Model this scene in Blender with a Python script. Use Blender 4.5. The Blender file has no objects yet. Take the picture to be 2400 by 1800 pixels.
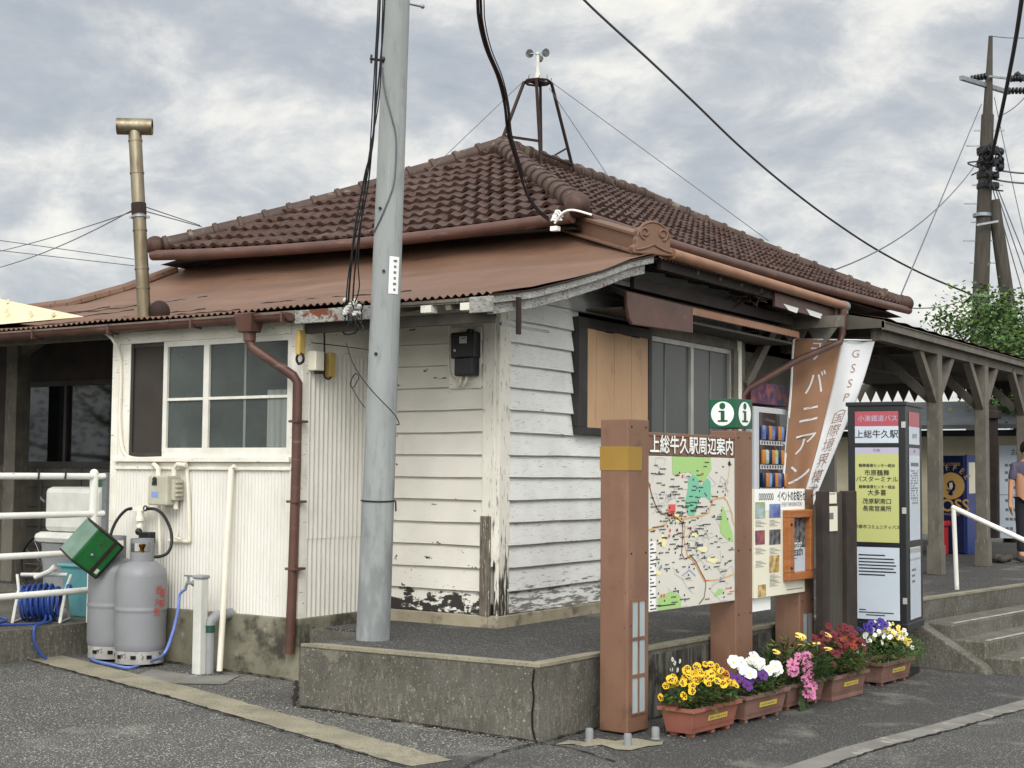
import bpy, bmesh, math, random
from mathutils import Vector, Matrix
import numpy as np
random.seed(7)
sc = bpy.context.scene
COL = sc.collection
R = math.radians

# ------------------------------------------------------------------ camera
FPX, YAW, PIT, ROL = 3330.0, R(-33.3), R(3.56), R(.46)
fw = Vector((math.sin(YAW)*math.cos(PIT), math.cos(YAW)*math.cos(PIT), math.sin(PIT)))
rt0 = Vector((math.cos(YAW), -math.sin(YAW), 0)); up0 = rt0.cross(fw)
rt = rt0*math.cos(ROL) + up0*math.sin(ROL); up = up0*math.cos(ROL) - rt0*math.sin(ROL)
CAM = Vector((5.922, -8.903, 1.160))
cd = bpy.data.cameras.new('camera'); cam = bpy.data.objects.new('camera', cd); COL.objects.link(cam)
cd.sensor_width = 36; cd.lens = 36*FPX/2400; cd.clip_end = 3000; cd.clip_start = .1
M4 = Matrix.Identity(4)
for i in range(3):
    M4[i][0], M4[i][1], M4[i][2], M4[i][3] = rt[i], up[i], -fw[i], CAM[i]
cam.matrix_world = M4
sc.camera = cam

# ------------------------------------------------------------------ world, sun, exposure
SUN = Vector((.42, -.66, .70)).normalized()
w = bpy.data.worlds.new('World'); sc.world = w; w.use_nodes = True
nt = w.node_tree; nt.nodes.clear(); L = nt.links.new
def wn(t, **k):
    n = nt.nodes.new(t)
    for a, b in k.items(): setattr(n, a, b)
    return n
out = wn('ShaderNodeOutputWorld'); bg = wn('ShaderNodeBackground'); bg.inputs[1].default_value = .1
sky = wn('ShaderNodeTexSky', sky_type='NISHITA', sun_disc=False)
sky.sun_elevation = math.asin(SUN.z); sky.sun_rotation = math.atan2(SUN.x, SUN.y)
tc = wn('ShaderNodeTexCoord'); sx = wn('ShaderNodeSeparateXYZ'); L(tc.outputs['Generated'], sx.inputs[0])
def wm(op, a, b=None, c=None):
    n = wn('ShaderNodeMath', operation=op)
    for i, q in enumerate((a, b, c)):
        if q is None: continue
        if isinstance(q, (int, float)): n.inputs[i].default_value = q
        else: L(q, n.inputs[i])
    return n.outputs[0]
zz = wm('ADD', wm('MAXIMUM', sx.outputs[2], 0.0), .22)
cx = wn('ShaderNodeCombineXYZ'); L(wm('DIVIDE', sx.outputs[0], zz), cx.inputs[0]); L(wm('DIVIDE', sx.outputs[1], zz), cx.inputs[1])
mp = wn('ShaderNodeMapping'); mp.inputs['Location'].default_value = (3.1, 1.7, 0.35); mp.inputs['Rotation'].default_value = (0, 0, R(20)); mp.inputs['Scale'].default_value = (1, 1, 1.9); L(tc.outputs['Generated'], mp.inputs[0])
n1 = wn('ShaderNodeTexNoise'); n1.inputs['Scale'].default_value = 3.3; n1.inputs['Detail'].default_value = 9; n1.inputs['Roughness'].default_value = .58; n1.inputs['Distortion'].default_value = .25; L(mp.outputs[0], n1.inputs['Vector'])
n2 = wn('ShaderNodeTexNoise'); n2.inputs['Scale'].default_value = 9.0; n2.inputs['Detail'].default_value = 10; n2.inputs['Roughness'].default_value = .62; n2.inputs['Distortion'].default_value = .3; L(mp.outputs[0], n2.inputs['Vector'])
val = wm('ADD', wm('MULTIPLY', n1.outputs[0], .58), wm('MULTIPLY', n2.outputs[0], .42))
rp = wn('ShaderNodeValToRGB'); L(val, rp.inputs[0])
cr = rp.color_ramp
cr.elements[0].position = .37; cr.elements[0].color = (.56, .61, .67, 1)
cr.elements[1].position = .62; cr.elements[1].color = (1.42, 1.36, 1.20, 1)
for p, c in ((.435, (.66, .695, .74)), (.475, (.77, .795, .815)), (.51, (.95, .955, .94)), (.55, (1.18, 1.16, 1.09))):
    e = cr.elements.new(p); e.color = (*c, 1)
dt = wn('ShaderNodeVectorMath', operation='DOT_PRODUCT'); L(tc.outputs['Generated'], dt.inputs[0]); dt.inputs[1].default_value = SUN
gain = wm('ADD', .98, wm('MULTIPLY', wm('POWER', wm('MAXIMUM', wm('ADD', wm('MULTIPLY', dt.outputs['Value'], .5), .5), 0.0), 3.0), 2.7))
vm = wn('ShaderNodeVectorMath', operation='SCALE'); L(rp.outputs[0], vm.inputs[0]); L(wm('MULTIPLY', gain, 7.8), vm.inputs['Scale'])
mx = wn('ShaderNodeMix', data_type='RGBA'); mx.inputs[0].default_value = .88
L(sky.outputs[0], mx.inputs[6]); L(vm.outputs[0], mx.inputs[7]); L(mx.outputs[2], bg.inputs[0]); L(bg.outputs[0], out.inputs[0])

sd = bpy.data.lights.new('sun', 'SUN'); sd.energy = 1.45; sd.angle = R(26); sd.color = (1, .97, .91)
so = bpy.data.objects.new('sun', sd); COL.objects.link(so); so.rotation_euler = SUN.to_track_quat('Z', 'Y').to_euler()
sc.view_settings.view_transform = 'Standard'; sc.view_settings.look = 'None'; sc.view_settings.gamma = 1
sc.view_settings.exposure = 0.03

# ------------------------------------------------------------------ measuring: a photo point met with a known plane of the place
SC = 2400/2212
def ray(X, Y): return fw + rt*((X*SC-1200)/FPX) - up*((Y*SC-900)/FPX)
def at(X, Y, ax, v):
    d = ray(X, Y); return CAM + d*((v-CAM[ax])/d[ax])
def atp(X, Y, P, n):
    d = ray(X, Y); n = Vector(n); return CAM + d*((Vector(P)-CAM).dot(n)/d.dot(n))
def atd(X, Y, dep): return CAM + ray(X, Y)*dep
def gz(x, y=0): return -.47 - .025*(min(max(x, -6), 4)-1.3)
def atg(X, Y): return atp(X, Y, (1.3, -1.53, -.47), (.025, 0, 1))

# ------------------------------------------------------------------ materials
def lin(h):
    h = h.lstrip('#'); o = []
    for i in (0, 2, 4):
        c = int(h[i:i+2], 16)/255; o.append(c/12.92 if c <= .04045 else ((c+.055)/1.055)**2.4)
    return (*o, 1)
def mat(name, c1, c2=None, s=3, rough=.7, metal=0, spec=.4, bump=0, bs=60, bst=(1, 1, 1), st=(1, 1, 1), det=5, rr=0, layers=(), alpha=None, emit=None):
    m = bpy.data.materials.new(name); m.use_nodes = True; t = m.node_tree; t.nodes.clear(); K = t.links.new
    def N(ty, **k):
        n = t.nodes.new(ty)
        for a, b in k.items(): setattr(n, a, b)
        return n
    o = N('ShaderNodeOutputMaterial'); b = N('ShaderNodeBsdfPrincipled'); K(b.outputs[0], o.inputs[0])
    b.inputs['Roughness'].default_value = rough; b.inputs['Metallic'].default_value = metal; b.inputs['Specular IOR Level'].default_value = spec
    co = N('ShaderNodeTexCoord').outputs['Object']
    def noise(s, st=(1, 1, 1), det=5, ro=.55, seed=0, dist=0):
        mpn = N('ShaderNodeMapping'); mpn.inputs['Scale'].default_value = st; mpn.inputs['Location'].default_value = (seed*3.7, seed*1.9, seed*5.3); K(co, mpn.inputs[0])
        n = N('ShaderNodeTexNoise'); n.inputs['Scale'].default_value = s; n.inputs['Detail'].default_value = det; n.inputs['Roughness'].default_value = ro; n.inputs['Distortion'].default_value = dist
        K(mpn.outputs[0], n.inputs['Vector']); return n.outputs[0]
    def rng(v, a, bb, c=0, d=1, smooth=True):
        n = N('ShaderNodeMapRange'); n.interpolation_type = 'SMOOTHSTEP' if smooth else 'LINEAR'
        K(v, n.inputs[0]); n.inputs[1].default_value = a; n.inputs[2].default_value = bb; n.inputs[3].default_value = c; n.inputs[4].default_value = d; return n.outputs[0]
    def mth(op, a, bb):
        n = N('ShaderNodeMath', operation=op)
        for i, q in enumerate((a, bb)):
            if isinstance(q, (int, float)): n.inputs[i].default_value = q
            else: K(q, n.inputs[i])
        return n.outputs[0]
    def mix(f, a, bb):
        n = N('ShaderNodeMix', data_type='RGBA'); K(f, n.inputs[0])
        for i, q in ((6, a), (7, bb)):
            if isinstance(q, tuple): n.inputs[i].default_value = q
            else: K(q, n.inputs[i])
        return n.outputs[2]
    col = lin(c1)
    if c2: col = mix(rng(noise(s, st, det), .3, .7), lin(c1), lin(c2))
    hgt = None
    if bump: hgt = mth('MULTIPLY', noise(bs, bst, 4), 1.0)
    zo = None
    for ly in layers:
        v = noise(ly.get('s', 5), ly.get('st', (1, 1, 1)), ly.get('det', 8), ly.get('ro', .6), ly.get('seed', 1), ly.get('dist', 0))
        if 'z' in ly:
            if zo is None:
                sp = N('ShaderNodeSeparateXYZ'); K(co, sp.inputs[0]); zo = sp.outputs
            z0, z1, k = ly['z']; v = mth('ADD', v, rng(zo[ly.get('ax', 2)], z0, z1, k, 0))
        f = rng(v, ly['lo'], ly['hi'])
        if ly.get('amt', 1) != 1: f = mth('MULTIPLY', f, ly['amt'])
        col = mix(f, col if not isinstance(col, tuple) else col, lin(ly['c']))
        if ly.get('dip'):
            q = mth('MULTIPLY', f, -ly['dip']); hgt = q if hgt is None else mth('ADD', hgt, q)
    if isinstance(col, tuple): b.inputs['Base Color'].default_value = col
    else: K(col, b.inputs['Base Color'])
    if rr: K(rng(noise(s*2.3, st, 4, seed=4), .3, .7, max(rough-rr, .03), min(rough+rr, 1)), b.inputs['Roughness'])
    if hgt is not None:
        bp = N('ShaderNodeBump'); bp.inputs['Strength'].default_value = bump or .4; bp.inputs['Distance'].default_value = .004; K(hgt, bp.inputs['Height']); K(bp.outputs[0], b.inputs['Normal'])
    return m
WHT = dict(s=2.2, rough=.62)
peelx = lambda st, seed: [dict(c='#8d8a82', s=9, st=st, det=10, ro=.68, lo=.64, hi=.67, seed=seed, dip=.8, z=(.05, 1.2, .03)),
                          dict(c='#4a443d', s=7, st=(1.6, 1, 2.6), det=6, ro=.6, lo=.715, hi=.73, seed=seed+2, dip=.8, z=(.2, .9, .075)),
                          dict(c='#2c2926', s=4.5, st=(1.4, 1, 3.2), det=10, ro=.62, lo=.66, hi=.70, seed=seed+5, z=(.12, .33, .26), dip=.8)]
MT = {}
MT['clap_s'] = mat('cream_clapboard_paint', '#dedad0', '#d2cec3', bump=.35, bs=14, bst=(3, 1, 40), layers=peelx((2.2, 1, 14), 1), **WHT)
MT['clap_f'] = mat('white_clapboard_paint', '#e2e2df', '#d3d3cf', bump=.5, bs=14, bst=(1, 3, 40),
    layers=[dict(c='#a9a7a0', s=7, st=(1, 1.2, 22), det=10, ro=.7, lo=.57, hi=.65, seed=3, amt=.6, dip=.4), dict(c='#7d7972', s=8, st=(1, 1.1, 20), det=10, ro=.66, lo=.615, hi=.65, seed=7, dip=.9),
            dict(c='#77746e', s=4, st=(1, 1.3, 9), det=10, ro=.62, lo=.62, hi=.72, seed=9, z=(.1, .5, .17), dip=.6)], **WHT)
MT['post'] = mat('weathered_post_paint', '#e8e5d9', '#d8d4c6', bump=.4, bs=14, bst=(30, 30, 2), layers=[dict(c='#8a847a', s=8, st=(10, 10, 1.2), lo=.60, hi=.66, seed=2, dip=.7), dict(c='#3d352d', s=6, st=(9, 9, 1), lo=.60, hi=.70, seed=6, z=(.1, .9, .22), dip=.8)], **WHT)
MT['rotten'] = mat('grey_rotten_wood', '#7f776b', '#4c443b', s=6, st=(12, 12, 1), rough=.9, bump=.8, bs=20, bst=(10, 10, 1), layers=[dict(c='#d9d4c6', s=9, st=(8, 8, 1), lo=.6, hi=.66, seed=4)])
MT['corr'] = mat('white_corrugated_paint', '#dbd8d0', '#d1cec4', s=1.5, rough=.55, layers=[dict(c='#b3aea2', s=4, st=(3, 3, .5), det=9, lo=.52, hi=.78, seed=3, amt=.5), dict(c='#8a7460', s=30, lo=.70, hi=.76, seed=8, z=(.05, .5, .06))])
MT['wtrim'] = mat('white_trim_paint', '#e6e3d8', '#d4d0c3', s=4, rough=.6, layers=[dict(c='#77726a', s=12, st=(1.2, 1.2, 8), lo=.63, hi=.68, seed=3, dip=.5)])
MT['taupe'] = mat('taupe_timber_paint', '#6f695f', '#5c574e', s=4, rough=.75, bump=.2, bs=20, bst=(8, 8, 1), layers=[dict(c='#9b958a', s=7, st=(5, 5, .8), lo=.58, hi=.7, seed=3, amt=.6), dict(c='#4c463e', s=9, st=(5, 5, .8), lo=.63, hi=.7, seed=5)])
MT['soffit'] = mat('grey_soffit_boards', '#57524a', '#48443d', s=4, rough=.85)
MT['darkwood'] = mat('dark_brown_timber', '#3a302a', '#2a2320', s=5, rough=.8)
MT['salmon'] = mat('faded_salmon_roof_paint', '#735645', '#674d3d', s=.9, rough=.62, rr=.1, det=7, bump=.15, bs=7,
    layers=[dict(c='#806553', s=1.6, st=(.5, 1.5, 1), lo=.52, hi=.75, seed=3, amt=.6), dict(c='#6d5345', s=5, st=(.6, 2, 1), lo=.6, hi=.76, seed=5, amt=.6), dict(c='#4b3026', s=3.2, st=(.35, 4.5, 1), det=10, ro=.6, lo=.665, hi=.69, seed=12), dict(c='#8a4a2c', s=22, lo=.70, hi=.76, seed=11, amt=.7)])
MT['tile'] = mat('brown_clay_tile', '#48322b', '#35241e', s=7, rough=.62, spec=.3, rr=.12, bump=.15, bs=60, layers=[dict(c='#5d4a43', s=2.3, det=9, lo=.5, hi=.72, seed=3, amt=.7), dict(c='#6f6c58', s=9, lo=.64, hi=.74, seed=6, amt=.5), dict(c='#5a3f35', s=13, det=3, lo=.52, hi=.62, seed=13, amt=.5), dict(c='#2a201d', s=2.2, lo=.6, hi=.8, seed=8, amt=.4)])
MT['ridge'] = mat('mossy_ridge_tile', '#4c3830', '#3b2b25', s=5, rough=.6, bump=.2, layers=[dict(c='#7d7662', s=7, lo=.56, hi=.68, seed=3, amt=.65)])
MT['gutter'] = mat('brown_gutter_plastic', '#5d4036', '#4d352d', s=4, rough=.45, layers=[dict(c='#8c6f60', s=5, st=(.5, .5, 3), lo=.6, hi=.72, seed=2, amt=.5)])
MT['tanpipe'] = mat('tan_brown_gutter', '#9a7258', '#8a634b', s=3, rough=.5)
MT['peelboard'] = mat('peeling_grey_board', '#a9a7a1', '#8b8983', s=6, rough=.85, bump=.5, bs=25, layers=[dict(c='#4f4d49', s=30, st=(1, 1, 2.2), det=10, ro=.8, lo=.50, hi=.60, seed=2, dip=.5), dict(c='#8a97a0', s=9, lo=.56, hi=.66, seed=5, amt=.6), dict(c='#6b3d2a', s=4, lo=.62, hi=.66, seed=7)])
MT['tan'] = mat('tan_panel', '#c09c7a', '#b2906e', s=2, rough=.6, st=(1, 1, .4), layers=[dict(c='#8a6444', s=5, st=(3, 3, .5), lo=.6, hi=.75, seed=3, amt=.6), dict(c='#6e4a30', s=3, st=(3, 3, 1), lo=.62, hi=.72, z=(2.1, 2.36, -.0), seed=5, amt=.4)])
MT['frame_dk'] = mat('dark_window_frame', '#3a3734', '#2c2a28', s=5, rough=.6)
MT['alu'] = mat('aluminium_sash', '#b9b8b2', '#a5a49e', s=5, rough=.4, metal=.3)
MT['sashw'] = mat('white_window_sash', '#dfddd4', '#cfccc1', s=5, rough=.5, layers=[dict(c='#8d887e', s=14, lo=.66, hi=.72, seed=2, amt=.6)])
MT['glass'] = mat('frosted_glass_painted_sheen', '#353b38', '#454c49', s=1.7, rough=.30, spec=.45, rr=.1, det=4, layers=[dict(c='#5c625e', s=1.3, st=(1.5, 1, .8), lo=.55, hi=.75, seed=5, amt=.7)])  # bay panes: paler noise patches painted in place of soft reflections
MT['glass2'] = mat('grey_frosted_glass', '#4d4f4d', '#434644', s=1.6, rough=.3, spec=.5, st=(1, 1, .3))
MT['glassdk'] = mat('dark_window_glass', '#0c0e0d', '#14181a', s=1, rough=.04, spec=.8)
MT['curtain'] = mat('pale_curtain', '#7f857f', '#6a706b', s=3, st=(8, 8, .3), rough=.9)
MT['mesh'] = mat('brown_insect_mesh', '#3d3833', '#35302b', s=3, rough=.9)
MT['black'] = mat('black_void', '#0b0b0b', rough=.9)
MT['conc'] = mat('mossy_concrete', '#64615a', '#524f47', s=2.4, rough=.92, bump=.6, bs=40, det=8,
    layers=[dict(c='#4c4a41', s=3.2, det=9, lo=.5, hi=.66, seed=3, amt=.75), dict(c='#45423a', s=5, st=(2, 2, .8), det=10, ro=.65, lo=.46, hi=.70, seed=21, amt=.75, z=(-.36, -.02, -.12)), dict(c='#8a8576', s=22, st=(2, 2, .6), det=10, ro=.7, lo=.52, hi=.74, seed=23, amt=.55, z=(-.36, -.05, .06)), dict(c='#7f7b6b', s=6, lo=.6, hi=.72, seed=6, amt=.6), dict(c='#33322d', s=3, st=(2, 2, .8), det=9, lo=.6, hi=.72, seed=9, amt=.8, z=(-.15, .03, -.06)), dict(c='#5f6048', s=16, lo=.62, hi=.7, seed=12, amt=.6), dict(c='#35332d', s=60, lo=.56, hi=.66, seed=15, amt=.7), dict(c='#b9b6a8', s=64, lo=.60, hi=.68, seed=18, amt=.6)])
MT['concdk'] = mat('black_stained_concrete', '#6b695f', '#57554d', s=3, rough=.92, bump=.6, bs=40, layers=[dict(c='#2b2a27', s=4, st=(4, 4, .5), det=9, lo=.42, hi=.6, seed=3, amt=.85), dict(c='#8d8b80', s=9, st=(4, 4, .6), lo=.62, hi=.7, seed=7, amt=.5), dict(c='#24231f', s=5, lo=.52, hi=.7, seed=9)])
MT['plinth'] = mat('beige_plinth_concrete', '#a39a84', '#8b836f', s=4, rough=.9, bump=.4, bs=50, layers=[dict(c='#5e584c', s=6, lo=.56, hi=.68, seed=3, amt=.8), dict(c='#8f6b3f', s=7, lo=.64, hi=.72, seed=8, amt=.5)])
MT['found'] = mat('dirty_foundation_concrete', '#85816f', '#6c6959', s=3, rough=.92, bump=.6, bs=40, layers=[dict(c='#2f2d28', s=3.2, det=9, lo=.5, hi=.66, seed=5, amt=.9), dict(c='#a9a596', s=5, lo=.62, hi=.74, seed=8, amt=.6)])
asph = lambda n, a, b, k: mat(n, a, b, s=.7, rough=.93, bump=1.0, bs=110, det=6, layers=[dict(c='#3a3a38', s=75, det=3, lo=.46, hi=.60, seed=2, amt=.8), dict(c='#c9c6bd', s=82, det=2, lo=.585, hi=.66, seed=5, amt=k), dict(c='#3d3c39', s=1.1, det=9, lo=.50, hi=.72, seed=8, amt=.6), dict(c='#8d8a81', s=1.7, det=9, lo=.54, hi=.74, seed=14, amt=.5), dict(c='#2a2927', s=3.1, det=9, ro=.7, lo=.63, hi=.68, seed=31, amt=.6)])
MT['asph'] = asph('coarse_asphalt', '#545350', '#484744', .85)
MT['asphdk'] = asph('dark_fine_asphalt', '#3b3a39', '#323131', .35)
MT['asphplat'] = asph('dark_platform_asphalt', '#403f3e', '#353434', .4)
MT['asphmid'] = asph('worn_road_asphalt', '#4c4b49', '#424140', .5)
MT['kerb'] = mat('yellowed_concrete_kerb', '#918b77', '#7d7867', s=3, rough=.92, bump=.8, bs=120, layers=[dict(c='#6a675b', s=5, lo=.52, hi=.7, seed=3, amt=.7), dict(c='#c2bda9', s=70, lo=.58, hi=.7, seed=5, amt=.5), dict(c='#504e45', s=62, lo=.55, hi=.66, seed=7, amt=.8)])
MT['kerbg'] = mat('grey_concrete_kerb', '#7c7a74', '#6b6963', s=3, rough=.92, bump=.8, bs=120, layers=[dict(c='#b9b6ad', s=4, lo=.55, hi=.7, seed=3, amt=.6), dict(c='#56544e', s=110, lo=.6, hi=.68, seed=7, amt=.6)])
MT['pole'] = mat('grey_concrete_pole', '#969a98', '#8d9190', s=3, rough=.8, st=(3, 3, .5), bump=.15, bs=80, layers=[dict(c='#707475', s=5, st=(3, 3, .8), det=9, lo=.5, hi=.75, seed=3, amt=.7, z=(.1, 1.5, .16)), dict(c='#a9aba6', s=6, st=(4, 4, .25), lo=.6, hi=.75, seed=6, amt=.45)])
MT['oldpole'] = mat('dark_old_pole', '#4c4841', '#3d3933', s=3, st=(5, 5, .5), rough=.9)
MT['steel'] = mat('dull_stainless_steel', '#8f8672', '#6b5f4c', s=3, st=(3, 3, .8), rough=.42, metal=.85, rr=.1, layers=[dict(c='#4a3f30', s=5, st=(4, 4, .6), lo=.58, hi=.74, seed=4, amt=.6)])
MT['galv'] = mat('galvanised_steel', '#9a9fa3', '#858a8e', s=8, rough=.45, metal=.7)
MT['lpg'] = mat('grey_cylinder_paint', '#87888b', '#7d7e81', s=2.5, rough=.42, bump=.05, bs=90, layers=[dict(c='#7d7d7c', s=6, lo=.62, hi=.75, seed=3, amt=.5)])
MT['lpgfoot'] = mat('scuffed_cylinder_foot', '#b0aeaa', '#94918b', s=8, rough=.6, layers=[dict(c='#5c5148', s=12, lo=.58, hi=.66, seed=3)])
MT['green'] = mat('worn_green_paint', '#1f6a33', '#185627', s=5, rough=.5, layers=[dict(c='#4b2b20', s=9, lo=.64, hi=.70, seed=3), dict(c='#0f2f18', s=4, lo=.6, hi=.7, seed=6, amt=.6)])
MT['greengl'] = mat('grey_green_worn_lid', '#6f8478', '#55705f', s=5, rough=.4, layers=[dict(c='#8f9c94', s=4, lo=.55, hi=.7, seed=3, amt=.6)])
MT['rust'] = mat('rusty_brown_metal', '#33241f', '#281c19', s=9, rough=.85)
MT['hose'] = mat('blue_garden_hose', '#34509c', '#2b4386', s=6, rough=.4)
MT['hoselt'] = mat('pale_blue_hose', '#6a80c0', '#586eae', s=6, rough=.35)
MT['plastw'] = mat('grey_white_plastic', '#cfcfc8', '#bdbdb6', s=5, rough=.5)
MT['pipew'] = mat('white_pipe_paint', '#e9e8e2', '#dcdad2', s=3, rough=.45, layers=[dict(c='#6d655b', s=14, st=(1, .6, 3), lo=.64, hi=.68, seed=2, z=(1.04, 1.2, -.12)), dict(c='#9d978c', s=5, lo=.64, hi=.75, seed=4, amt=.5)])
MT['pvc'] = mat('cream_pvc', '#e4dfd0', '#d8d2c1', s=4, rough=.45)
MT['pvcg'] = mat('grey_pvc', '#8f9192', '#7f8182', s=4, rough=.5)
MT['grnband'] = mat('green_band', '#1d4a35', rough=.5)
MT['teal'] = mat('faded_teal_plastic', '#5f9aa0', '#4f868c', s=4, rough=.6)
MT['rubber'] = mat('black_rubber', '#171717', '#222222', s=9, rough=.6)
MT['cable'] = mat('black_cable', '#15161a', rough=.55)
MT['wire'] = mat('grey_wire', '#5d6268', rough=.5, metal=.3)
MT['blackpl'] = mat('black_plastic', '#1a1b1d', '#212225', s=6, rough=.4)
MT['brass'] = mat('brass', '#a97f3a', '#7c5a26', s=9, rough=.35, metal=.9)
MT['meterg'] = mat('beige_meter_paint', '#b9b6a4', '#a8a592', s=5, rough=.55)
MT['yellowp'] = mat('aged_yellow_porcelain', '#c3a863', '#ab8f4c', s=6, rough=.4)
MT['white'] = mat('white_print', '#eeeeea', rough=.5)
MT['ink'] = mat('dark_ink', '#26262a', rough=.6)
MT['inkgrey'] = mat('grey_ink', '#6c6f72', rough=.6)
MT['redpaint'] = mat('red_lettering', '#b8402f', rough=.6)
MT['sign'] = mat('brown_sign_steel', '#80604d', '#765746', s=2, rough=.5, rr=.06, bump=.05, bs=200, layers=[dict(c='#6c4c3c', s=3, st=(3, 3, .4), det=9, lo=.52, hi=.75, seed=3, amt=.5), dict(c='#94735f', s=2, st=(3, 3, .6), det=9, lo=.55, hi=.75, seed=9, amt=.5), dict(c='#4f382d', s=26, det=4, lo=.685, hi=.71, seed=5), dict(c='#5b4638', s=5, det=9, lo=.58, hi=.72, seed=12, amt=.7, z=(-.47, -.2, .12))])
MT['gold'] = mat('ochre_band', '#9a7a33', '#8d6f2e', s=3, rough=.45)
MT['lattice'] = mat('pale_lamp_panel', '#a9b3b6', '#97a2a6', s=3, rough=.4)
MT['igreen'] = mat('info_green', '#14573c', rough=.35)
MT['mapbg'] = mat('map_paper', '#d8d5ca', '#d1cec3', s=2, rough=.45)
MT['mapgreen'] = mat('map_light_green', '#a3c97e', rough=.45)
MT['mapteal'] = mat('map_teal', '#79bd9d', rough=.45)
MT['maporange'] = mat('map_orange', '#dba765', rough=.45)
MT['mapbrown'] = mat('map_rail_brown', '#7a5a3c', rough=.45)
MT['mapred'] = mat('map_red', '#d65a58', rough=.45)
MT['mapcream'] = mat('map_cream', '#ece3b0', rough=.45)
MT['mapblue'] = mat('map_blue', '#7d93c8', rough=.45)
MT['mapgrey'] = mat('map_grey_road', '#b3b5b8', rough=.45)
MT['paper'] = mat('cream_poster_paper', '#e6e2cf', '#dcd7c2', s=2, rough=.55)
MT['orwood'] = mat('orange_wood_frame', '#a4683c', '#935a32', s=4, st=(2, 2, 9), rough=.5)
MT['flagbr'] = mat('tan_flag_cloth', '#9a7459', '#8e6b52', s=3, rough=.85)
MT['flagwh'] = mat('white_flag_cloth', '#d9dadb', '#cfd1d3', s=3, rough=.85)
MT['flagink'] = mat('brown_flag_ink', '#9d7f72', rough=.85)
MT['busblk'] = mat('black_bus_sign_frame', '#191b1f', '#1f2226', s=4, rough=.35)
MT['busred'] = mat('bus_red', '#a64d56', rough=.3)
MT['buswhite'] = mat('bus_panel_white', '#c3ccd6', '#bac4ce', s=2, rough=.25)
MT['busyel'] = mat('bus_panel_yellow', '#b7ba78', rough=.3)
MT['buslil'] = mat('bus_panel_lilac', '#b0acc0', rough=.3)
MT['terra'] = mat('terracotta_planter', '#955e4d', '#875244', s=5, rough=.65, layers=[dict(c='#7d4a3c', s=6, lo=.6, hi=.75, seed=3, amt=.5)])
MT['brownpl'] = mat('dull_brown_planter', '#7f6055', '#6f5248', s=5, rough=.7, layers=[dict(c='#9a8478', s=5, lo=.58, hi=.75, seed=3, amt=.6)])
MT['soil'] = mat('dark_soil', '#2b221c', '#1d1713', s=20, rough=.95)
MT['yel'] = mat('yellow_strip', '#cdb544', rough=.55)
for k_, a_, b_ in (('leaf', '#4d6b2c', '#39541f'), ('leafdk', '#2f4a22', '#223818'), ('leaflt', '#5b7834', '#476227'), ('leafrd', '#4a5a2c', '#5b3a24'), ('treeleaf', '#4d6a31', '#37521f')):
    MT[k_] = mat(k_+'_green', a_, b_, s=14, rough=.6)
for k_, a_ in (('f_yel', '#e2b61e'), ('f_org', '#c98325'), ('f_dark', '#2c1622'), ('f_white', '#d9dcd6'), ('f_pur', '#4b1a68'), ('f_pink', '#c9789f'), ('f_mag', '#7c2444'), ('f_red', '#621520'), ('f_redor', '#a03a22'), ('f_lem', '#e6d06a'), ('f_blue', '#3a2786')):
    MT[k_] = mat('petal_'+k_[2:], a_, rough=.6)
MT['venda'] = mat('vending_white', '#c9cccf', rough=.35)
MT['vblue'] = mat('vending_dark_blue', '#14254e', '#101d40', s=3, rough=.35)
MT['vblue2'] = mat('vending_bright_blue', '#1a377c', rough=.35)
MT['vdark'] = mat('vending_window_dark', '#1c2026', rough=.1, spec=.6)
MT['red'] = mat('red_plastic', '#b01c1c', rough=.4)
MT['cream'] = mat('cream_render', '#b9b199', '#a8a089', s=2, rough=.85)
MT['greyw'] = mat('grey_lining_boards', '#8f8d84', '#7e7c74', s=2, rough=.8)
MT['roofdk'] = mat('dark_slate_roof', '#3c4044', '#2f3236', s=3, rough=.7)
MT['creamroof'] = mat('cream_sheet_roof', '#d9c9a8', '#cdbc9a', s=2, rough=.55)
MT['bark'] = mat('tree_bark', '#4a4034', '#362e25', s=6, st=(4, 4, .7), rough=.95)
MT['stepline'] = mat('worn_white_step_line', '#aaa79d', '#8e8b82', s=9, rough=.9, layers=[dict(c='#605d55', s=12, det=9, lo=.55, hi=.66, seed=3, amt=.8)])
MT['skin'] = mat('skin', '#b98a6c', rough=.6)
MT['shirt'] = mat('purple_grey_shirt', '#5a5568', '#4e495c', s=5, rough=.9)
MT['trousers'] = mat('dark_trousers', '#24242a', rough=.9)
MT['hair'] = mat('black_hair', '#141210', rough=.6)
MT['gold2'] = mat('gold_logo', '#c9a25e', rough=.5)
MT['orange2'] = mat('orange_cans', '#b9772f', rough=.5)
MT['purp'] = mat('blue_violet_photo', '#3c4d8c', '#8fa3c8', s=5, rough=.4)
MT['photo1'] = mat('landscape_photo', '#8f9c3d', '#a8c2dc', s=6, rough=.4, st=(1, 1, 3))
MT['photo2'] = mat('dark_photo', '#22262e', '#74767a', s=24, rough=.4)
MT['photo3'] = mat('amber_photo', '#7a5a24', '#d9bd84', s=14, rough=.4)
MT['photo4'] = mat('red_blue_photo', '#2b3566', '#a8584a', s=12, rough=.4)

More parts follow.
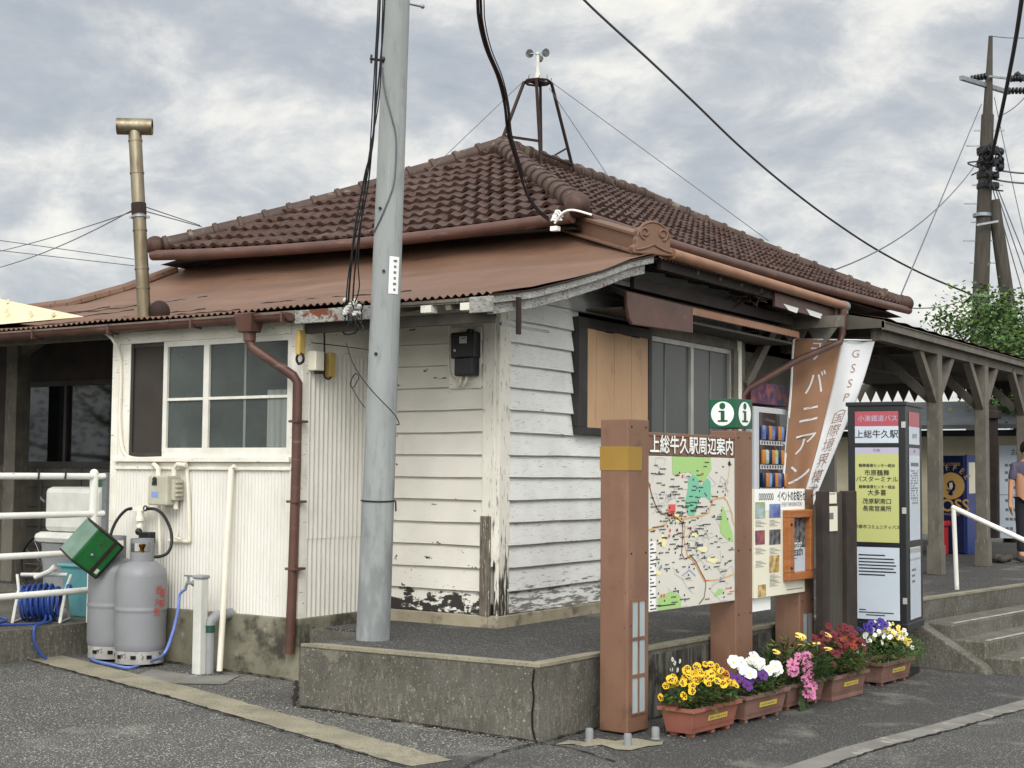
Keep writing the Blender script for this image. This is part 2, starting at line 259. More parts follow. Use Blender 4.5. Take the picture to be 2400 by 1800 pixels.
# ------------------------------------------------------------------ mesh helpers
class MB:
    def __init__(s): s.v = []; s.f = []; s.m = []
    def add(s, vs, fs, mi=0):
        b = len(s.v); s.v += [tuple(q) for q in vs]; s.f += [tuple(b+i for i in q) for q in fs]; s.m += [mi]*len(fs); return s
    def box(s, x0, x1, y0, y1, z0, z1, mi=0):
        return s.add([(x0, y0, z0), (x1, y0, z0), (x1, y1, z0), (x0, y1, z0), (x0, y0, z1), (x1, y0, z1), (x1, y1, z1), (x0, y1, z1)],
                     [(0, 3, 2, 1), (4, 5, 6, 7), (0, 1, 5, 4), (1, 2, 6, 5), (2, 3, 7, 6), (3, 0, 4, 7)], mi)
    def obox(s, c, a, b, d, mi=0):
        c = Vector(c); a = Vector(a); b = Vector(b); d = Vector(d)
        if a.cross(b).dot(d) < 0: a = -a
        return s.add([c-a-b-d, c+a-b-d, c+a+b-d, c-a+b-d, c-a-b+d, c+a-b+d, c+a+b+d, c-a+b+d],
                     [(0, 3, 2, 1), (4, 5, 6, 7), (0, 1, 5, 4), (1, 2, 6, 5), (2, 3, 7, 6), (3, 0, 4, 7)], mi)
    def bar(s, p, q, wd, ht, upv=(0, 0, 1), mi=0):
        p = Vector(p); q = Vector(q); d = (q-p); l = d.length; d = d/l; u = Vector(upv)
        sd_ = d.cross(u)
        if sd_.length < 1e-4: sd_ = d.cross(Vector((1, 0, 0)))
        sd_.normalize(); u = sd_.cross(d).normalized()
        return s.obox((p+q)/2, d*l/2, sd_*wd/2, u*ht/2, mi)
    def tube(s, pts, r, n=10, mi=0, caps=True, closed=False):
        pts = [Vector(p) for p in pts]; k = len(pts); rs = r if isinstance(r, (list, tuple)) else [r]*k
        vs = []; prev = None
        for i, p in enumerate(pts):
            if closed: d = pts[(i+1) % k]-pts[i-1]
            else: d = pts[min(i+1, k-1)]-pts[max(i-1, 0)]
            d.normalize()
            if prev is None:
                a = d.cross(Vector((0, 0, 1)))
                if a.length < 1e-3: a = d.cross(Vector((1, 0, 0)))
            else: a = prev-d*prev.dot(d)
            a.normalize(); prev = a; b = d.cross(a)
            for j in range(n):
                t = 2*math.pi*j/n; vs.append(p+(a*math.cos(t)+b*math.sin(t))*rs[i])
        fs = []
        for i in range(k if closed else k-1):
            i2 = (i+1) % k
            for j in range(n): fs.append((i*n+j, i*n+(j+1) % n, i2*n+(j+1) % n, i2*n+j))
        if caps and not closed: fs += [tuple(range(n-1, -1, -1)), tuple((k-1)*n+j for j in range(n))]
        return s.add(vs, fs, mi)
    def lathe(s, prof, c, n=28, mi=0, ax=None):
        c = Vector(c); ax = Vector(ax or (0, 0, 1)).normalized(); a = ax.orthogonal().normalized(); b = ax.cross(a); vs = []; fs = []
        for (r_, h) in prof:
            for j in range(n):
                t = 2*math.pi*j/n; vs.append(c+ax*h+(a*math.cos(t)+b*math.sin(t))*r_)
        for i in range(len(prof)-1):
            for j in range(n): fs.append((i*n+j, i*n+(j+1) % n, (i+1)*n+(j+1) % n, (i+1)*n+j))
        if prof[0][0] > 1e-5: fs.append(tuple(range(n-1, -1, -1)))
        if prof[-1][0] > 1e-5: fs.append(tuple((len(prof)-1)*n+j for j in range(n)))
        return s.add(vs, fs, mi)
    def prism(s, poly, o, U, V, dep, mi=0):
        o = Vector(o); U = Vector(U); V = Vector(V); N = U.cross(V).normalized()*dep; k = len(poly)
        ar = sum(poly[i][0]*poly[(i+1) % k][1]-poly[(i+1) % k][0]*poly[i][1] for i in range(k))
        if ar < 0: poly = poly[::-1]
        a = [o+U*p[0]+V*p[1] for p in poly]; b = [q+N for q in a]
        fs = [tuple(range(k-1, -1, -1)), tuple(range(k, 2*k))] + [(i, (i+1) % k, k+(i+1) % k, k+i) for i in range(k)]
        return s.add(a+b, fs, mi)
    def grid(s, rows, mi=0, flip=False):
        n = len(rows[0]); vs = [p for r_ in rows for p in r_]; fs = []
        for i in range(len(rows)-1):
            for j in range(n-1):
                q = (i*n+j, i*n+j+1, (i+1)*n+j+1, (i+1)*n+j); fs.append(q[::-1] if flip else q)
        return s.add(vs, fs, mi)
    def ball(s, c, r, n=14, m=8, sc_=(1, 1, 1), mi=0):
        vs = []; fs = []
        for i in range(m+1):
            ph = math.pi*i/m
            for j in range(n):
                t = 2*math.pi*j/n; vs.append((c[0]+r*sc_[0]*math.sin(ph)*math.cos(t), c[1]+r*sc_[1]*math.sin(ph)*math.sin(t), c[2]-r*sc_[2]*math.cos(ph)))
        for i in range(m):
            for j in range(n): fs.append((i*n+j, i*n+(j+1) % n, (i+1)*n+(j+1) % n, (i+1)*n+j))
        return s.add(vs, fs, mi)
    def build(s, name, mats, parent=None, smooth=40, bevel=0):
        me = bpy.data.meshes.new(name); me.from_pydata(s.v, [], s.f)
        for q in (mats if isinstance(mats, (list, tuple)) else [mats]): me.materials.append(MT[q] if isinstance(q, str) else q)
        if any(s.m): me.polygons.foreach_set('material_index', s.m)
        me.validate()
        if smooth:
            me.polygons.foreach_set('use_smooth', [True]*len(me.polygons)); me.set_sharp_from_angle(angle=R(smooth))
        me.update()
        o = bpy.data.objects.new(name, me); COL.objects.link(o)
        if parent: adopt(o, parent)
        if bevel:
            b = o.modifiers.new('bevel', 'BEVEL'); b.width = bevel; b.segments = 2; b.limit_method = 'ANGLE'; b.angle_limit = R(35)
        return o
WM = {}
def adopt(o, p):
    o.parent = p; base = p
    while base.parent: base = base.parent
    if base is p or base.type == 'EMPTY': pass
    loc = WM.get(p.name, Vector((0, 0, 0)))
    o.matrix_parent_inverse = Matrix.Translation(-loc)
def tag(o, label=None, cat=None, group=None, kind=None):
    for a, b in (('label', label), ('category', cat), ('group', group), ('kind', kind)):
        if b: o[a] = b
    return o
def thing(name, label, cat, loc=(0, 0, 0), group=None):
    o = bpy.data.objects.new(name, None); COL.objects.link(o); o.empty_display_size = .1
    o.location = loc; WM[o.name] = Vector(loc); return tag(o, label, cat, group)
def copy_thing(o, loc, rz=0, label=None):
    def cp(q, par):
        c = q.copy(); COL.objects.link(c)
        if par:
            inv = q.matrix_parent_inverse.copy(); c.parent = par; c.matrix_parent_inverse = inv
        for ch in q.children: cp(ch, c)
        return c
    c = cp(o, None); c.location = loc; c.rotation_euler = (0, 0, rz)
    if label: c['label'] = label
    WM[c.name] = Vector(loc)
    return c
def struct(mb, name, m, **k): return tag(mb.build(name, m, **k), kind='structure')

def text(body, h, m, parent, o, U, V, align='CENTER', bold=0, xs=1.0, dep=.0015, name='lettering', fn=None, ls=1.0):
    cu = bpy.data.curves.new('txt', 'FONT'); cu.body = body; cu.size = h; cu.align_x = align; cu.align_y = 'CENTER'; cu.resolution_u = 3; cu.space_line = ls
    tmp = bpy.data.objects.new('txt', cu); COL.objects.link(tmp)
    dg = bpy.context.evaluated_depsgraph_get(); me = bpy.data.meshes.new_from_object(tmp.evaluated_get(dg))
    o = Vector(o); U = Vector(U).normalized(); V = Vector(V).normalized(); N = U.cross(V)*dep
    for v in me.vertices:
        v.co = fn(v.co.x*xs, v.co.y) if fn else o+U*v.co.x*xs+V*v.co.y+N
    if bold and not fn:
        b_ = bmesh.new(); src = me.copy()
        for k, (ax_, ay_) in enumerate(((1, 0), (-1, 0), (0, 1), (0, -1), (0, 0))):
            c_ = src.copy()
            for v in c_.vertices: v.co = v.co+U*ax_*bold*h+V*ay_*bold*h+N*.08*k
            b_.from_mesh(c_); bpy.data.meshes.remove(c_)
        b_.to_mesh(me); b_.free(); bpy.data.meshes.remove(src)
    bpy.data.objects.remove(tmp); me.name = name; me.materials.clear(); me.materials.append(MT[m])
    ob = bpy.data.objects.new(name, me); COL.objects.link(ob)
    if parent: adopt(ob, parent)
    return ob
class PF:
    """flat artwork on a panel: origin at its top left, u across 0..1, v down 0..1"""
    def __init__(s, o, U, w_, h_, V=(0, 0, 1)):
        s.o = Vector(o); s.U = Vector(U).normalized(); s.w = w_; s.h = h_; s.V = Vector(V).normalized(); s.N = s.U.cross(s.V)
    def p(s, u, v, e=.002): return s.o+s.U*u*s.w-s.V*v*s.h+s.N*e
    def poly(s, mb, pts, e=.002, mi=0):
        q = [s.p(u, v, e) for u, v in pts]; k = len(q)
        a = sum(pts[i][0]*pts[(i+1) % k][1]-pts[(i+1) % k][0]*pts[i][1] for i in range(k))
        if a > 0: q = q[::-1]
        mb.add(q, [tuple(range(k))], mi)
    def rect(s, mb, u0, v0, u1, v1, e=.002, mi=0): s.poly(mb, [(u0, v0), (u1, v0), (u1, v1), (u0, v1)], e, mi)
    def line(s, mb, pts, wd, e=.003, mi=0):
        P = [s.p(u, v, e) for u, v in pts]; Lf = []; Rt = []
        for i, q in enumerate(P):
            d = (P[min(i+1, len(P)-1)]-P[max(i-1, 0)]).normalized(); n = s.N.cross(d)*wd/2; Lf.append(q+n); Rt.append(q-n)
        k = len(P); mb.add(Rt+Lf, [(i, i+1, k+i+1, k+i) for i in range(k-1)], mi)
    def disc(s, mb, u, v, r_, e=.003, n=24, mi=0, rx=None):
        c = s.p(u, v, e); mb.add([c+s.U*(rx or r_)*math.cos(2*math.pi*i/n)+s.V*r_*math.sin(2*math.pi*i/n) for i in range(n)], [tuple(range(n))], mi)
    def text(s, body, u, v, h, m, parent, e=.004, **k): return text(body, h, m, parent, s.p(u, v, 0), s.U, s.V, dep=e, **k)
def arc(a, b, sag, n=16):
    a = Vector(a); b = Vector(b); return [a.lerp(b, i/n)-Vector((0, 0, sag*4*(i/n)*(1-i/n))) for i in range(n+1)]
def spline(pts, k=8):
    pts = [Vector(p) for p in pts]; o = []
    for i in range(len(pts)-1):
        p0 = pts[max(i-1, 0)]; p1 = pts[i]; p2 = pts[i+1]; p3 = pts[min(i+2, len(pts)-1)]
        for j in range(k):
            t = j/k; o.append(.5*((2*p1)+(p2-p0)*t+(2*p0-5*p1+4*p2-p3)*t*t+(3*p1-p0-3*p2+p3)*t**3))
    return o+[pts[-1]]
# ================================================================== GROUND AND PLATFORMS (setting)
YB = -.794; XF = -.05
mb = MB()
xs_ = [-400, -60, -20, -6, -4, -2, 0, 2, 4, 12, 60, 400]; ys_ = [-400, -60, -12, -6, -3, 0, 3, 8, 30, 80, 400]
mb.grid([[(x, y, gz(x)) for x in xs_] for y in ys_])
struct(mb, 'road_ground', 'asph', smooth=0)
def gsheet(pts, e, name, m, th=0):
    b = MB(); k = len(pts)
    b.add([(x, y, gz(x)+e) for x, y in pts], [tuple(range(k))])
    if th: b.prism([(0, 0)], (0, 0, 0), (1, 0, 0), (0, 1, 0), 1) if False else None
    return struct(b, name, m, smooth=0)
# the darker forecourt pavement to the right of the platform corner, the road beyond its kerb
kr = [atg(*q) for q in ((1700, 1662), (1830, 1618), (2000, 1574), (2212, 1516), (2420, 1455))]
gsheet([(1.30, -1.50), (1.02, -2.62), (.6, -4.6), (2.75, -4.6)]+[(p.x, p.y) for p in kr]+[(4.2, 8), (1.6, 8), (1.3, 0)], .004, 'forecourt_pavement', 'asphdk')
gsheet([(2.95, -4.6)]+[(p.x+.10, p.y) for p in kr]+[(4.4, 8), (14, 8), (14, -4.6)], .004, 'street_surface', 'asphmid')
b = MB(); rows = [[], []]
P_ = [Vector((2.70, -4.6, 0))]+[Vector((p.x-.02, p.y, 0)) for p in kr]+[Vector((4.2, 8, 0))]
for q in P_:
    rows[0].append((q.x, q.y, gz(q.x)+.009)); rows[1].append((q.x+.17, q.y, gz(q.x+.17)+.009))
b.grid(rows); struct(b, 'kerb_strip', 'kerbg', smooth=0)
# flush concrete strip crossing in front of the gas cylinders
b = MB(); kl = [atg(*q) for q in ((-150, 1352), (0, 1397), (400, 1499), (700, 1585), (935, 1651))]
kl2 = []
for a, c in zip(kl, kl[1:]): kl2 += [a.lerp(c, t/14) for t in range(14)]
kl2.append(kl[-1]); jj = random.Random(4); J_ = [(jj.uniform(-.014, .014), jj.uniform(-.014, .014)) for _ in kl2]
k0_ = Vector((.04, .14, 0)); k1_ = Vector((-.04, -.15, 0))
for i in range(len(kl2)-1):
    a, c = kl2[i], kl2[i+1]; ja, jc = J_[i], J_[i+1]
    b.add([(a.x+.04, a.y+.14+ja[0], gz(a.x)+.008), (a.x-.04, a.y-.15+ja[1], gz(a.x)+.008), (c.x-.04, c.y-.15+jc[1], gz(c.x)+.008), (c.x+.04, c.y+.14+jc[0], gz(c.x)+.008)], [(0, 1, 2, 3)])
for i, (a, c) in enumerate([]):
    b.add([(a.x+.04, a.y+.14, gz(a.x)+.008), (a.x-.04, a.y-.15, gz(a.x)+.008), (c.x-.04, c.y-.15, gz(c.x)+.008), (c.x+.04, c.y+.14, gz(c.x)+.008)], [(0, 1, 2, 3)])
struct(b, 'concrete_strip', 'kerb', smooth=0)
sl = [atg(*q) for q in ((965, 1690), (1075, 1632), (1165, 1612), (1290, 1612), (1420, 1690))]
gsheet([(p.x, p.y) for p in sl], .008, 'concrete_patch', 'asphmid')
pt = [atg(*q) for q in ((1200, 1612), (1228, 1602), (1262, 1606), (1290, 1598), (1330, 1604), (1372, 1598), (1418, 1606), (1434, 1603), (1430, 1612), (1395, 1616), (1362, 1624), (1330, 1622), (1300, 1612), (1262, 1616), (1236, 1610))]
gsheet([(p.x, p.y) for p in pt], .010, 'mortar_patch', 'kerb')
ap = [atg(*q) for q in ((330, 1447), (430, 1462), (520, 1460), (480, 1480), (380, 1478), (290, 1462))]
gsheet([(p.x, p.y) for p in ap], .006, 'pipe_slab', 'kerbg')

edge = [(1.295, -1.53), (1.325, -.85), (1.44, -.45), (1.495, .49), (1.53, 1.43), (1.66, 3.45), (1.77, 4.63), (2.08, 7.03), (2.75, 12), (3.4, 17)]
poly = [(-.56, -1.60)]+edge+[(-12, 17), (-12, .5), (-3.2, .5), (-1.2, .2), (-1.2, -.78), (-.60, -.78)]
b = MB(); b.prism(poly, (0, 0, -.9), (1, 0, 0), (0, 1, 0), .88); struct(b, 'platform_wall', 'conc', smooth=0)
# darker stained face below the information board
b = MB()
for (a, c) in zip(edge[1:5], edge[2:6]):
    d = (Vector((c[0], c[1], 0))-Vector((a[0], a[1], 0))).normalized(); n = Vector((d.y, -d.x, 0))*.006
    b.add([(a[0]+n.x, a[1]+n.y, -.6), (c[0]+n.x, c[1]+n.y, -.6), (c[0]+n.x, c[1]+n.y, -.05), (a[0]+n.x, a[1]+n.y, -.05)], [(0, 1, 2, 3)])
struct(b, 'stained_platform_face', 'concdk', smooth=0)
cxm = sum(p[0] for p in poly)/len(poly)
inner = [(-.50, -1.50), (1.19, -1.43), (1.225, -.83), (1.34, -.42), (1.395, .5), (1.43, 1.45), (1.56, 3.5), (1.67, 4.7), (1.98, 7.0), (2.65, 12), (3.3, 16.9), (-11.9, 16.9), (-11.9, .55), (-3.1, .55), (-1.1, .25), (-1.1, -.74), (-.58, -.74)]
b = MB(); b.prism(inner, (0, 0, -.3), (1, 0, 0), (0, 1, 0), .296); struct(b, 'platform_paving', 'asphplat', smooth=0)
b = MB()   # concrete nosing round the platform edge
o_ = [(-.56, -1.60)]+edge; i_ = [(-.50, -1.50)]+inner[1:11]
for k in range(len(o_)-1):
    if k == len(i_)-1: break
    b.add([(*o_[k], 0), (*o_[k+1], 0), (*i_[k+1], -.002), (*i_[k], -.002), (*o_[k], -.03), (*o_[k+1], -.03)], [(0, 1, 2, 3), (4, 5, 1, 0)])
struct(b, 'platform_nosing', 'kerb', smooth=0)
# crack and corner block of the platform
b = MB(); c0 = at(1150, 1440, 1, -1.536); cr_ = [at(X, Y, 1, -1.540) for X, Y in ((1252*.9217, 1446), (1150, 1475), (1153, 1510), (1149, 1540), (1150, 1575), (1156, 1598))]
b.tube(cr_, .006, 5); struct(b, 'wall_crack', 'black', smooth=0)
# cracks between paving sheets and along the foot of the platform, grit gathered there
def crack(pts, wd, seed, e=.014):
    rn = random.Random(seed); b = MB(); P = []
    for a, c in zip(pts, pts[1:]):
        k = max(2, int((c-a).length/.045)); P += [a.lerp(c, t/k) for t in range(k)]
    P.append(pts[-1]); rows = []
    for i, q in enumerate(P):
        d = (P[min(i+1, len(P)-1)]-P[max(i-1, 0)]); d.z = 0; d.normalize(); n = Vector((-d.y, d.x, 0)); o = rn.uniform(-.012, .012); w_ = wd*rn.uniform(.25, 1.3)
        rows.append([(q.x+n.x*(o+w_), q.y+n.y*(o+w_), gz(q.x)+e), (q.x+n.x*(o-w_), q.y+n.y*(o-w_), gz(q.x)+e)])
    b.grid(rows); return b
V2 = lambda x, y: Vector((x, y, 0))
b = crack([atg(1163, 1606), atg(1080, 1630), atg(1000, 1662)], .009, 1); struct(b, 'paving_crack', 'black', smooth=0)
b = crack([atg(1165, 1608), atg(1240, 1622), atg(1330, 1650)], .008, 2); struct(b, 'paving_crack', 'black', smooth=0)
b = crack([V2(-1.25, -.86), V2(-.60, -1.62), V2(1.29, -1.55)], .016, 3); struct(b, 'foot_dirt', 'soil', smooth=0)
b = crack([V2(1.32, -1.45), V2(1.35, -.9), V2(1.46, -.45), V2(1.53, .6), V2(1.57, 1.6), V2(1.7, 3.4)], .014, 4); struct(b, 'foot_dirt', 'soil', smooth=0)
b = crack([V2(-3.4, -.85), V2(-2.2, -.85), V2(-1.3, -.85)], .014, 5); struct(b, 'foot_dirt', 'soil', smooth=0)
b = crack([Vector((p.x-.06, p.y-.17, 0)) for p in kl], .010, 6); struct(b, 'strip_joint', 'soil', smooth=0)
b = crack([Vector((p.x+.155, p.y, 0)) for p in kr[:-1]], .008, 7); struct(b, 'strip_joint', 'soil', smooth=0)
rn = random.Random(8); b = MB()
for k in range(420):
    t = rn.random()
    if k % 3 == 0: q = V2(-.6, -1.62).lerp(V2(1.3, -1.56), t)+V2(0, -abs(rn.gauss(0, .07)))
    elif k % 3 == 1: q = V2(-2.2, -.9).lerp(V2(-.7, -1.5), t)+V2(rn.gauss(0, .12), -abs(rn.gauss(0, .12)))
    else: q = V2(1.5, -.9).lerp(V2(2.0, 3.0), t)+V2(abs(rn.gauss(0, .25)), rn.gauss(0, .1))
    s_ = rn.uniform(.003, .011); b.ball((q.x, q.y, gz(q.x)+.006), s_, 5, 4, (1, rn.uniform(.6, 1), .6))
tag(b.build('grit', 'kerbg', smooth=0), 'loose grit and small stones gathered along the foot of the platform', 'grit', kind='stuff')
# left platform behind the fence
b = MB(); b.box(-12, -3.45, -6, 1.2, -.9, -.10); struct(b, 'side_platform', 'conc', smooth=0)
# steps on the right with their sloping side curb
sd0 = Vector((.13, .99, 0)).normalized(); sn = Vector((sd0.y, -sd0.x, 0))
b = MB()
for k in range(4):
    o0 = Vector((1.72, 3.62, 0))+sn*(.0 if k == 0 else .30*k-.02); z1 = -.0-.125*k
    if k == 0: continue
    b.prism([(0, -1), (0, z1+.0), (.32, z1), (.32, -1)], o0+sd0*4.6, sn, (0, 0, 1), 4.6)
struct(b, 'steps', 'conc', smooth=0, bevel=.012)
b = MB()
for k in range(1, 4):
    o0 = Vector((1.72, 3.62, 0))+sn*(.30*k+.24); z1 = -.125*k+.004
    b.add([o0+sd0*.1+Vector((0, 0, z1)), o0+sd0*.1+sn*.05+Vector((0, 0, z1)), o0+sd0*(2.2 if k == 2 else 4.5)+sn*.05+Vector((0, 0, z1)), o0+sd0*(2.2 if k == 2 else 4.5)+Vector((0, 0, z1))], [(0, 1, 2, 3)])
struct(b, 'step_edge_paint', 'stepline', smooth=0)
b = MB(); b.prism([(-.05, -1), (-.05, .03), (.10, .03), (.92, -.43), (.98, -.50), (.98, -1)], Vector((1.72, 3.62, 0)), sn, (0, 0, 1), .16)
struct(b, 'step_side_curb', 'conc', smooth=0, bevel=.015)

# ================================================================== STATION BUILDING
B = thing('station_building', 'old white weatherboarded station house with brown tiled hip roof and salmon metal eaves', 'building', (0, 0, 0))
XE, Y0 = .53, -.94
LP = [(Y0, 2.372), (-.44, 2.459), (.07, 2.585), (.55, 2.714), (1.0, 2.855), (1.475, 2.965), (1.9, 3.16), (2.3, 3.40)]   # curved profile of the side roof (y, z)
def zroof(y):
    if y <= LP[0][0]: return LP[0][1]
    for (a, za), (c, zc) in zip(LP, LP[1:]):
        if y <= c: return za+(zc-za)*(y-a)/(c-a)
    return LP[-1][1]+.4*(y-2.3)
def board_run(mb, p0, p1, nrm, z0, z1, th=.026, seed=0):
    """one clapboard: tapered section, thick at its lower edge"""
    p0 = Vector(p0); p1 = Vector(p1); n = Vector(nrm); rnd = random.Random(seed); k = max(2, int((p1-p0).length/.35)); rows = []
    for i in range(k+1):
        p = p0.lerp(p1, i/k); j = rnd.uniform(-.003, .003); w_ = rnd.uniform(0, .006)
        rows.append([p+Vector((0, 0, z0+j+.006))-n*.008, p+n*(th+w_-.004)+Vector((0, 0, z0+j)), p+n*(th+w_)+Vector((0, 0, z0+j+.006)), p+n*.002+Vector((0, 0, z1+.014))])
    mb.grid(rows); mb.grid(rows, flip=True)
# side wall of clapboards (y = 0)
mb = MB(); z = .086; i = 0; zt = []
while z < 2.33:
    board_run(mb, (-1.32, 0, 0), (-.17, 0, 0), (0, -1, 0), z, z+.172, seed=i); z += .172; i += 1
mb.box(-1.3, -.1, .012, .05, .08, 2.54)
mb.build('clapboard_wall', 'clap_s', B, smooth=0)
# front wall of clapboards (x = XF)
mb = MB(); z = .086; i = 50
while z < 2.86:
    zc = z+.08; ys = .10
    if zc > 2.3: ys = max(.1, [y for y in np.linspace(0, 4.2, 400) if zroof(y) > z+.245][0])
    if .90 < zc < 1.45: segs = [(ys, 2.30)]
    elif 1.45 < zc < 2.43: segs = [(ys, 1.06)]
    else: segs = [(ys, 4.30)]
    for (a, c) in segs: board_run(mb, (XF, a, 0), (XF, c, 0), (1, 0, 0), z, z+.172, th=.028, seed=i)
    z += .172; i += 1
mb.box(XF-.06, XF-.012, .08, 4.28, .08, .9); mb.box(XF-.06, XF-.012, .08, 1.2, .9, 2.5); mb.box(XF-.06, XF-.012, 1.7, 4.28, 2.5, 2.95); mb.box(XF-.06, XF-.012, .85, 1.7, 2.5, 2.72)
mb.build('clapboard_wall', 'clap_f', B, smooth=0)
# corner post with its rotten foot
mb = MB(); mb.box(-.175, -.06, -.028, .10, .45, 2.50); mb.box(-.175, -.12, -.028, .1, .086, .45); mb.box(-.062, -.022, -.02, .13, .086, 2.50)
mb.build('corner_post', 'post', B, smooth=0, bevel=.006)
mb = MB(); mb.box(-.18, -.085, -.042, -.026, .084, .83); mb.build('rotten_board', 'rotten', B, smooth=0, bevel=.004)
# plinth under the clapboards, foundation under the bay
mb = MB(); mb.box(-1.3, -.11, -.035, .5, -.05, .086); mb.box(-.11, -.015, -.035, 4.3, -.05, .086); mb.build('plinth', 'plinth', B, smooth=0, bevel=.008)
mb = MB(); mb.box(-3.45, -1.27, YB-.03, -.02, -.9, .055); mb.build('foundation', 'found', B, smooth=0, bevel=.01)
# dark core so that no light leaks through the house
mb = MB(); mb.box(-3.3, -1.36, YB+.2, 1.3, -.1, 2.3); mb.box(-3.3, -.16, .12, 3.9, 0, 2.5); mb.build('interior_core', 'black', B, smooth=0)
# bay: corrugated sheets
def corr(mb, p0, p1, n, z0, z1, pitch, amp, rows=2):
    p0 = Vector(p0); p1 = Vector(p1); n = Vector(n); Ln = (p1-p0).length; k = int(Ln/pitch*8); g = []
    for i in range(k+1):
        t = i/k; off = n*(amp*(.5+.5*math.sin(t*Ln/pitch*2*math.pi))); q = p0.lerp(p1, t)+off
        g.append([q+Vector((0, 0, z0)), q+Vector((0, 0, z1))])
    mb.grid(g); return mb
mb = MB(); corr(mb, (-3.33, YB-.002, 0), (-1.40, YB-.002, 0), (0, -1, 0), .045, 1.165, .034, .009); mb.build('corrugated_wall', 'corr', B, smooth=60)
mb = MB(); corr(mb, (-1.30, YB+.05, 0), (-1.30, 0, 0), (1, 0, 0), .05, .66, .052, .014); corr(mb, (-1.294, YB+.05, 0), (-1.294, 0, 0), (1, 0, 0), .645, 2.06, .052, .014); mb.build('corrugated_wall', 'corr', B, smooth=60)
mb = MB(); mb.box(-1.33, -1.29, YB+.05, 0, 2.04, 2.35); mb.build('upper_board', 'wtrim', B, smooth=0)
mb = MB(); mb.box(-3.40, -3.32, YB-.02, YB+.08, .05, 2.3); mb.build('corner_board', 'wtrim', B, smooth=0, bevel=.005)
mb = MB(); mb.box(-1.40, -1.285, YB-.022, YB+.055, .05, 2.3); mb.build('corner_board', 'wtrim', B, smooth=0, bevel=.005)
mb = MB(); mb.box(-3.32, -1.40, YB+.02, YB+.06, .05, 1.2); mb.box(-3.42, -3.40, YB, 1.0, .0, 2.3); mb.box(-1.36, -1.32, YB, 0, .05, 2.3); mb.build('wall_backing', 'wtrim', B, smooth=0)
# bay window
win = MB(); win.box(-3.32, -1.40, YB-.03, YB+.06, 2.20, 2.31); win.box(-3.32, -3.19, YB-.012, YB+.06, 1.26, 2.2); win.box(-3.32, -1.40, YB-.012, YB+.06, 1.165, 1.22)
W = win.build('window', 'wtrim', B, smooth=0, bevel=.004)
mb = MB(); mb.box(-3.33, -1.38, YB-.055, YB+.05, 1.222, 1.262); mb.box(-3.33, -1.38, YB-.03, YB-.0, 1.16, 1.185); mb.build('sill', 'wtrim', W, smooth=0, bevel=.005)
mb = MB()
for a, c in ((-2.79, -2.745), (-2.335, -2.275), (-1.44, -1.395)): mb.box(a, c, YB-.02, YB+.02, 1.30, 2.19)
mb.box(-2.79, -1.395, YB-.018, YB+.018, 1.262, 1.335); mb.box(-2.79, -1.395, YB-.018, YB+.018, 2.155, 2.2); mb.box(-2.745, -1.44, YB-.014, YB+.014, 1.715, 1.738)
mb.build('sash', 'sashw', W, smooth=0, bevel=.003)
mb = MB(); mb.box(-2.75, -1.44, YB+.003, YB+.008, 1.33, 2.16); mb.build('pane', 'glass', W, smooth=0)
mb = MB(); mb.box(-3.19, -2.79, YB+.012, YB+.016, 1.30, 2.17); mb.build('insect_screen', 'mesh', W, smooth=0)
mb = MB(); mb.box(-3.2, -3.16, YB-.005, YB+.02, 1.262, 2.2); mb.box(-3.19, -2.79, YB-.004, YB+.02, 1.262, 1.30); mb.box(-3.19, -2.79, YB, YB+.02, 2.165, 2.2); mb.box(-2.81, -2.79, YB-.004, YB+.02, 1.262, 2.2); mb.build('screen_frame', 'frame_dk', W, smooth=0)
mb = MB(); mb.box(-1.91, -1.885, YB+.0, YB+.003, 1.33, 2.16); mb.build('inner_stile', 'curtain', W, smooth=0)
mb = MB(); corr(mb, (-1.66, YB+.001, 0), (-1.45, YB+.001, 0), (0, 1, 0), 1.34, 1.78, .05, .002); mb.build('curtain', 'curtain', W, smooth=0)

# ---- the side (left) lower roof
EXL, HXL = -9.2, -5.95
prof = []
for (a, za), (c, zc) in zip(LP, LP[1:]):
    for t in np.linspace(0, 1, 5)[:-1]: prof.append((a+(c-a)*t, za+(zc-za)*t))
prof.append(LP[-1])
def xr(y): return XE if y <= 1.475 else XE-(y-1.475)*1.70
def xl(y): return EXL+(HXL-EXL)*(y-Y0)/3.24
def sheet(zoff, amp, cols=560, x1=xr, x0=xl):
    g = []
    for (y, zz_) in prof:
        a, c = x0(y), x1(y); am = amp*math.exp(-(y-Y0)*2.6)+.0015*(amp > 0)
        g.append([(a+(c-a)*i/cols, y, zz_+zoff+am*math.sin((a+(c-a)*i/cols)*2*math.pi/.066)+.008*math.sin(i*.05+y*3)*(amp > 0)) for i in range(cols+1)])
    return g
mb = MB(); mb.grid(sheet(.012, .011)); LR = mb.build('metal_roof', 'salmon', B, smooth=60)
mb = MB(); g = sheet(-.035, 0, 20); mb.grid(g, flip=True); mb.build('soffit', 'soffit', B, smooth=0)
# purlins and dark rafters seen under the side eave
for x in np.arange(-8.6, .4, .46): mb = MB(); mb.bar((x, -.92, 2.315), (x, .0, 2.50), .045, .06); mb.build('rafter', 'taupe', B, smooth=0)
mb = MB(); mb.bar((-9, -.72, 2.30), (-1.1, -.72, 2.30), .07, .07); mb.build('purlin', 'taupe', B, smooth=0)
for a_, z_, x_ in ((-.45, 2.36, -1.25), (.09, 2.49, -.3)): mb = MB(); mb.bar((x_, a_, z_), (.40, a_, z_), .07, .08); mb.build('purlin_end', 'wtrim', B, smooth=0)
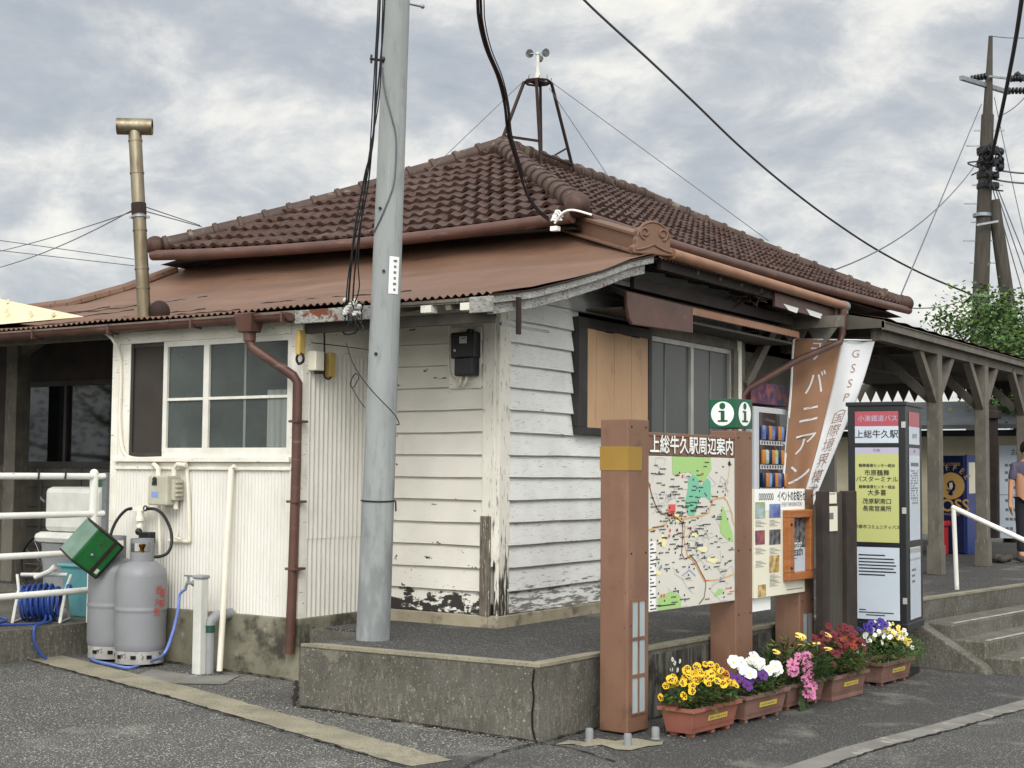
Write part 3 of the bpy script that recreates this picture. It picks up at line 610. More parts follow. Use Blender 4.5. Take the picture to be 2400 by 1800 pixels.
# hip flashing at far left
mb = MB(); pv = [Vector((xl(y), y, z_)) for y, z_ in prof]
for a0, a1 in zip(pv, pv[1:]): mb.bar(a0+Vector((0, 0, -.01)), a1+Vector((0, 0, -.01)), .34, .06)
mb.tube([q+Vector((0, 0, .03)) for q in pv], .045, 8); mb.build('hip_flashing', 'salmon', B, smooth=0, bevel=.01)
# seams and lapped sheet edges on the side roof
mb = MB()
for x0_, y0_, x1_, y1_ in ((-4.6, -.6, -3.0, -.15), (-6.2, -.5, -4.4, .3), (-3.4, -.75, -2.2, -.55), (-2.5, .0, -.9, .02), (-5.6, .4, -4.0, .85), (-7.2, -.3, -5.2, .7)):
    pts = [Vector((x0_+(x1_-x0_)*t, y0_+(y1_-y0_)*t+.01*math.sin(t*31), zroof(y0_+(y1_-y0_)*t)+.017+.004*math.sin(t*40))) for t in np.linspace(0, 1, 24)]
    mb.tube(pts, [.002+.004*abs(math.sin(k_*.9)) for k_ in range(24)], 5)
mb.build('lifted_seam', 'rust', B, smooth=0)
# ---- front lower roof (faces +x)
XO = [(.53, 2.965), (.2, 3.03), (-.2, 3.12), (-.6, 3.26), (-.9, 3.40)]
YE = 17.0; YP = 5.75; nc = 260; g = []
for (x, zz_) in XO:
    y0_ = 1.475+(.53-x)*.588; am = .008*math.exp(-(.53-x)*3)
    g.append([(x, y0_+(YP+.05-y0_)*i/nc, zz_+.012+am*math.sin((y0_+(YP-y0_)*i/nc)*2*math.pi/.066)) for i in range(nc+1)])
mb = MB(); mb.grid(g, flip=True); mb.build('metal_roof', 'salmon', B, smooth=60)
g = [[(x, 1.475+(.53-x)*.588+(YP-1.475-(.53-x)*.588)*i/8, zz_-.03) for i in range(9)] for x, zz_ in XO]
mb = MB(); mb.grid(g); mb.build('soffit', 'soffit', B, smooth=0)
for y in np.arange(2.3, 5.7, .46): mb = MB(); mb.bar((.50, y, 2.90), (-.1, y, 3.01), .045, .06); mb.build('rafter', 'taupe', B, smooth=0)
mb = MB(); mb.box(.46, .50, 1.6, YP, 2.86, 2.945); mb.build('front_fascia', 'darkwood', B, smooth=0)
g = [[(.545, 1.48+4.25*i/500, zq+.006*math.sin(i*4.25/500*2*math.pi/.066)) for i in range(501)] for zq in (2.978, 2.935)]
mb = MB(); mb.grid(g, flip=True); mb.build('sheet_edge', 'tanpipe', B, smooth=60)
# porch roof further along, lower and reaching further out
XP = [(1.02, 2.805), (.6, 2.89), (.1, 2.99), (-.4, 3.09), (-.9, 3.19)]; g = []; nc = 380
for (x, zz_) in XP:
    am = .007*math.exp(-(1.02-x)*3); g.append([(x, YP+(YE-YP)*i/nc, zz_+.012+am*math.sin(i*.35)) for i in range(nc+1)])
mb = MB(); mb.grid(g, flip=True); mb.build('porch_roof', 'salmon', B, smooth=60)
mb = MB(); mb.grid([[(x, YP+(YE-YP)*i/8, z_-.03) for i in range(9)] for x, z_ in XP]); mb.build('soffit', 'soffit', B, smooth=0)
mb = MB(); mb.prism([(-.8, 3.15), (1.0, 2.80), (1.0, 2.72), (-.8, 2.72)], (0, YP+.03, 0), (1, 0, 0), (0, 0, 1), .03); mb.build('porch_gable_board', 'soffit', B, smooth=0)
mb = MB(); mb.box(.97, 1.005, YP, YE, 2.70, 2.79); mb.build('front_fascia', 'taupe', B, smooth=0)
for y in np.arange(6.1, 16.8, .5): mb = MB(); mb.bar((.96, y, 2.76), (-.1, y, 2.97), .045, .06); mb.build('rafter', 'taupe', B, smooth=0)
# hip ridge box and the ornament tile at its end
mb = MB(); h0 = Vector((-.76, 2.24, 3.46)); h1 = Vector((.40, 1.56, 3.06)); mb.bar(h0, h1, .15, .14); mb.bar(h0+Vector((0, 0, .08)), h1+Vector((0, 0, .08)), .19, .03); mb.bar(h0-Vector((0, 0, .07)), h1-Vector((0, 0, .07)), .26, .025)
mb.build('hip_ridge_box', 'salmon', B, smooth=0, bevel=.006)
hd = (h1-h0); hd.z = 0; hd.normalize(); oU = Vector((-hd.y, hd.x, 0)); oc = Vector((.49, 1.44, 2.955))
orn = [(-.19, 0), (.19, 0), (.205, .05), (.185, .075), (.165, .07), (.165, .12), (.15, .15), (.155, .19), (.13, .225), (.10, .235), (.07, .27), (.03, .285), (-.03, .285), (-.07, .27), (-.10, .235), (-.13, .225), (-.155, .19), (-.15, .15), (-.165, .12), (-.165, .07), (-.185, .075), (-.205, .05)]
if oU.dot(rt) < 0: oU = -oU
fac = oU.cross(Vector((0, 0, 1)))
mb = MB(); mb.prism(orn, oc-fac*.03, oU, (0, 0, 1), .07)
OR = mb.build('ridge_ornament', 'sign', B, smooth=0, bevel=.01); OR.data.materials[0] = MT['salmon']
mb = MB()
for s_ in (-1, 1):
    sp = [oc+fac*.045+oU*s_*(.085+.045*math.cos(t)*(1-t/9))+Vector((0, 0, .175+.045*math.sin(t)*(1-t/9))) for t in np.linspace(-1.5, 5.5, 26)]
    mb.tube(sp, .010, 6); mb.tube([oc+fac*.045+oU*s_*q+Vector((0, 0, zq)) for q, zq in ((.17, .03), (.1, .045), (.05, .062), (0, .085))], .009, 6)
mb.tube([oc+fac*.042+oU*.155*math.cos(t)+Vector((0, 0, .13+.14*math.sin(t))) for t in np.linspace(.1, 3.04, 20)], .008, 6)
mb.build('scroll', 'salmon', OR)
# small ornament behind
mb = MB(); mb.prism([(-.1, 0), (.1, 0), (.11, .05), (.05, .1), (0, .13), (-.05, .1), (-.11, .05)], Vector((-.05, 2.05, 3.20)), oU, (0, 0, 1), .05); mb.build('ridge_ornament', 'tile', B, smooth=0, bevel=.008)
# raked bargeboard on the gable end of the side roof
def rake(mb, x0_, x1_, dz0, dz1, ya, yb_):
    ys = np.linspace(ya, yb_, 22); rows = []
    for y in ys:
        zz_ = zroof(y); rows.append([(x0_, y, zz_+dz1), (x1_, y, zz_+dz1), (x1_, y, zz_+dz0), (x0_, y, zz_+dz0), (x0_, y, zz_+dz1)])
    mb.grid(rows, flip=True); mb.add(rows[0][:4], [(0, 1, 2, 3)]); mb.add(rows[-1][:4], [(3, 2, 1, 0)])
mb = MB(); rake(mb, .49, .535, -.005, -.065, Y0, 1.40); rake(mb, .45, .505, -.068, -.140, Y0+.05, 1.3); mb.build('bargeboard', 'peelboard', B, smooth=0, bevel=.005)
mb = MB(); mb.box(.535, .555, -.66, -.62, 2.12, 2.38); rake(mb, .50, .545, .0, -.012, Y0, 1.42); mb.build('rusty_strap', 'rust', B, smooth=0)
mb = MB(); mb.box(-1.25, -.42, -.955, -.93, 2.255, 2.355); mb.build('eave_fascia', 'peelboard', B, smooth=0, bevel=.004); mb = MB(); mb.box(.34, .53, -.95, -.925, 2.25, 2.36); mb.build('eave_fascia', 'peelboard', B, smooth=0, bevel=.004)
mb = MB(); mb.box(-.42, .34, -.93, -.905, 2.325, 2.36); mb.build('eave_fascia', 'taupe', B, smooth=0)
mb = MB(); mb.box(-1.3, .42, -.80, -.74, 2.20, 2.28); mb.build('eave_beam', 'soffit', B, smooth=0)
mb = MB(); mb.box(-9.2, -1.25, -.945, -.925, 2.28, 2.36); mb.build('eave_fascia', 'taupe', B, smooth=0)
for x in (-.08, .26): mb = MB(); mb.box(x, x+.09, -.945, -.87, 2.275, 2.325); mb.build('rafter_end', 'wtrim', B, smooth=0)
# gutter of the side eave with hopper and downspout
mb = MB()
def gutter(mb, p, q, r_=.052, n=9):
    p = Vector(p); q = Vector(q); d = (q-p).normalized(); sdv = d.cross(Vector((0, 0, 1))).normalized(); k = 14; rows = []; rows2 = []
    for i in range(k+1):
        c = p.lerp(q, i/k); rows.append([c+sdv*r_*math.cos(t)-Vector((0, 0, r_*math.sin(t))) for t in np.linspace(0, math.pi, n)]); rows2.append([c+sdv*(r_-.006)*math.cos(t)-Vector((0, 0, (r_-.006)*math.sin(t)-.001)) for t in np.linspace(0, math.pi, n)])
    mb.grid(rows); mb.grid(rows2, flip=True)
    for c in (p, q): mb.add([c+sdv*r_*math.cos(t)-Vector((0, 0, r_*math.sin(t))) for t in np.linspace(0, math.pi, n)], [tuple(range(n))])
    for s_ in (-1, 1): mb.tube([p+sdv*s_*r_, q+sdv*s_*r_], .006, 6)
gutter(mb, (-9.3, -1.0, 2.335), (-1.25, -1.0, 2.325))
for x in np.arange(-8.9, -1, .95): mb.box(x, x+.018, -1.06, -.94, 2.265, 2.34)
G = mb.build('gutter', 'gutter', B)
hx = at(538, 690, 1, -1.0).x
mb = MB(); mb.add([(hx-.085, -1.085, 2.35), (hx+.10, -1.085, 2.35), (hx+.10, -.92, 2.35), (hx-.085, -.92, 2.35), (hx-.06, -1.06, 2.205), (hx+.075, -1.06, 2.205), (hx+.075, -.945, 2.205), (hx-.06, -.945, 2.205)], [(3, 2, 1, 0), (4, 5, 6, 7), (0, 1, 5, 4), (1, 2, 6, 5), (2, 3, 7, 6), (3, 0, 4, 7)])
mb.build('hopper', 'gutter', G, smooth=0, bevel=.008)
dx = at(640, 1000, 1, YB-.075).x
mb = MB(); mb.tube([(hx+.01, -1.0, 2.22), (hx+.01, -1.0, 2.14), (hx+.03, -.99, 2.09), (dx-.02, YB-.10, 1.87), (dx, YB-.075, 1.82), (dx, YB-.075, 1.2), (dx-.015, YB-.078, .3), (dx-.03, YB-.08, -.20)], .037, 14)
for zz_ in (1.52, .92, .42): mb.box(dx-.045-.01*(zz_ < 1), dx+.045, YB-.12, YB, zz_, zz_+.018)
mb.tube([(hx+.01, -1.0, 2.21), (hx+.01, -1.0, 2.14)], .047, 14); mb.build('downspout', 'gutter', B)
# ---- tiled hip roof
A_ = Vector((-.50, 1.90, 3.49)); B_ = Vector((-5.8, 1.90, 3.56)); C_ = Vector((-.50, 11.0, 3.57)); D_ = Vector((-5.8, 11.0, 3.6)); P1 = Vector((-3.15, 4.62, 4.90)); P2 = Vector((-3.15, 8.35, 4.90))
def tiles(mb, e0, e1, t0, t1, rows=12, pitch=.155, sag=.07):
    n = (e1-e0).cross((t0+t1)/2-e0).normalized(); n = n if n.z > 0 else -n
    U = (e1-e0).normalized(); rnd = random.Random(5)
    def P(t, u, h, l, r_):
        s_ = (u-l)/max(r_-l, 1e-6); p = e0.lerp(t0, t)
        a = e0.lerp(t0, t); c = e1.lerp(t1, t); sg = -sag*4*s_*(1-s_)*(1-t)
        return a.lerp(c, s_)+n*h+Vector((0, 0, sg))
    for i in range(rows):
        ta, tb = i/rows, min((i+1.25)/rows, 1)
        def lr(t): return (e0.lerp(t0, t)-e0).dot(U), (e1.lerp(t1, t)-e0).dot(U)
        la, ra = lr(ta); lb, rb = lr(tb)
        k = max(2, int((ra-la)/pitch*8)); g = [[], [], []]; jit = {}
        for j in range(k+1):
            s_ = j/k; ua = la+(ra-la)*s_; ub = lb+(rb-lb)*s_
            ti = math.floor(ua/pitch)
            if ti not in jit: jit[ti] = rnd.uniform(-.007, .012)
            ph = (ua/pitch) % 1; h = .026*(math.sin(math.pi*min(ph/.62, 1))**.8 if ph < .62 else -.22*math.sin(math.pi*(ph-.62)/.38))
            phb = (ub/pitch) % 1; hb = .026*(math.sin(math.pi*min(phb/.62, 1))**.8 if phb < .62 else -.22*math.sin(math.pi*(phb-.62)/.38))
            g[0].append(P(ta, ua, h+.002, la, ra)); g[1].append(P(ta, ua, h+.034+jit[ti], la, ra)); g[2].append(P(tb, ub, hb-.004, lb, rb))
        mb.grid(g)
def faces_up(o): return o
mb = MB(); tiles(mb, B_, A_, P1, P1); mb.build('tile_roof', 'tile', B, smooth=50)
mb = MB(); tiles(mb, A_, C_, P1, P2, sag=.035); mb.build('tile_roof', 'tile', B, smooth=50)
mb = MB(); tiles(mb, D_, B_, P2, P1); mb.build('tile_roof', 'tile', B, smooth=50)
mb = MB(); tiles(mb, C_, D_, P2, P2); mb.build('tile_roof', 'tile', B, smooth=50)
mb = MB(); dn = Vector((0, 0, -.16)); mb.add([A_+dn, B_+dn, D_+dn, C_+dn, P1+dn, P2+dn], [(0, 4, 1), (1, 4, 5, 2), (2, 5, 3), (3, 5, 4, 0)]); mb.build('roof_underlay', 'darkwood', B, smooth=0)
def ridge(mb, p, q, r_=.095, seg=.27, sag=0):
    p = Vector(p); q = Vector(q); Ln = (q-p).length; k = int(Ln/seg)
    for i in range(k):
        a = p.lerp(q, i/k)-Vector((0, 0, sag*4*(i/k)*(1-i/k))); t2 = (i+1.12)/k; c = p.lerp(q, t2)-Vector((0, 0, sag*4*t2*(1-t2) if t2 < 1 else 0)); m1 = a.lerp(c, .16)
        mb.tube([a, a.lerp(c, .03), m1, m1.lerp(c, .02), c], [r_*1.05, r_*1.16, r_*1.16, r_, r_*.9], 12)
up_ = Vector((0, 0, .05))
RT = None
for (a, c, sg) in ((A_+Vector((-.02, .04, .03)), P1, .03), (B_+Vector((.02, .03, 0)), P1, .05), (P1, P2, 0), (C_, P2, .04), (D_, P2, .04)):
    mb = MB(); ridge(mb, a+up_, c+up_, sag=sg); mb.build('ridge_tiles', 'ridge', B, smooth=40)
for p, r_ in ((A_+Vector((.02, -.02, .05)), .12), (B_+Vector((-.05, -.03, .05)), .115), (C_+Vector((.03, .04, .04)), .12)):
    mb = MB(); mb.ball(p, r_, 18, 10, (1, 1, .95)); mb.build('hip_end_tile', 'tile', B)
# boxed dark eave and wall under the tiles, upper gutters
mb = MB(); W0 = [(-.92, 2.32), (-5.5, 2.32), (-5.5, 10.6), (-.92, 10.6)]
ev = [A_, B_, D_, C_]
for i in range(4):
    j = (i+1) % 4; a, c = ev[i], ev[j]
    mb.add([a+Vector((0, 0, -.03)), c+Vector((0, 0, -.03)), Vector((*W0[j], c.z-.12)), Vector((*W0[i], a.z-.12))], [(0, 1, 2, 3)])
    mb.add([Vector((*W0[i], 3.5)), Vector((*W0[j], 3.5)), Vector((*W0[j], 2.6)), Vector((*W0[i], 2.6))], [(0, 1, 2, 3)])
mb.build('boxed_eave', 'darkwood', B, smooth=0)
mb = MB()
def sagline(p, q, sg, off, k=22): return [Vector(p).lerp(Vector(q), i/k)-Vector((0, 0, sg*4*(i/k)*(1-i/k)))+Vector(off) for i in range(k+1)]
mb.tube(sagline(B_+Vector((-.05, 0, 0)), A_+Vector((.0, 0, 0)), .07, (0, -.065, -.06)), .058, 12); mb.build('upper_gutter', 'gutter', B)
mb = MB(); mb.tube(sagline(A_+Vector((0, .1, 0)), C_+Vector((0, .1, 0)), .035, (.06, 0, -.055)), .055, 12); mb.build('upper_gutter', 'gutter', B)

# ---- front: boarded shutter box, window, hood
mb = MB(); f_ = .085
y0_, y1_, z0_, z1_ = 1.065, 2.34, 1.475, 2.44
mb.box(XF, .03, y0_, y1_, z1_-f_, z1_); mb.box(XF, .03, y0_, y1_, z0_, z0_+.06); mb.box(XF, .03, y0_, y0_+.14, z0_+.06, z1_-f_); mb.box(XF, .03, y1_-.06, y1_, z0_+.06, z1_-f_)
SB = mb.build('shutter_box', 'frame_dk', B, smooth=0, bevel=.004)
mb = MB()
for k in range(7):
    yy = y0_+.14+(y1_-.06-y0_-.14)*k/7; mb.box(-.02, .020+.002*(k % 2), yy+.001, yy+(y1_-.06-y0_-.14)/7-.001, z0_+.06, z1_-f_-.005*(k % 3))
mb.build('panel', 'tan', SB, smooth=0)
mb = MB(); mb.box(XF-.02, 0, 2.34, 4.24, 2.40, 2.49); mb.box(XF-.02, .01, 4.13, 4.24, .85, 2.40); mb.box(XF-.02, .01, 2.34, 4.24, .85, .93)
FW = mb.build('window', 'taupe', B, smooth=0, bevel=.004)
mb = MB()
for a, c in ((2.345, 2.38), (3.22, 3.28), (4.09, 4.13)): mb.box(XF-.01, XF+.03, a, c, .93, 2.40)
mb.box(XF-.012, XF+.028, 2.34, 4.13, 2.355, 2.40); mb.box(XF-.012, XF+.028, 2.34, 4.13, .93, .97); mb.build('sash', 'alu', FW, smooth=0)
for yy in (2.72, 3.68): mb = MB(); mb.box(XF-.01, XF+.012, yy, yy+.02, .95, 2.37); mb.build('inner_stile', 'curtain', FW, smooth=0)
mb = MB(); mb.box(XF-.005, XF+.004, 2.36, 4.1, .95, 2.37); mb.build('pane', 'glass2', FW, smooth=0)
# end wall of the front room and its white post
mb = MB(); mb.box(XF-.06, XF+.05, 4.22, 4.34, 0, 3.05); mb.build('wall_end_post', 'wtrim', B, smooth=0)
mb = MB(); mb.box(-1.6, XF-.06, 4.26, 4.30, 0, 3.1); mb.build('return_wall', 'greyw', B, smooth=0)
# hood over the front window
mb = MB(); hx1 = .36
mb.add([(XF, 1.2, 2.80), (XF, 4.95, 2.80), (hx1, 4.95, 2.64), (hx1, 1.2, 2.64), (XF, 1.2, 2.77), (XF, 4.95, 2.77), (hx1, 4.95, 2.60), (hx1, 1.2, 2.60)], [(3, 2, 1, 0), (4, 5, 6, 7), (0, 1, 5, 4), (1, 2, 6, 5), (2, 3, 7, 6), (3, 0, 4, 7)])
HD = mb.build('awning', 'darkwood', B, smooth=0)
mb = MB(); g = [[], []]
for i in range(301):
    y = 2.40+2.5*i/300; s_ = .006*math.sin(y*2*math.pi/.05); g[0].append((hx1+.03, y, 2.625+s_)); g[1].append((.10, y, 2.72+s_))
mb.grid(g, flip=True); g2 = [[(p[0], p[1], p[2]) for p in g[0]], [(p[0], p[1], p[2]-.06) for p in g[0]]]; mb.grid(g2); mb.build('corrugated_edge', 'tanpipe', HD, smooth=60)
mb = MB(); pr_ = [(0, .03), (1.22, .02), (1.22, -.21), (.10, -.235), (.05, -.19), (.015, -.10)]
mb.prism([(a+1.2, c+2.61) for a, c in pr_], (hx1+.005, 0, 0), (0, 1, 0), (0, 0, 1), .03); mb.build('front_board', 'gutter', HD, smooth=0, bevel=.006)
mb = MB(); mb.box(XF-.0, hx1-.03, 1.25, 4.9, 2.50, 2.52); mb.build('hood_lining', 'soffit', HD, smooth=0)
mb = MB(); mb.box(.26, .30, 1.5, 4.95, 2.70, 2.80); mb.build('top_flashing', 'darkwood', HD, smooth=0)
# zigzag valance under the front eave past the hood
mb = MB(); zz_ = []
for k in range(4): zz_ += [(-.35+k*.14, 2.70), (-.28+k*.14, 2.60)]
zz_ += [(.21, 2.72), (.36, 2.50), (.60, 2.80), (.60, 2.95), (-.35, 2.95)]
mb.prism(zz_, (0, 5.60, 0), (1, 0, 0), (0, 0, 1), .02); mb.build('zigzag_valance', 'greyw', B, smooth=0)
# front gutter pipe, hopper and slanting downspout
mb = MB(); mb.tube([(.585, 1.62, 2.985), (.585, 5.70, 2.965)], .047, 14); GF = mb.build('front_gutter', 'tanpipe', B)
mb = MB(); mb.tube([(.585, 5.64, 2.965), (.585, 5.74, 2.965)], .053, 14); mb.box(.56, .61, 5.70, 5.74, 2.88, 2.95); mb.build('gutter_cap', 'galv', GF)
hp_ = Vector((.585, 5.62, 2.925))
mb = MB(); mb.lathe([(.052, 0), (.055, -.10), (.04, -.17), (.037, -.28)], hp_, 14); mb.build('hopper', 'gutter', GF)
mb = MB(); mb.tube([hp_+Vector((0, 0, -.25)), hp_+Vector((-.02, -.02, -.36)), (.30, 5.1, 2.36), (.02, 4.42, 2.02), (-.01, 4.37, 1.95), (-.01, 4.37, .05)], .036, 12); mb.build('downspout', 'gutter', B)
mb = MB()   # dead nest and loose wood under the front eave
for k in range(46):
    c = Vector((.40+random.uniform(-.08, .08), 3.6+random.uniform(-.25, .25), 2.86+random.uniform(-.05, .05))); mb.bar(c, c+Vector((random.uniform(-.12, .12), random.uniform(-.16, .16), random.uniform(-.09, .05))), .007, .007)
mb.build('dead_twigs', 'rust', B, smooth=0)
mb = MB(); mb.box(.50, .525, 3.95, 5.65, 2.79, 2.925); mb.build('broken_board', 'gutter', B, smooth=0)
mb = MB(); mb.add([(.527, 4.15, 2.835), (.527, 4.55, 2.83), (.527, 4.5, 2.775), (.527, 4.28, 2.785), (.527, 4.75, 2.845), (.527, 5.2, 2.835), (.527, 5.15, 2.78), (.527, 4.85, 2.79)], [(0, 1, 2, 3), (4, 5, 6, 7)]); mb.build('flaking_paint', 'white', B, smooth=0)

# ---- porch on the right: posts, braces, beams, ceiling, back wall
mb = MB(); mb.box(.80, .92, 5.9, 17, 2.60, 2.74); mb.box(-.9, -.8, 7.5, 17, 2.66, 2.8); mb.build('porch_beam', 'taupe', B, smooth=0)
for (x, y) in ((.85, 7.99), (.87, 9.97), (.89, 12.05), (.91, 14.2)):
    mb = MB(); mb.box(x-.075, x+.075, y-.075, y+.075, .0, 2.60); PP = mb.build('porch_post', 'taupe', B, smooth=0, bevel=.008)
    for s_ in (-1, 1):
        mb = MB(); mb.bar((x, y+s_*.03, 2.05), (x, y+s_*.66, 2.63), .09, .10); mb.build('brace', 'taupe', PP, smooth=0)
    mb = MB(); mb.bar((x-.03, y, 2.05), (x-.66, y, 2.63), .09, .10); mb.build('brace', 'taupe', PP, smooth=0)
    mb = MB(); mb.box(x-.085, x+.085, y-.085, y+.085, 0, .34); mb.build('post_foot', 'taupe', PP, smooth=0)
mb = MB(); mb.box(-.10, -.0, 4.34, 4.42, 0, 2.7); mb.build('porch_post', 'taupe', B, smooth=0)
mb = MB(); mb.bar((.0, 4.40, 2.05), (.0, 5.15, 2.72), .08, .10); mb.build('brace', 'taupe', B, smooth=0)
mb = MB(); mb.box(-3.0, .45, 4.4, 17, 2.84, 2.86); mb.build('porch_ceiling', 'soffit', B, smooth=0)
mb = MB(); mb.box(-1.0, -.92, 4.3, 8.2, 0, 2.82); mb.box(-1.0, -.4, 8.0, 8.08, 0, 2.82); mb.build('porch_back_wall', 'greyw', B, smooth=0)
zt0, zt1 = at(1960, 842, 1, 16.9).z, at(1960, 868, 1, 16.9).z; wt = at(1972, 860, 1, 16.9).x-at(1960, 860, 1, 16.9).x; zz_ = []; xq = -6.0
while xq < .9: zz_ += [(xq, zt0), (xq+wt, zt1)]; xq += 2*wt
zz_ += [(xq, zt0), (xq, 2.86), (-6, 2.86)]
mb = MB(); mb.prism(zz_, (0, 16.9, 0), (1, 0, 0), (0, 0, 1), .04); mb.build('sawtooth_frieze', 'soffit', B, smooth=0)
for y in (5.2, 6.4, 7.6, 8.8): mb = MB(); mb.bar((.75, y, 2.75), (-.95, y, 2.75), .08, .12); mb.build('tie_beam', 'taupe', B, smooth=0)

# ---- porch at the far left behind the fence
mb = MB(); mb.box(-6.69, -6.51, .62, .80, -.10, 2.62); mb.build('porch_post', 'taupe', B, smooth=0, bevel=.008)
mb = MB(); mb.box(-9.4, -3.4, .98, 1.1, 2.06, 2.75); mb.box(-9.4, -7.02, .98, 1.1, 1.2, 2.06); mb.box(-5.3, -3.4, .98, 1.1, 1.2, 2.06); mb.build('dark_wall', 'darkwood', B, smooth=0)
mb = MB(); mb.box(-9.4, -3.4, .99, 1.1, -.1, 1.2)
for k in range(6): mb.box(-9.4, -3.4, .972, .995, -.08+k*.21, -.08+k*.21+.195)
for x in np.arange(-8.4, -3.5, .62): mb.box(x, x+.04, .962, .972, -.1, 1.2)
mb.build('board_wall', 'soffit', B, smooth=0)
mb = MB()
mb.box(-7.02, -5.28, .955, 1.02, 1.17, 1.235); mb.box(-7.02, -5.28, .955, 1.02, 2.03, 2.08)
for x in (-7.02, -6.17, -5.32): mb.box(x, x+.04, .955, 1.0, 1.235, 2.03)
LW = mb.build('window', 'frame_dk', B, smooth=0)
mb = MB(); mb.box(-6.98, -5.32, .985, .99, 1.235, 2.03); mb.build('pane', 'glassdk', LW, smooth=0)
mb = MB(); mb.bar((-6.6, .71, 2.35), (-6.0, .71, 2.6), .09, .09); mb.bar((-9.2, .71, 2.55), (-3.4, .71, 2.55), .1, .14); mb.build('porch_beam', 'taupe', B, smooth=0)
# ================================================================== NEAR UTILITY POLE AND ITS FITTINGS
pb = Vector((-.333, -1.115, 0)); pt_ = at(858, 0, 1, -1.115); pt_ = pb+(pt_-pb)*1.75
P = thing('utility_pole', 'smooth grey concrete utility pole standing on the platform corner before the house', 'utility pole', pb)
mb = MB(); mb.tube([pb-Vector((0, 0, .1)), pb.lerp(pt_, .3), pb.lerp(pt_, .6), pt_], [.118, .103, .088, .072], 40); mb.build('pole', 'pole', P)
pdir = (pt_-pb).normalized()
def ponp(Y): # point on pole axis seen at photo height Y
    lo, hi = 0, 1
    for _ in range(40):
        m = (lo+hi)/2; q = pb.lerp(pt_, m)-CAM; yy = (-(q.dot(up))/q.dot(fw)*FPX+900)/SC
        lo, hi = (m, hi) if yy > Y else (lo, m)
    return pb.lerp(pt_, lo)
def rad(q): t = (q-pb).length/(pt_-pb).length; return .118-.046*min(t*1.05, 1)
tocam = Vector((CAM.x-pb.x, CAM.y-pb.y, 0)).normalized(); side = Vector((tocam.y, -tocam.x, 0)); side = side if side.dot(rt) > 0 else -side
q = ponp(1082); r_ = rad(q)
mb = MB(); mb.tube([q+Vector((math.cos(t), math.sin(t), .02*math.sin(t*2)))*(r_+.004) for t in np.linspace(0, 6.28, 30)][:-1], .006, 6, closed=True); e = q+side*(r_+.01); mb.tube([e, e+Vector((.01, -.01, -.03)), e+Vector((.02, -.02, -.07))], .006, 6); mb.build('cable_tie', 'rubber', P)
q = ponp(598); r_ = rad(q)
for nm, h0_, m_, ex in (('number_plate', .26, 'white', .004),):
    mb = MB(); rows = []
    for t in np.linspace(.12, .72, 6):
        d = tocam*math.cos(t*1.25)+side*math.sin(t*1.25); rows.append([q+d*(r_+ex)+pdir*(-h0_/2), q+d*(r_+ex)+pdir*(h0_/2)])
    mb.grid(rows); PL = mb.build(nm, m_, P, smooth=60)
mb = MB(); d = tocam*math.cos(.55)+side*math.sin(.55); tu = (Vector((0, 0, 1)).cross(d)).normalized()
for k, s_ in ((.10, 1), (.06, .7), (.02, .8), (-.02, .6), (-.06, .9), (-.10, .6)): mb.obox(q+d*(r_+.006)+pdir*k, tu*.014*s_, pdir*.008, d*.001)
mb.build('plate_marks', 'inkgrey', PL, smooth=0)
for Y, sd_ in ((767, -.5), (455, -.65), (590, -.2)):
    q = ponp(Y); r_ = rad(q); d = tocam*math.cos(sd_)+side*math.sin(sd_); mb = MB(); mb.tube([q+d*(r_-.01), q+d*(r_+.012)], .011, 8); mb.build('bolt_hole', 'blackpl', P)
q = ponp(134); r_ = rad(q); d = -side*.9+tocam*.3
mb = MB(); mb.tube([q+d*(r_-.02), q+d*(r_+.10)], .010, 8); mb.ball(q+d*r_*1.0+tocam*.02, .022, 10, 6); mb.tube([q+d*(r_+.09)-Vector((0, 0, .03)), q+d*(r_+.09)+Vector((0, 0, .03))], .008, 6); mb.build('cable_bracket', 'blackpl', P)
q = ponp(6); r_ = rad(q); mb = MB(); mb.tube([q+side*(r_-.02), q+side*(r_+.09)-Vector((0, 0, .02))], .010, 8); mb.ball(q+side*(r_+.09)-Vector((0, 0, .02)), .016, 8, 6); mb.build('step_bolt', 'galv', P)
mb = MB(); sp_ = []
for k in range(40):
    q = pb.lerp(pt_, .004+k/39*.99); d = (tocam*.86+side*.5).normalized(); sp_.append(q+d*(rad(q)-.001))
mb.tube(sp_, .003, 4); mb.build('mould_seam', 'pvcg', P)
mb = MB(); pts = []
for Y, k in ((150, -.85), (200, -.55), (255, -.1), (300, .2), (360, .25), (410, .15), (470, -.35), (505, -.9)):
    q = ponp(Y); d = tocam*math.cos(k*1.3)+side*math.sin(k*1.3); pts.append(q+d*(rad(q)+.008))
mb.tube(spline(pts), .006, 6); mb.build('loose_wire', 'wire', P)

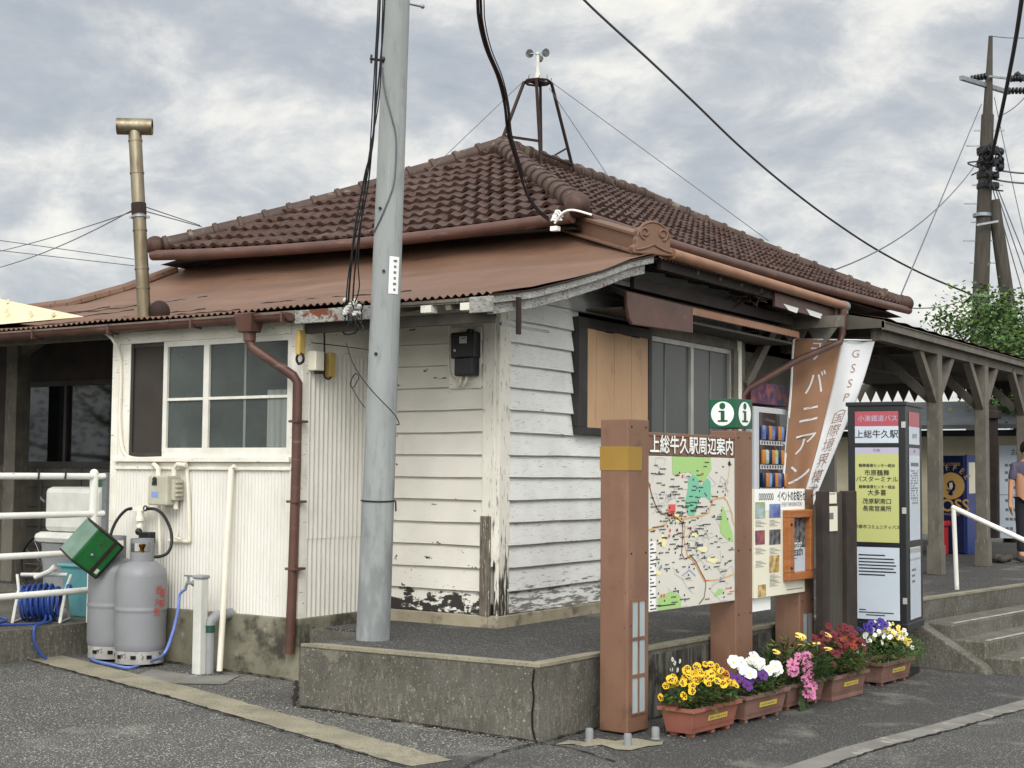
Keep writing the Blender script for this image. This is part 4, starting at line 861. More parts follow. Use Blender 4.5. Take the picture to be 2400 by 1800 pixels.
# ------------------------------------------------------------------ overhead cables
def cable(name, label, pts, r_, m='cable', sp=8, group=None, cat='cable'):
    mb = MB(); mb.tube(spline(pts, sp), r_, 7); return tag(mb.build(name, m), label, cat, group)
bl = [[(822, -30), (814, 120), (806, 300), (788, 380), (766, 500), (757, 590), (752, 655)], [(832, -30), (822, 130), (805, 300), (795, 400), (776, 500), (766, 590), (762, 650)], [(818, -30), (810, 130), (800, 310), (792, 390), (758, 560), (749, 630), (748, 660)], [(828, -30), (820, 200), (798, 330), (784, 440), (774, 560), (776, 620), (766, 655)]]
for i, pl in enumerate(bl):
    k = len(pl); pts = [atd(pl[0][0]+22, -620, 9.3+.02*i)]+[atd(X, Y, 9.55+.42*j/(k-1)+.02*i) for j, (X, Y) in enumerate(pl)]
    cable('service_cable', ['thick dark service cable running beside the near pole down to the side eave', 'second dark cable twisted beside the near pole to the eave', 'outermost thin dark cable left of the near pole', 'innermost thin dark cable left of the near pole'][i], pts, (.0075, .006, .0045, .0045)[i], group='cables dropping beside the near pole')
a = [(1031, -15), (1035, 45), (1050, 105), (1075, 165), (1090, 225), (1098, 290), (1118, 355), (1135, 410), (1160, 450), (1184, 470)]
cable('drop_cable', 'thick black drop cable curving down to the corner of the tiled roof', [atd(1010, -560, 7.0), atd(1022, -250, 8.0)]+[atd(X, Y, 9+3.35*i/9) for i, (X, Y) in enumerate(a)], .011)
cable('drop_cable', 'thinner black drop cable twinned with the thick one above the roof corner', [atd(1020, -560, 7.0), atd(1030, -250, 8.05)]+[atd(X+7-2*(i > 4)-4*(i > 6), Y+6, 9.05+3.3*i/9) for i, (X, Y) in enumerate(a)], .009)
cable('drop_cable', 'hair thin wire hanging just right of the black drop cables', [atd(1030, -560, 7.0), atd(1037, -250, 8.1)]+[atd(X+14-i*1.2, Y+2, 9.1+3.2*i/9) for i, (X, Y) in enumerate(a[:8])], .004)
lc = [(1250, -12), (1320, 55), (1408, 135), (1500, 222), (1600, 318), (1700, 403), (1800, 478), (1900, 543), (2000, 595), (2098, 636)]
cable('overhead_cable', 'long black overhead cable sweeping from the top of the sky to the far pole', [atd(900, -420, 7.6), atd(1090, -180, 8.7)]+[atd(X, Y, 10+25*(i/9)**1.3) for i, (X, Y) in enumerate(lc)], [.009]*16+[.009+.014*(i/72) for i in range(73)])
# thin stay wires
def thin(label, A, Bp, da, db, r_=.006, sag=0, name='stay_wire', m='wire', cat='wire', group=None):
    mb = MB(); mb.tube(arc(atd(*A, da), atd(*Bp, db), sag, 14), r_, 5); return tag(mb.build(name, m), label, cat, group)
g_ = 'thin stay wires in the sky'
thin('thin stay wire running down left from the anemometer tower', (1128, 178), (925, 372), 15.0, 14.0, .004, group=g_)
thin('upper thin stay wire running down right from the anemometer tower', (1192, 178), (1660, 520), 15.6, 15.2, .004, group=g_)
thin('lower thin stay wire running down right from the anemometer tower', (1186, 190), (1330, 405), 15.6, 15.5, .004, group=g_)
thin('upper wire crossing the sky from the left edge to the flue pipe', (-10, 580), (284, 455), 16, 11.95, .005, .05, group=g_)
thin('lower wire crossing the sky from the left edge to the flue pipe', (-10, 545), (284, 458), 18, 11.95, .005, .02, group=g_)
thin('higher of two wires sagging behind the flue pipe at the left edge', (-10, 518), (290, 560), 40, 40, .012, group=g_)
thin('lower of two wires sagging behind the flue pipe at the left edge', (-10, 540), (290, 574), 40, 40, .012, group=g_)
thin('short stay wire from the flue pipe to the left tiled hip', (316, 457), (436, 490), 11.95, 14.5, .005, group=g_)
thin('second short stay wire from the flue pipe to the left tiled hip', (314, 447), (432, 487), 11.95, 14.5, .005, group=g_)
thin('thin wire rising from the tiled roof edge to the far pole', (1805, 582), (2112, 350), 22, 35, .012, .35, group=g_)
thin('steep thin wire rising from the far roof corner to the far pole', (1945, 640), (2120, 225), 22, 35, .012, group=g_)
thin('faint low wire from the far roof corner to the far pole', (1952, 665), (2100, 640), 22, 35, .010, .1, group=g_)

# ------------------------------------------------------------------ anemometer on its roof tower
ac = Vector((-3.15, 5.42, 0)); zt = 5.88
AN = thing('anemometer_tower', 'rusty steel tower on the roof ridge carrying a three cup anemometer', 'weather mast', (ac.x, ac.y, 4.9))
rh = Vector((rt.x, rt.y, 0)).normalized(); fhh = Vector((-rh.y, rh.x, 0)); K0 = Vector((ac.x, ac.y, 0))
tops = [K0+rh*s_*.165*a_+fhh*t_*.165*b_+Vector((0, 0, zt)) for s_, t_, a_, b_ in ((-1, 0, 1, 0), (-.12, -1, 1, 1), (.22, 1, 1, 1), (1, 0, 1, 0))]
base_pts = [at(1084, 304, 0, -3.15), K0+rh*.04-fhh*.30+Vector((0, 0, 4.82)), K0+rh*.06+fhh*.28+Vector((0, 0, 4.82)), at(1241, 378, 0, -3.05)]
for a, c in zip(base_pts, tops):
    mb = MB(); mb.bar(a, c, .030, .030); mb.build('leg', 'rust', AN, smooth=0)
mb = MB(); mid = lambda i, t: base_pts[i].lerp(tops[i], t)
mb.bar(mid(0, .08), mid(1, .26), .026, .026); mb.bar(mid(1, .12), mid(3, .12), .026, .026); mb.bar(mid(2, .12), mid(3, .30), .022, .022); mb.bar(mid(0, .10), mid(2, .12), .02, .02); mb.build('cross_bar', 'rust', AN, smooth=0)
mb = MB(); ring = [K0+rh*.16*math.cos(t)+fhh*.16*math.sin(t)+Vector((0, 0, zt)) for t in np.linspace(0, 2*math.pi, 9)[:-1]]; mb.tube(ring, .014, 6, closed=True); mb.bar(ring[0], ring[4], .018, .018); mb.bar(ring[2], ring[6], .02, .02); mb.box(ac.x-.07, ac.x+.07, ac.y-.1, ac.y+.1, zt-.01, zt+.02)
for k in range(8): mb.bar(ring[k], ring[k]+Vector((random.uniform(-.03, .03), random.uniform(-.05, .05), .05)), .006, .006)
mb.build('top_ring', 'rust', AN, smooth=0)
mb = MB(); mb.lathe([(.045, .01), (.045, .05), (.03, .12), (.022, .22), (.02, .34), (.028, .34), (.028, .37), (0, .37)], (ac.x, ac.y, zt), 14); mb.build('spindle', 'plastw', AN)
for k, dx_ in enumerate((-.098, .098)):
    c = Vector((ac.x, ac.y, zt+.355)); e = c+rt*dx_+fw*(.02*(-1)**k)+up*.004; mb = MB(); axd_ = (-fw*.85+rt*(.35, .5)[k]-up*.25).normalized()
    pr_ = [(.052, 0), (.050, .014), (.042, .032), (.026, .046), (0, .050)]
    mb.lathe(pr_, e, 18, ax=-axd_); mb.lathe([(a*.93, b*.93) for a, b in pr_][:-1]+[(0, .046)], e, 18, ax=-axd_, mi=1); mb.bar(c, e, .010, .010); mb.build('cup', ['galv', 'pvcg'], AN)
mb = MB(); c = Vector((ac.x, ac.y, zt+.345)); e = c+fw*.07+rt*.022-up*.035; mb.lathe([(.05, 0), (.04, .03), (0, .05)], e, 14, ax=rt); mb.bar(c, e, .008, .008); mb.build('cup', 'pvcg', AN)

# ------------------------------------------------------------------ flue pipe
f0 = at(312, 690, 1, -.80); f1 = at(291, 276, 1, -.80)
FL = thing('flue_pipe', 'tall stained stainless steel flue pipe with tee top leaning above the eave', 'flue pipe', f0)
mb = MB(); mb.tube([f0, f1], .055, 20); mb.build('pipe', 'steel', FL)
for t in (.26, .46, .76, .93, .16):
    q = f0.lerp(f1, t); dd = (f1-f0).normalized(); mb = MB(); mb.tube([q-dd*.008, q+dd*.008], .0595, 20); mb.build('joint_collar', 'steel', FL)
q = f0.lerp(f1, .57); mb = MB(); mb.tube([q-dd*.04, q+dd*.05], .062, 20); mb.build('clamp_band', 'rust', FL)
q = f0.lerp(f1, .53); mb = MB(); mb.tube([q-dd*.008, q+dd*.008], .066, 20); mb.bar(q-rt*.085, q+rt*.085, .02, .02); mb.build('guy_ring', 'galv', FL)
mb = MB(); mb.lathe([(.062, -.145), (.070, -.145), (.070, .145), (.062, .145), (.062, -.145)], f1+up*.01, 20, ax=rt+fw*.12); mb.build('tee_cap', 'steel', FL)
mb = MB(); mb.ball(Vector((f0.x+.07, f0.y+.1, f0.z+.07)), 0.095, 14, 8, (.8, 1, 1)); mb.build('roof_collar', 'rust', FL)
# cream sheet lying on the roof at far left
mb = MB(); pr2 = [at(-60, 633, 1, -.50), at(182, 684, 1, -.86), at(-60, 684, 1, -.93)]
r0_ = pr2[0]; r1_ = r0_+Vector((-3, 0, .05)); e0_ = pr2[1]; e1_ = Vector((r1_.x, -.93, 2.40)); b0_ = Vector((r0_.x-.05, -.05, zroof(-.05)+.0)); b1_ = Vector((r1_.x, -.05, zroof(-.05)+.03))
mb.add([r0_, r1_, e0_, e1_, b0_, b1_], [(0, 1, 3, 2), (0, 2, 4), (0, 4, 5, 1)])
for X, Y in ((18, 653), (14, 673), (66, 677), (115, 680)): c = atp(X, Y, pr2[1], (pr2[1]-pr2[0]).cross(pr2[2]-pr2[0])); mb.lathe([(.018, -.01), (.014, .02), (0, .03)], c, 8)
tag(mb.build('roofing_sheet', 'creamroof', smooth=0), 'cream roofing sheet with screws lying over the salmon roof at far left', 'roofing sheet')

# ------------------------------------------------------------------ eave insulators, wall fittings, meters
IN = thing('insulator_cluster', 'tangled cluster of white insulators and clips under the eave by the near pole', 'insulators', at(757, 665, 1, -1.0))
mb = MB(); rnd = random.Random(3)
for k in range(14):
    c = at(757+rnd.uniform(-14, 20), 662+rnd.uniform(-14, 18), 1, -1.02); mb.lathe([(.006, -.02), (.016, -.012), (.016, 0), (.009, .004), (.014, .012), (.006, .02)], c, 8, ax=(rnd.uniform(-1, 1), rnd.uniform(-1, .2), rnd.uniform(.3, 1)))
mb.build('insulator', 'plastw', IN)
mb = MB()
for k in range(20):
    c = at(757+rnd.uniform(-16, 22), 668+rnd.uniform(-12, 30), 1, -1.01); mb.tube(spline([c, c+Vector((rnd.uniform(-.05, .05), rnd.uniform(-.03, .02), rnd.uniform(-.05, .05))), c+Vector((rnd.uniform(-.06, .06), rnd.uniform(-.02, .02), rnd.uniform(-.11, .02)))], 5), .0045, 5)
mb.build('wire_tangle', 'cable', IN)
def onret(X, Y, e=.03): return at(X, Y, 0, -1.30+e)
WB = thing('junction_box', 'cream junction box on the corrugated return wall left of the pole', 'junction box', onret(683, 780))
a = onret(683, 780, .05); mb = MB(); mb.box(-1.295, -1.21, a.y-.05, a.y+.05, a.z-.075, a.z+.075); mb.build('case', 'pvc', WB, smooth=0, bevel=.008)
mb = MB(); mb.box(-1.25, -1.205, a.y-.02, a.y+.03, a.z-.10, a.z-.075); mb.build('gland', 'blackpl', WB, smooth=0)
mb = MB(); a = onret(716, 787, .05); mb.box(-1.295, -1.235, a.y-.035, a.y+.035, a.z-.10, a.z+.09); tag(mb.build('fuse_holder', 'yellowp', smooth=0, bevel=.01), 'aged yellow fuse holder on the corrugated return wall beside the cream box', 'fuse holder')
mb = MB(); a = at(650, 742, 1, YB-.05); mb.box(a.x-.022, a.x+.022, YB-.09, YB-.02, a.z-.09, a.z+.10); tag(mb.build('fuse_holder', 'yellowp', smooth=0, bevel=.01), 'aged yellow fuse holder on the corner board above the downspout', 'fuse holder')
mb = MB(); a = at(650, 775, 1, YB-.06)
for k in range(7): t0 = rnd.uniform(0, 6); mb.tube([a+Vector((.035*math.cos(t), -.01*k*.3, .05*math.sin(t)*rnd.uniform(.6, 1))) for t in np.linspace(t0, t0+5.4, 14)], .004, 5)
tag(mb.build('coiled_wire', 'cable'), 'small coil of black wire on the corner board above the downspout', 'wire')
cable('wall_wire', 'black wire hanging down the corrugated return wall to the yellow fuse holder', [onret(700, 700, .04), onret(701, 760, .05), onret(700, 800, .05), onret(702, 815, .06), onret(712, 818, .06), onret(720, 803, .05)], .007)
cable('wall_wire', 'black wire drooping under the eave from the corner board to the pole', [at(640, 697, 1, -.88), onret(690, 697, .08), onret(735, 705, .14), at(745, 722, 1, -.8), at(770, 716, 1, -.9), at(778, 690, 1, -.9)], .006)
cable('wall_wire', 'thin wire strung across the return wall to the pole', [onret(672, 740, .05), onret(740, 748, .3), ponp(757)-side*.1+tocam*.02], .004)
pz = [at(748, 742, 1, -1.15), at(765, 790, 1, -1.2), at(800, 840, 1, -1.28), at(850, 893, 1, -1.28), at(862, 915, 1, -1.28), at(857, 917, 1, -1.28)]
cable('dangling_wire', 'long loose wire dangling across the near pole', pz, .004)
cable('dangling_wire', 'looped loose wire left of the near pole ending in a bend', [at(766, 808, 1, -1.2), at(757, 826, 1, -1.2), at(762, 838, 1, -1.2), at(775, 815, 1, -1.2), at(766, 808, 1, -1.2), at(758, 830, 1, -1.2), at(772, 858, 1, -1.2), at(788, 880, 1, -1.2)], .0035)
EM = thing('electricity_meter', 'black electricity meter on a cream backing board of the clapboard wall', 'electricity meter', at(1003, 770, 1, -.03))
def oncl(X, Y, e=.03): return at(X, Y, 1, -e)
a = oncl(972, 709); c = oncl(1039, 838); mb = MB(); mb.box(a.x, c.x, -.034, -.02, c.z, a.z); mb.build('backing_board', 'wtrim', EM, smooth=0, bevel=.003)
a = oncl(978, 722, .09); c = oncl(1030, 773, .09); mb = MB(); mb.box(a.x, c.x, -.12, -.034, c.z, a.z+.01); e = oncl(988, 773, .09); g = oncl(1027, 812, .09); mb.box(e.x, g.x, -.135, -.034, g.z, e.z); mb.box(a.x+.13, a.x+.17, -.1, -.04, a.z, a.z+.035); mb.build('case', 'blackpl', EM, smooth=0, bevel=.012)
a = oncl(992, 727, .125); c = oncl(1008, 741, .125); mb = MB(); mb.box(a.x, c.x, -.1245, -.119, c.z, a.z); mb.build('display', 'alu', EM, smooth=0)
mb = MB(); mb.box(a.x+.02, c.x-.012, -.1265, -.124, c.z+.035, a.z-.012); mb.build('digits', 'ink', EM, smooth=0)
mb = MB(); a = oncl(982, 757, .125); mb.ball(a, .011, 8, 6); mb.build('seal', 'plastw', EM)
for k in (0, 1):
    mb = MB(); a = oncl(997+k*12, 812, .08); mb.tube(spline([a, a+Vector((-.01, -.01, -.05)), a+Vector((-.06, .03, -.075))]), .011, 8); mb.build('lead', 'pvc', EM)
cable('conduit', 'thin grey conduit curving from the eave to the electricity meter', [at(930, 672, 1, -.2), oncl(950, 675, .1), oncl(968, 690, .05), oncl(970, 725, .04), oncl(971, 800, .04), oncl(985, 822, .045), oncl(996, 815, .06)], .009, 'pvc', cat='conduit')
mb = MB(); a = at(1110, 690, 1, -.5); c = at(1190, 690, 1, -.5); mb.bar(Vector((.30, -.5, 2.22)), Vector((.30, .15, 2.22)), .02, .02); tag(mb.build('bracket_bar', 'galv', smooth=0), 'thin metal bar bracket under the raked end of the eave', 'bracket')
# gas meter and regulator pipes
def onbay(X, Y, e=.03): return at(X, Y, 1, YB-e)
GM = thing('gas_meter', 'beige gas meter box mounted on the corrugated bay wall above the cylinders', 'gas meter', onbay(344, 1058))
a = onbay(320, 1027, .17); c = onbay(360, 1092, .17); mb = MB(); mb.box(a.x, c.x, YB-.17, YB-.03, c.z, a.z); mb.build('case', 'meterg', GM, smooth=0, bevel=.012)
mb = MB(); mb.box(c.x, c.x+.04, YB-.13, YB-.03, c.z+.04, a.z-.03)
for k in range(4): mb.box(c.x+.035, c.x+.055, YB-.12, YB-.05, c.z+.07+k*.035, c.z+.09+k*.035)
mb.build('side_housing', 'meterg', GM, smooth=0, bevel=.006)
mb = MB(); q = onbay(334, 1042, .175); mb.lathe([(.022, 0), (.022, .008), (0, .009)], q+Vector((0, .002, .022)), 16, ax=(0, -1, 0)); mb.box(q.x-.03, q.x+.022, YB-.177, YB-.168, q.z-.022, q.z+.006); mb.build('window', 'ink', GM)
mb = MB(); q = onbay(334, 1067, .175); mb.box(q.x-.04, q.x+.035, YB-.173, YB-.169, q.z-.025, q.z+.02); mb.build('notice', 'mapblue', GM, smooth=0)
mb = MB(); mb.tube([onbay(342, 1028, .1), onbay(342, 1012, .1), onbay(334, 1004, .06), onbay(330, 1004, .0)], .02, 10); mb.tube([onbay(380, 1100, .07), onbay(376, 1012, .07), onbay(384, 1003, .07), onbay(402, 1005, .07)], .02, 10); mb.tube([onbay(344, 1092, .1), onbay(345, 1200, .1)], .012, 8); mb.build('inlet_pipe', 'pvc', GM)
GR = thing('gas_regulator', 'white gas regulator with black hoses feeding the two cylinders', 'gas regulator', onbay(305, 1130))
mb = MB(); mb.lathe([(.02, -.06), (.035, -.05), (.035, -.02), (.025, 0), (.03, .03), (.018, .07)], onbay(303, 1112, .10), 14); mb.bar(onbay(284, 1100, .10), onbay(320, 1098, .10), .035, .035); mb.tube([onbay(303, 1110, .1), onbay(305, 1150, .1), onbay(303, 1165, .1)], .016, 8); mb.ball(onbay(302, 1138, .1), .03, 10, 8); mb.bar(onbay(307, 1160, .07), onbay(310, 1185, .07), .02, .02); mb.build('body', 'pvc', GR)
mb = MB(); q = onbay(318, 1160, .12); mb.box(q.x-.07, q.x+.055, YB-.15, YB-.08, q.z-.05, q.z+.04); mb.ball(q+Vector((-.10, 0, .04)), .03, 10, 8); mb.build('changeover_valve', 'blackpl', GR, smooth=40, bevel=.006)
mb = MB(); mb.tube(spline([onbay(287, 1098, .11), onbay(272, 1102, .14), onbay(255, 1120, .2), onbay(243, 1143, .28), onbay(238, 1165, .35)]), .0125, 9); mb.build('hose', 'rubber', GR)
mb = MB(); mb.tube(spline([onbay(318, 1099, .11), onbay(335, 1100, .14), onbay(352, 1112, .2), onbay(367, 1140, .28), onbay(371, 1170, .33), onbay(364, 1192, .36), onbay(350, 1201, .40), onbay(334, 1203, .42)]), .0125, 9); mb.build('hose', 'rubber', GR)
mb = MB(); q = onbay(318, 1098, .125); mb.tube([q+Vector((.02*math.cos(t), -.02, .02*math.sin(t))) for t in np.linspace(0, 6, 12)], .006, 6, closed=True); mb.build('ring_clip', 'blackpl', GR)
cable('conduit', 'white conduit running down the bay corner, along the sill and down to a small tap', [at(225, 717, 1, -.88), onbay(245, 735, .1), onbay(260, 775, .03), onbay(261, 830, .03), onbay(259, 900, .03), onbay(262, 955, .03), onbay(270, 980, .03), onbay(290, 990, .03), onbay(340, 990, .035), onbay(385, 988, .035), onbay(400, 995, .035), onbay(404, 1015, .035), onbay(408, 1100, .035), onbay(409, 1170, .035)], .015, 'pvc', cat='conduit', sp=6)
mb = MB(); mb.tube([onbay(365, 1168, .03), onbay(409, 1170, .03)], .014, 8); mb.tube([onbay(385, 1150, .05), onbay(380, 1162, .07), onbay(392, 1165, .07)], .01, 8); tag(mb.build('pipe_stub', 'pvc'), 'short cream pipe stub with tap on the bay wall right of the hoses', 'pipe')
mb = MB(); q0 = onbay(500, 1012, .05); mb.tube([q0+Vector((.03, .06, .0)), q0+Vector((.02, 0, .01)), q0, atg(470, 1456)+Vector((.0, .02, .02))], .024, 12); tag(mb.build('drain_pipe', 'pvc'), 'long thin cream drain pipe slanting down the bay wall to the ground', 'pipe')
# ------------------------------------------------------------------ gas cylinders
def cyl_(loc, label):
    T = thing('gas_cylinder', label, 'gas cylinder', loc, 'grey gas cylinders')
    x, y, z = loc; r_ = .198
    mb = MB(); mb.lathe([(r_-.03, .09), (r_-.008, .10), (r_, .13), (r_, .15), (r_, .385), (r_, .40), (r_+.004, .408), (r_+.004, .422), (r_, .43), (r_, .445), (r_, .67), (r_-.003, .69), (r_-.014, .728), (r_-.05, .765), (r_-.11, .79), (.03, .80), (0, .80)], loc, 44); mb.build('body', 'lpg', T)
    mb = MB(); rows = []
    for t in np.linspace(0, 2*math.pi, 41): rows.append([(x+(r_-.012)*math.cos(t), y+(r_-.012)*math.sin(t), z+.0), (x+(r_-.010)*math.cos(t), y+(r_-.010)*math.sin(t), z+.115)])
    mb.grid(rows, flip=True); mb.build('foot_ring', 'lpgfoot', T)
    mb = MB()
    for t in (-2.5, -1.7, -1.0, -.35, .4):
        c = Vector((x+(r_-.009)*math.cos(t), y+(r_-.009)*math.sin(t), z+.055)); mb.obox(c, Vector((-math.sin(t), math.cos(t), 0))*.02, (0, 0, .014), Vector((math.cos(t), math.sin(t), 0))*.003)
    mb.build('vent_slot', 'black', T, smooth=0)
    mb = MB(); n = 40; rc = .092; th = [2*math.pi*i/n for i in range(n+1)]
    def hole(t): return abs(((t-math.radians(-57)+math.pi) % (2*math.pi))-math.pi) < .95 or abs(((t-math.radians(123)+math.pi) % (2*math.pi))-math.pi) < .95
    for i in range(n):
        a, c = th[i], th[i+1]; zs = [(.78, .86), (.86, .93), (.93, .965)]
        for k, (u0, u1) in enumerate(zs):
            if k == 1 and hole((a+c)/2): continue
            f = lambda t, rr_, h: (x+rr_*math.cos(t), y+rr_*math.sin(t), z+h)
            mb.add([f(a, rc, u0), f(c, rc, u0), f(c, rc, u1), f(a, rc, u1)], [(0, 1, 2, 3)]); mb.add([f(a, rc-.005, u0), f(c, rc-.005, u0), f(c, rc-.005, u1), f(a, rc-.005, u1)], [(3, 2, 1, 0)])
            mb.add([f(a, rc, u1), f(c, rc, u1), f(c, rc-.005, u1), f(a, rc-.005, u1)], [(0, 1, 2, 3)])
    mb.build('collar', 'lpg', T, smooth=0)
    mb = MB(); mb.lathe([(.03, .79), (.025, .83), (.016, .84), (.018, .89), (.026, .90), (.026, .92), (0, .925)], loc, 14); mb.tube([(x, y, z+.86), (x+.03, y-.055, z+.86)], .014, 10); mb.build('valve', 'brass', T)
    return T
hv = lambda X, Y: Vector((ray(X, Y).x, ray(X, Y).y, 0)).normalized(); cF = atg(301, 1443)+hv(301, 1443)*.19; cB = atg(241, 1431)+hv(241, 1431)*.19; cF.z = gz(cF.x)+.02; cB.z = gz(cB.x)+.02
T1 = cyl_(tuple(cF), 'front grey gas cylinder with red characters standing by the bay wall')
T2 = copy_thing(T1, cB, R(12), 'rear grey gas cylinder under the tilted green box')
def oncyl(X, Y): # photo point on the front cylinder's side
    d = ray(X, Y); o = CAM-cF; A = d.x**2+d.y**2; Bq = 2*(o.x*d.x+o.y*d.y); Cq = o.x**2+o.y**2-.2005**2; t = (-Bq-math.sqrt(max(Bq*Bq-4*A*Cq, 0)))/(2*A); return CAM+d*t
for ch, X, Y in (('燃', 343, 1276), ('火', 340, 1300), ('気', 338, 1322), ('厳', 351, 1282), ('禁', 349, 1306)):
    q = oncyl(X, Y); n = Vector((q.x-cF.x, q.y-cF.y, 0)).normalized(); U = Vector((0, 0, 1)).cross(n); text(ch, .078, 'redpaint', T1, q, U, (0, 0, 1), dep=.004, name='red_lettering', xs=.85)
# tilted green metal box on the rear cylinder
gc = atd(198, 1184, 11.22)
a_ = (rt*.64+up*.77+fw*.22).normalized(); b_ = (rt*.70-up*.2-fw*.72); b_ = (b_-a_*b_.dot(a_)).normalized(); c_ = a_.cross(b_); c_ = c_ if c_.dot(rt) > 0 else -c_
GB = thing('metal_box', 'dented green metal box tilted on top of the rear gas cylinder', 'metal box', gc)
LA, LB, LC = .153, .12, .137
cc = gc-b_*0
mb = MB(); mb.obox(cc, a_*LA, b_*LB, c_*LC); mb.build('body', 'green', GB, smooth=0, bevel=.01)
mb = MB(); mb.obox(cc-c_*(LC+.004), a_*(LA-.004), b_*(LB-.004), c_*.006); mb.build('worn_side', 'greengl', GB, smooth=0, bevel=.004)
mb = MB()
mb.obox(cc+c_*LC*.42+b_*(LB+.003), a_*LA*1.02, b_*.006, c_*.014); mb.obox(cc+a_*(LA+.006), a_*.006, b_*LB*1.03, c_*LC*1.03); mb.obox(cc-a_*(LA+.004), a_*.006, b_*LB*1.03, c_*LC*1.02); mb.build('rusty_trim', 'rust', GB, smooth=0)
mb = MB(); mb.obox(cc-a_*LA*.72+b_*(LB+.005)+c_*LC*.72, a_*.020, b_*.002, c_*.014); mb.build('label_sticker', 'mapbg', GB, smooth=0)
mb = MB(); mb.obox(cc+c_*(LC+.006), a_*LA, b_*LB, c_*.006); mb.build('black_edge', 'rubber', GB, smooth=0)
mb = MB(); mb.ball(cc+b_*(LB+.004)-c_*LC*.25-a_*LA*.2, .014, 8, 6); mb.build('rivet', 'galv', GB)

# ------------------------------------------------------------------ standpipe, drains, hose
s0 = atg(430, 1455); s0.z = gz(s0.x)
SP = thing('standpipe', 'square pale standpipe post with a tap feeding the blue hose', 'standpipe', s0)
zt_ = at(430, 1250, 1, s0.y).z
mb = MB(); mb.box(s0.x-.042, s0.x+.042, s0.y-.038, s0.y+.038, s0.z-.05, zt_); mb.build('post', 'plastw', SP, smooth=0, bevel=.008)
mb = MB(); mb.box(s0.x-.053, s0.x+.053, s0.y-.048, s0.y+.048, zt_, zt_+.03); mb.build('cap', 'pvcg', SP, smooth=0, bevel=.012)
tp = at(418, 1260, 1, s0.y-.02); mb = MB(); mb.tube([tp+Vector((.03, 0, 0)), tp, tp+Vector((-.06, -.01, .0)), tp+Vector((-.075, -.01, -.05))], .013, 10); mb.tube([tp+Vector((-.045, -.01, 0)), tp+Vector((-.045, -.01, .05))], .009, 8); mb.bar(tp+Vector((-.085, -.01, .055)), tp+Vector((-.005, -.01, .055)), .015, .012); mb.lathe([(.024, -.012), (.024, .012)], tp+Vector((.008, 0, 0)), 12, ax=(1, 0, 0)); mb.build('tap', 'galv', SP)
d0 = atg(452, 1455); d0.z = gz(d0.x)
mb = MB(); zc_ = at(452, 1360, 1, d0.y).z; mb.tube([d0-Vector((0, 0, .05)), Vector((d0.x, d0.y, zc_))], .034, 14); mb.tube([Vector((d0.x, d0.y, zc_+.035)), Vector((d0.x, d0.y, zc_+.06)), Vector((d0.x+.005, d0.y+.05, zc_+.095)), Vector((d0.x+.01, YB+.02, zc_+.11))], .042, 12)
DP = tag(mb.build('drain_stub', 'pvcg'), 'stubby grey drain pipe with green band beside the standpipe', 'drain pipe')
mb = MB(); mb.tube([Vector((d0.x, d0.y, zc_-.02)), Vector((d0.x, d0.y, zc_+.04))], .0375, 14); mb.build('green_band', 'grnband', DP)
hp = [tp+Vector((-.075, -.01, -.05)), at(388, 1285, 1, s0.y-.03), at(384, 1320, 1, s0.y-.06), at(372, 1370, 1, s0.y-.12), at(352, 1415, 1, s0.y-.25)]
hp += [atg(318, 1438)+Vector((0, 0, .03)), atg(280, 1448)+Vector((0, 0, .02)), atg(235, 1440)+Vector((0, 0, .02)), atg(205, 1433)+Vector((0, 0, .02)), Vector((-3.2, -1.15, gz(-3.2)+.02))]
cable('garden_hose', 'pale blue garden hose drooping from the tap round the foot of the cylinders', hp, .0115, 'hoselt', cat='hose')
# ------------------------------------------------------------------ fence rails, hose reel, things on the side platform
FX = -3.45
FN = thing('pipe_railing', 'white painted pipe railing with four rails at the left edge', 'railing', (FX, -.85, -.1))
zr = [1.10, .79, .475, .165]
for z_ in zr:
    mb = MB(); mb.tube([(FX, -.80, z_), (FX, -3.6, z_)], .026, 12); mb.build('rail', 'pipew', FN)
for y in (-.93, -2.55):
    mb = MB(); mb.tube([(FX-.005, y, -.1), (FX-.005, y, 1.13)], .035, 14); mb.ball((FX-.005, y, 1.125), .036, 12, 8); mb.build('post', 'pipew', FN)
mb = MB(); mb.box(FX-.02, FX+.03, -.83, -.79, .1, 1.13); mb.build('wall_bracket', 'galv', FN, smooth=0)
for Y in (78, 136): mb = MB(); q = at(Y, 1027, 0, FX); mb.tube([q+Vector((.03, 0, -.03)), q+Vector((.035, 0, .02)), q+Vector((.02, -.005, .05))], .008, 6); mb.build('cable_tie', 'rubber', FN)
hc = Vector((-3.82, -1.13, .06))
HR = thing('hose_reel', 'blue hose wound on a pale plastic reel stand on the side platform', 'hose reel', (hc.x, hc.y, -.10))
axd = Vector((.80, .60, 0)); axn = Vector((0, 0, 1)).cross(axd)
mb = MB(); pts = []
for k in range(0, 19*20):
    t = k/20*2*math.pi; lay = k//(19*7); w_ = (k % (19*7))/(19*7); w_ = w_ if lay % 2 == 0 else 1-w_
    pts.append(hc+axd*(-.15+.30*w_)+(axn*math.cos(t)+Vector((0, 0, 1))*math.sin(t))*(.10+.021*lay+.006*math.sin(k*.37)))
mb.tube(pts, .0115, 7); mb.build('coiled_hose', 'hose', HR)
mb = MB()
for s_ in (-1, 1):
    c = hc+axd*.19*s_; mb.tube([c+Vector((0, 0, .10))+axn*.0, c+axn*-.16+Vector((0, 0, -.15)), c+axn*.16+Vector((0, 0, -.15)), c+Vector((0, 0, .10))], .014, 8); mb.lathe([(.05, -.012), (.05, .012)], c, 18, ax=axd)
    mb.tube([c+Vector((0, 0, .10)), c+axd*.03*s_+axn*.05+Vector((0, 0, .22))], .013, 8)
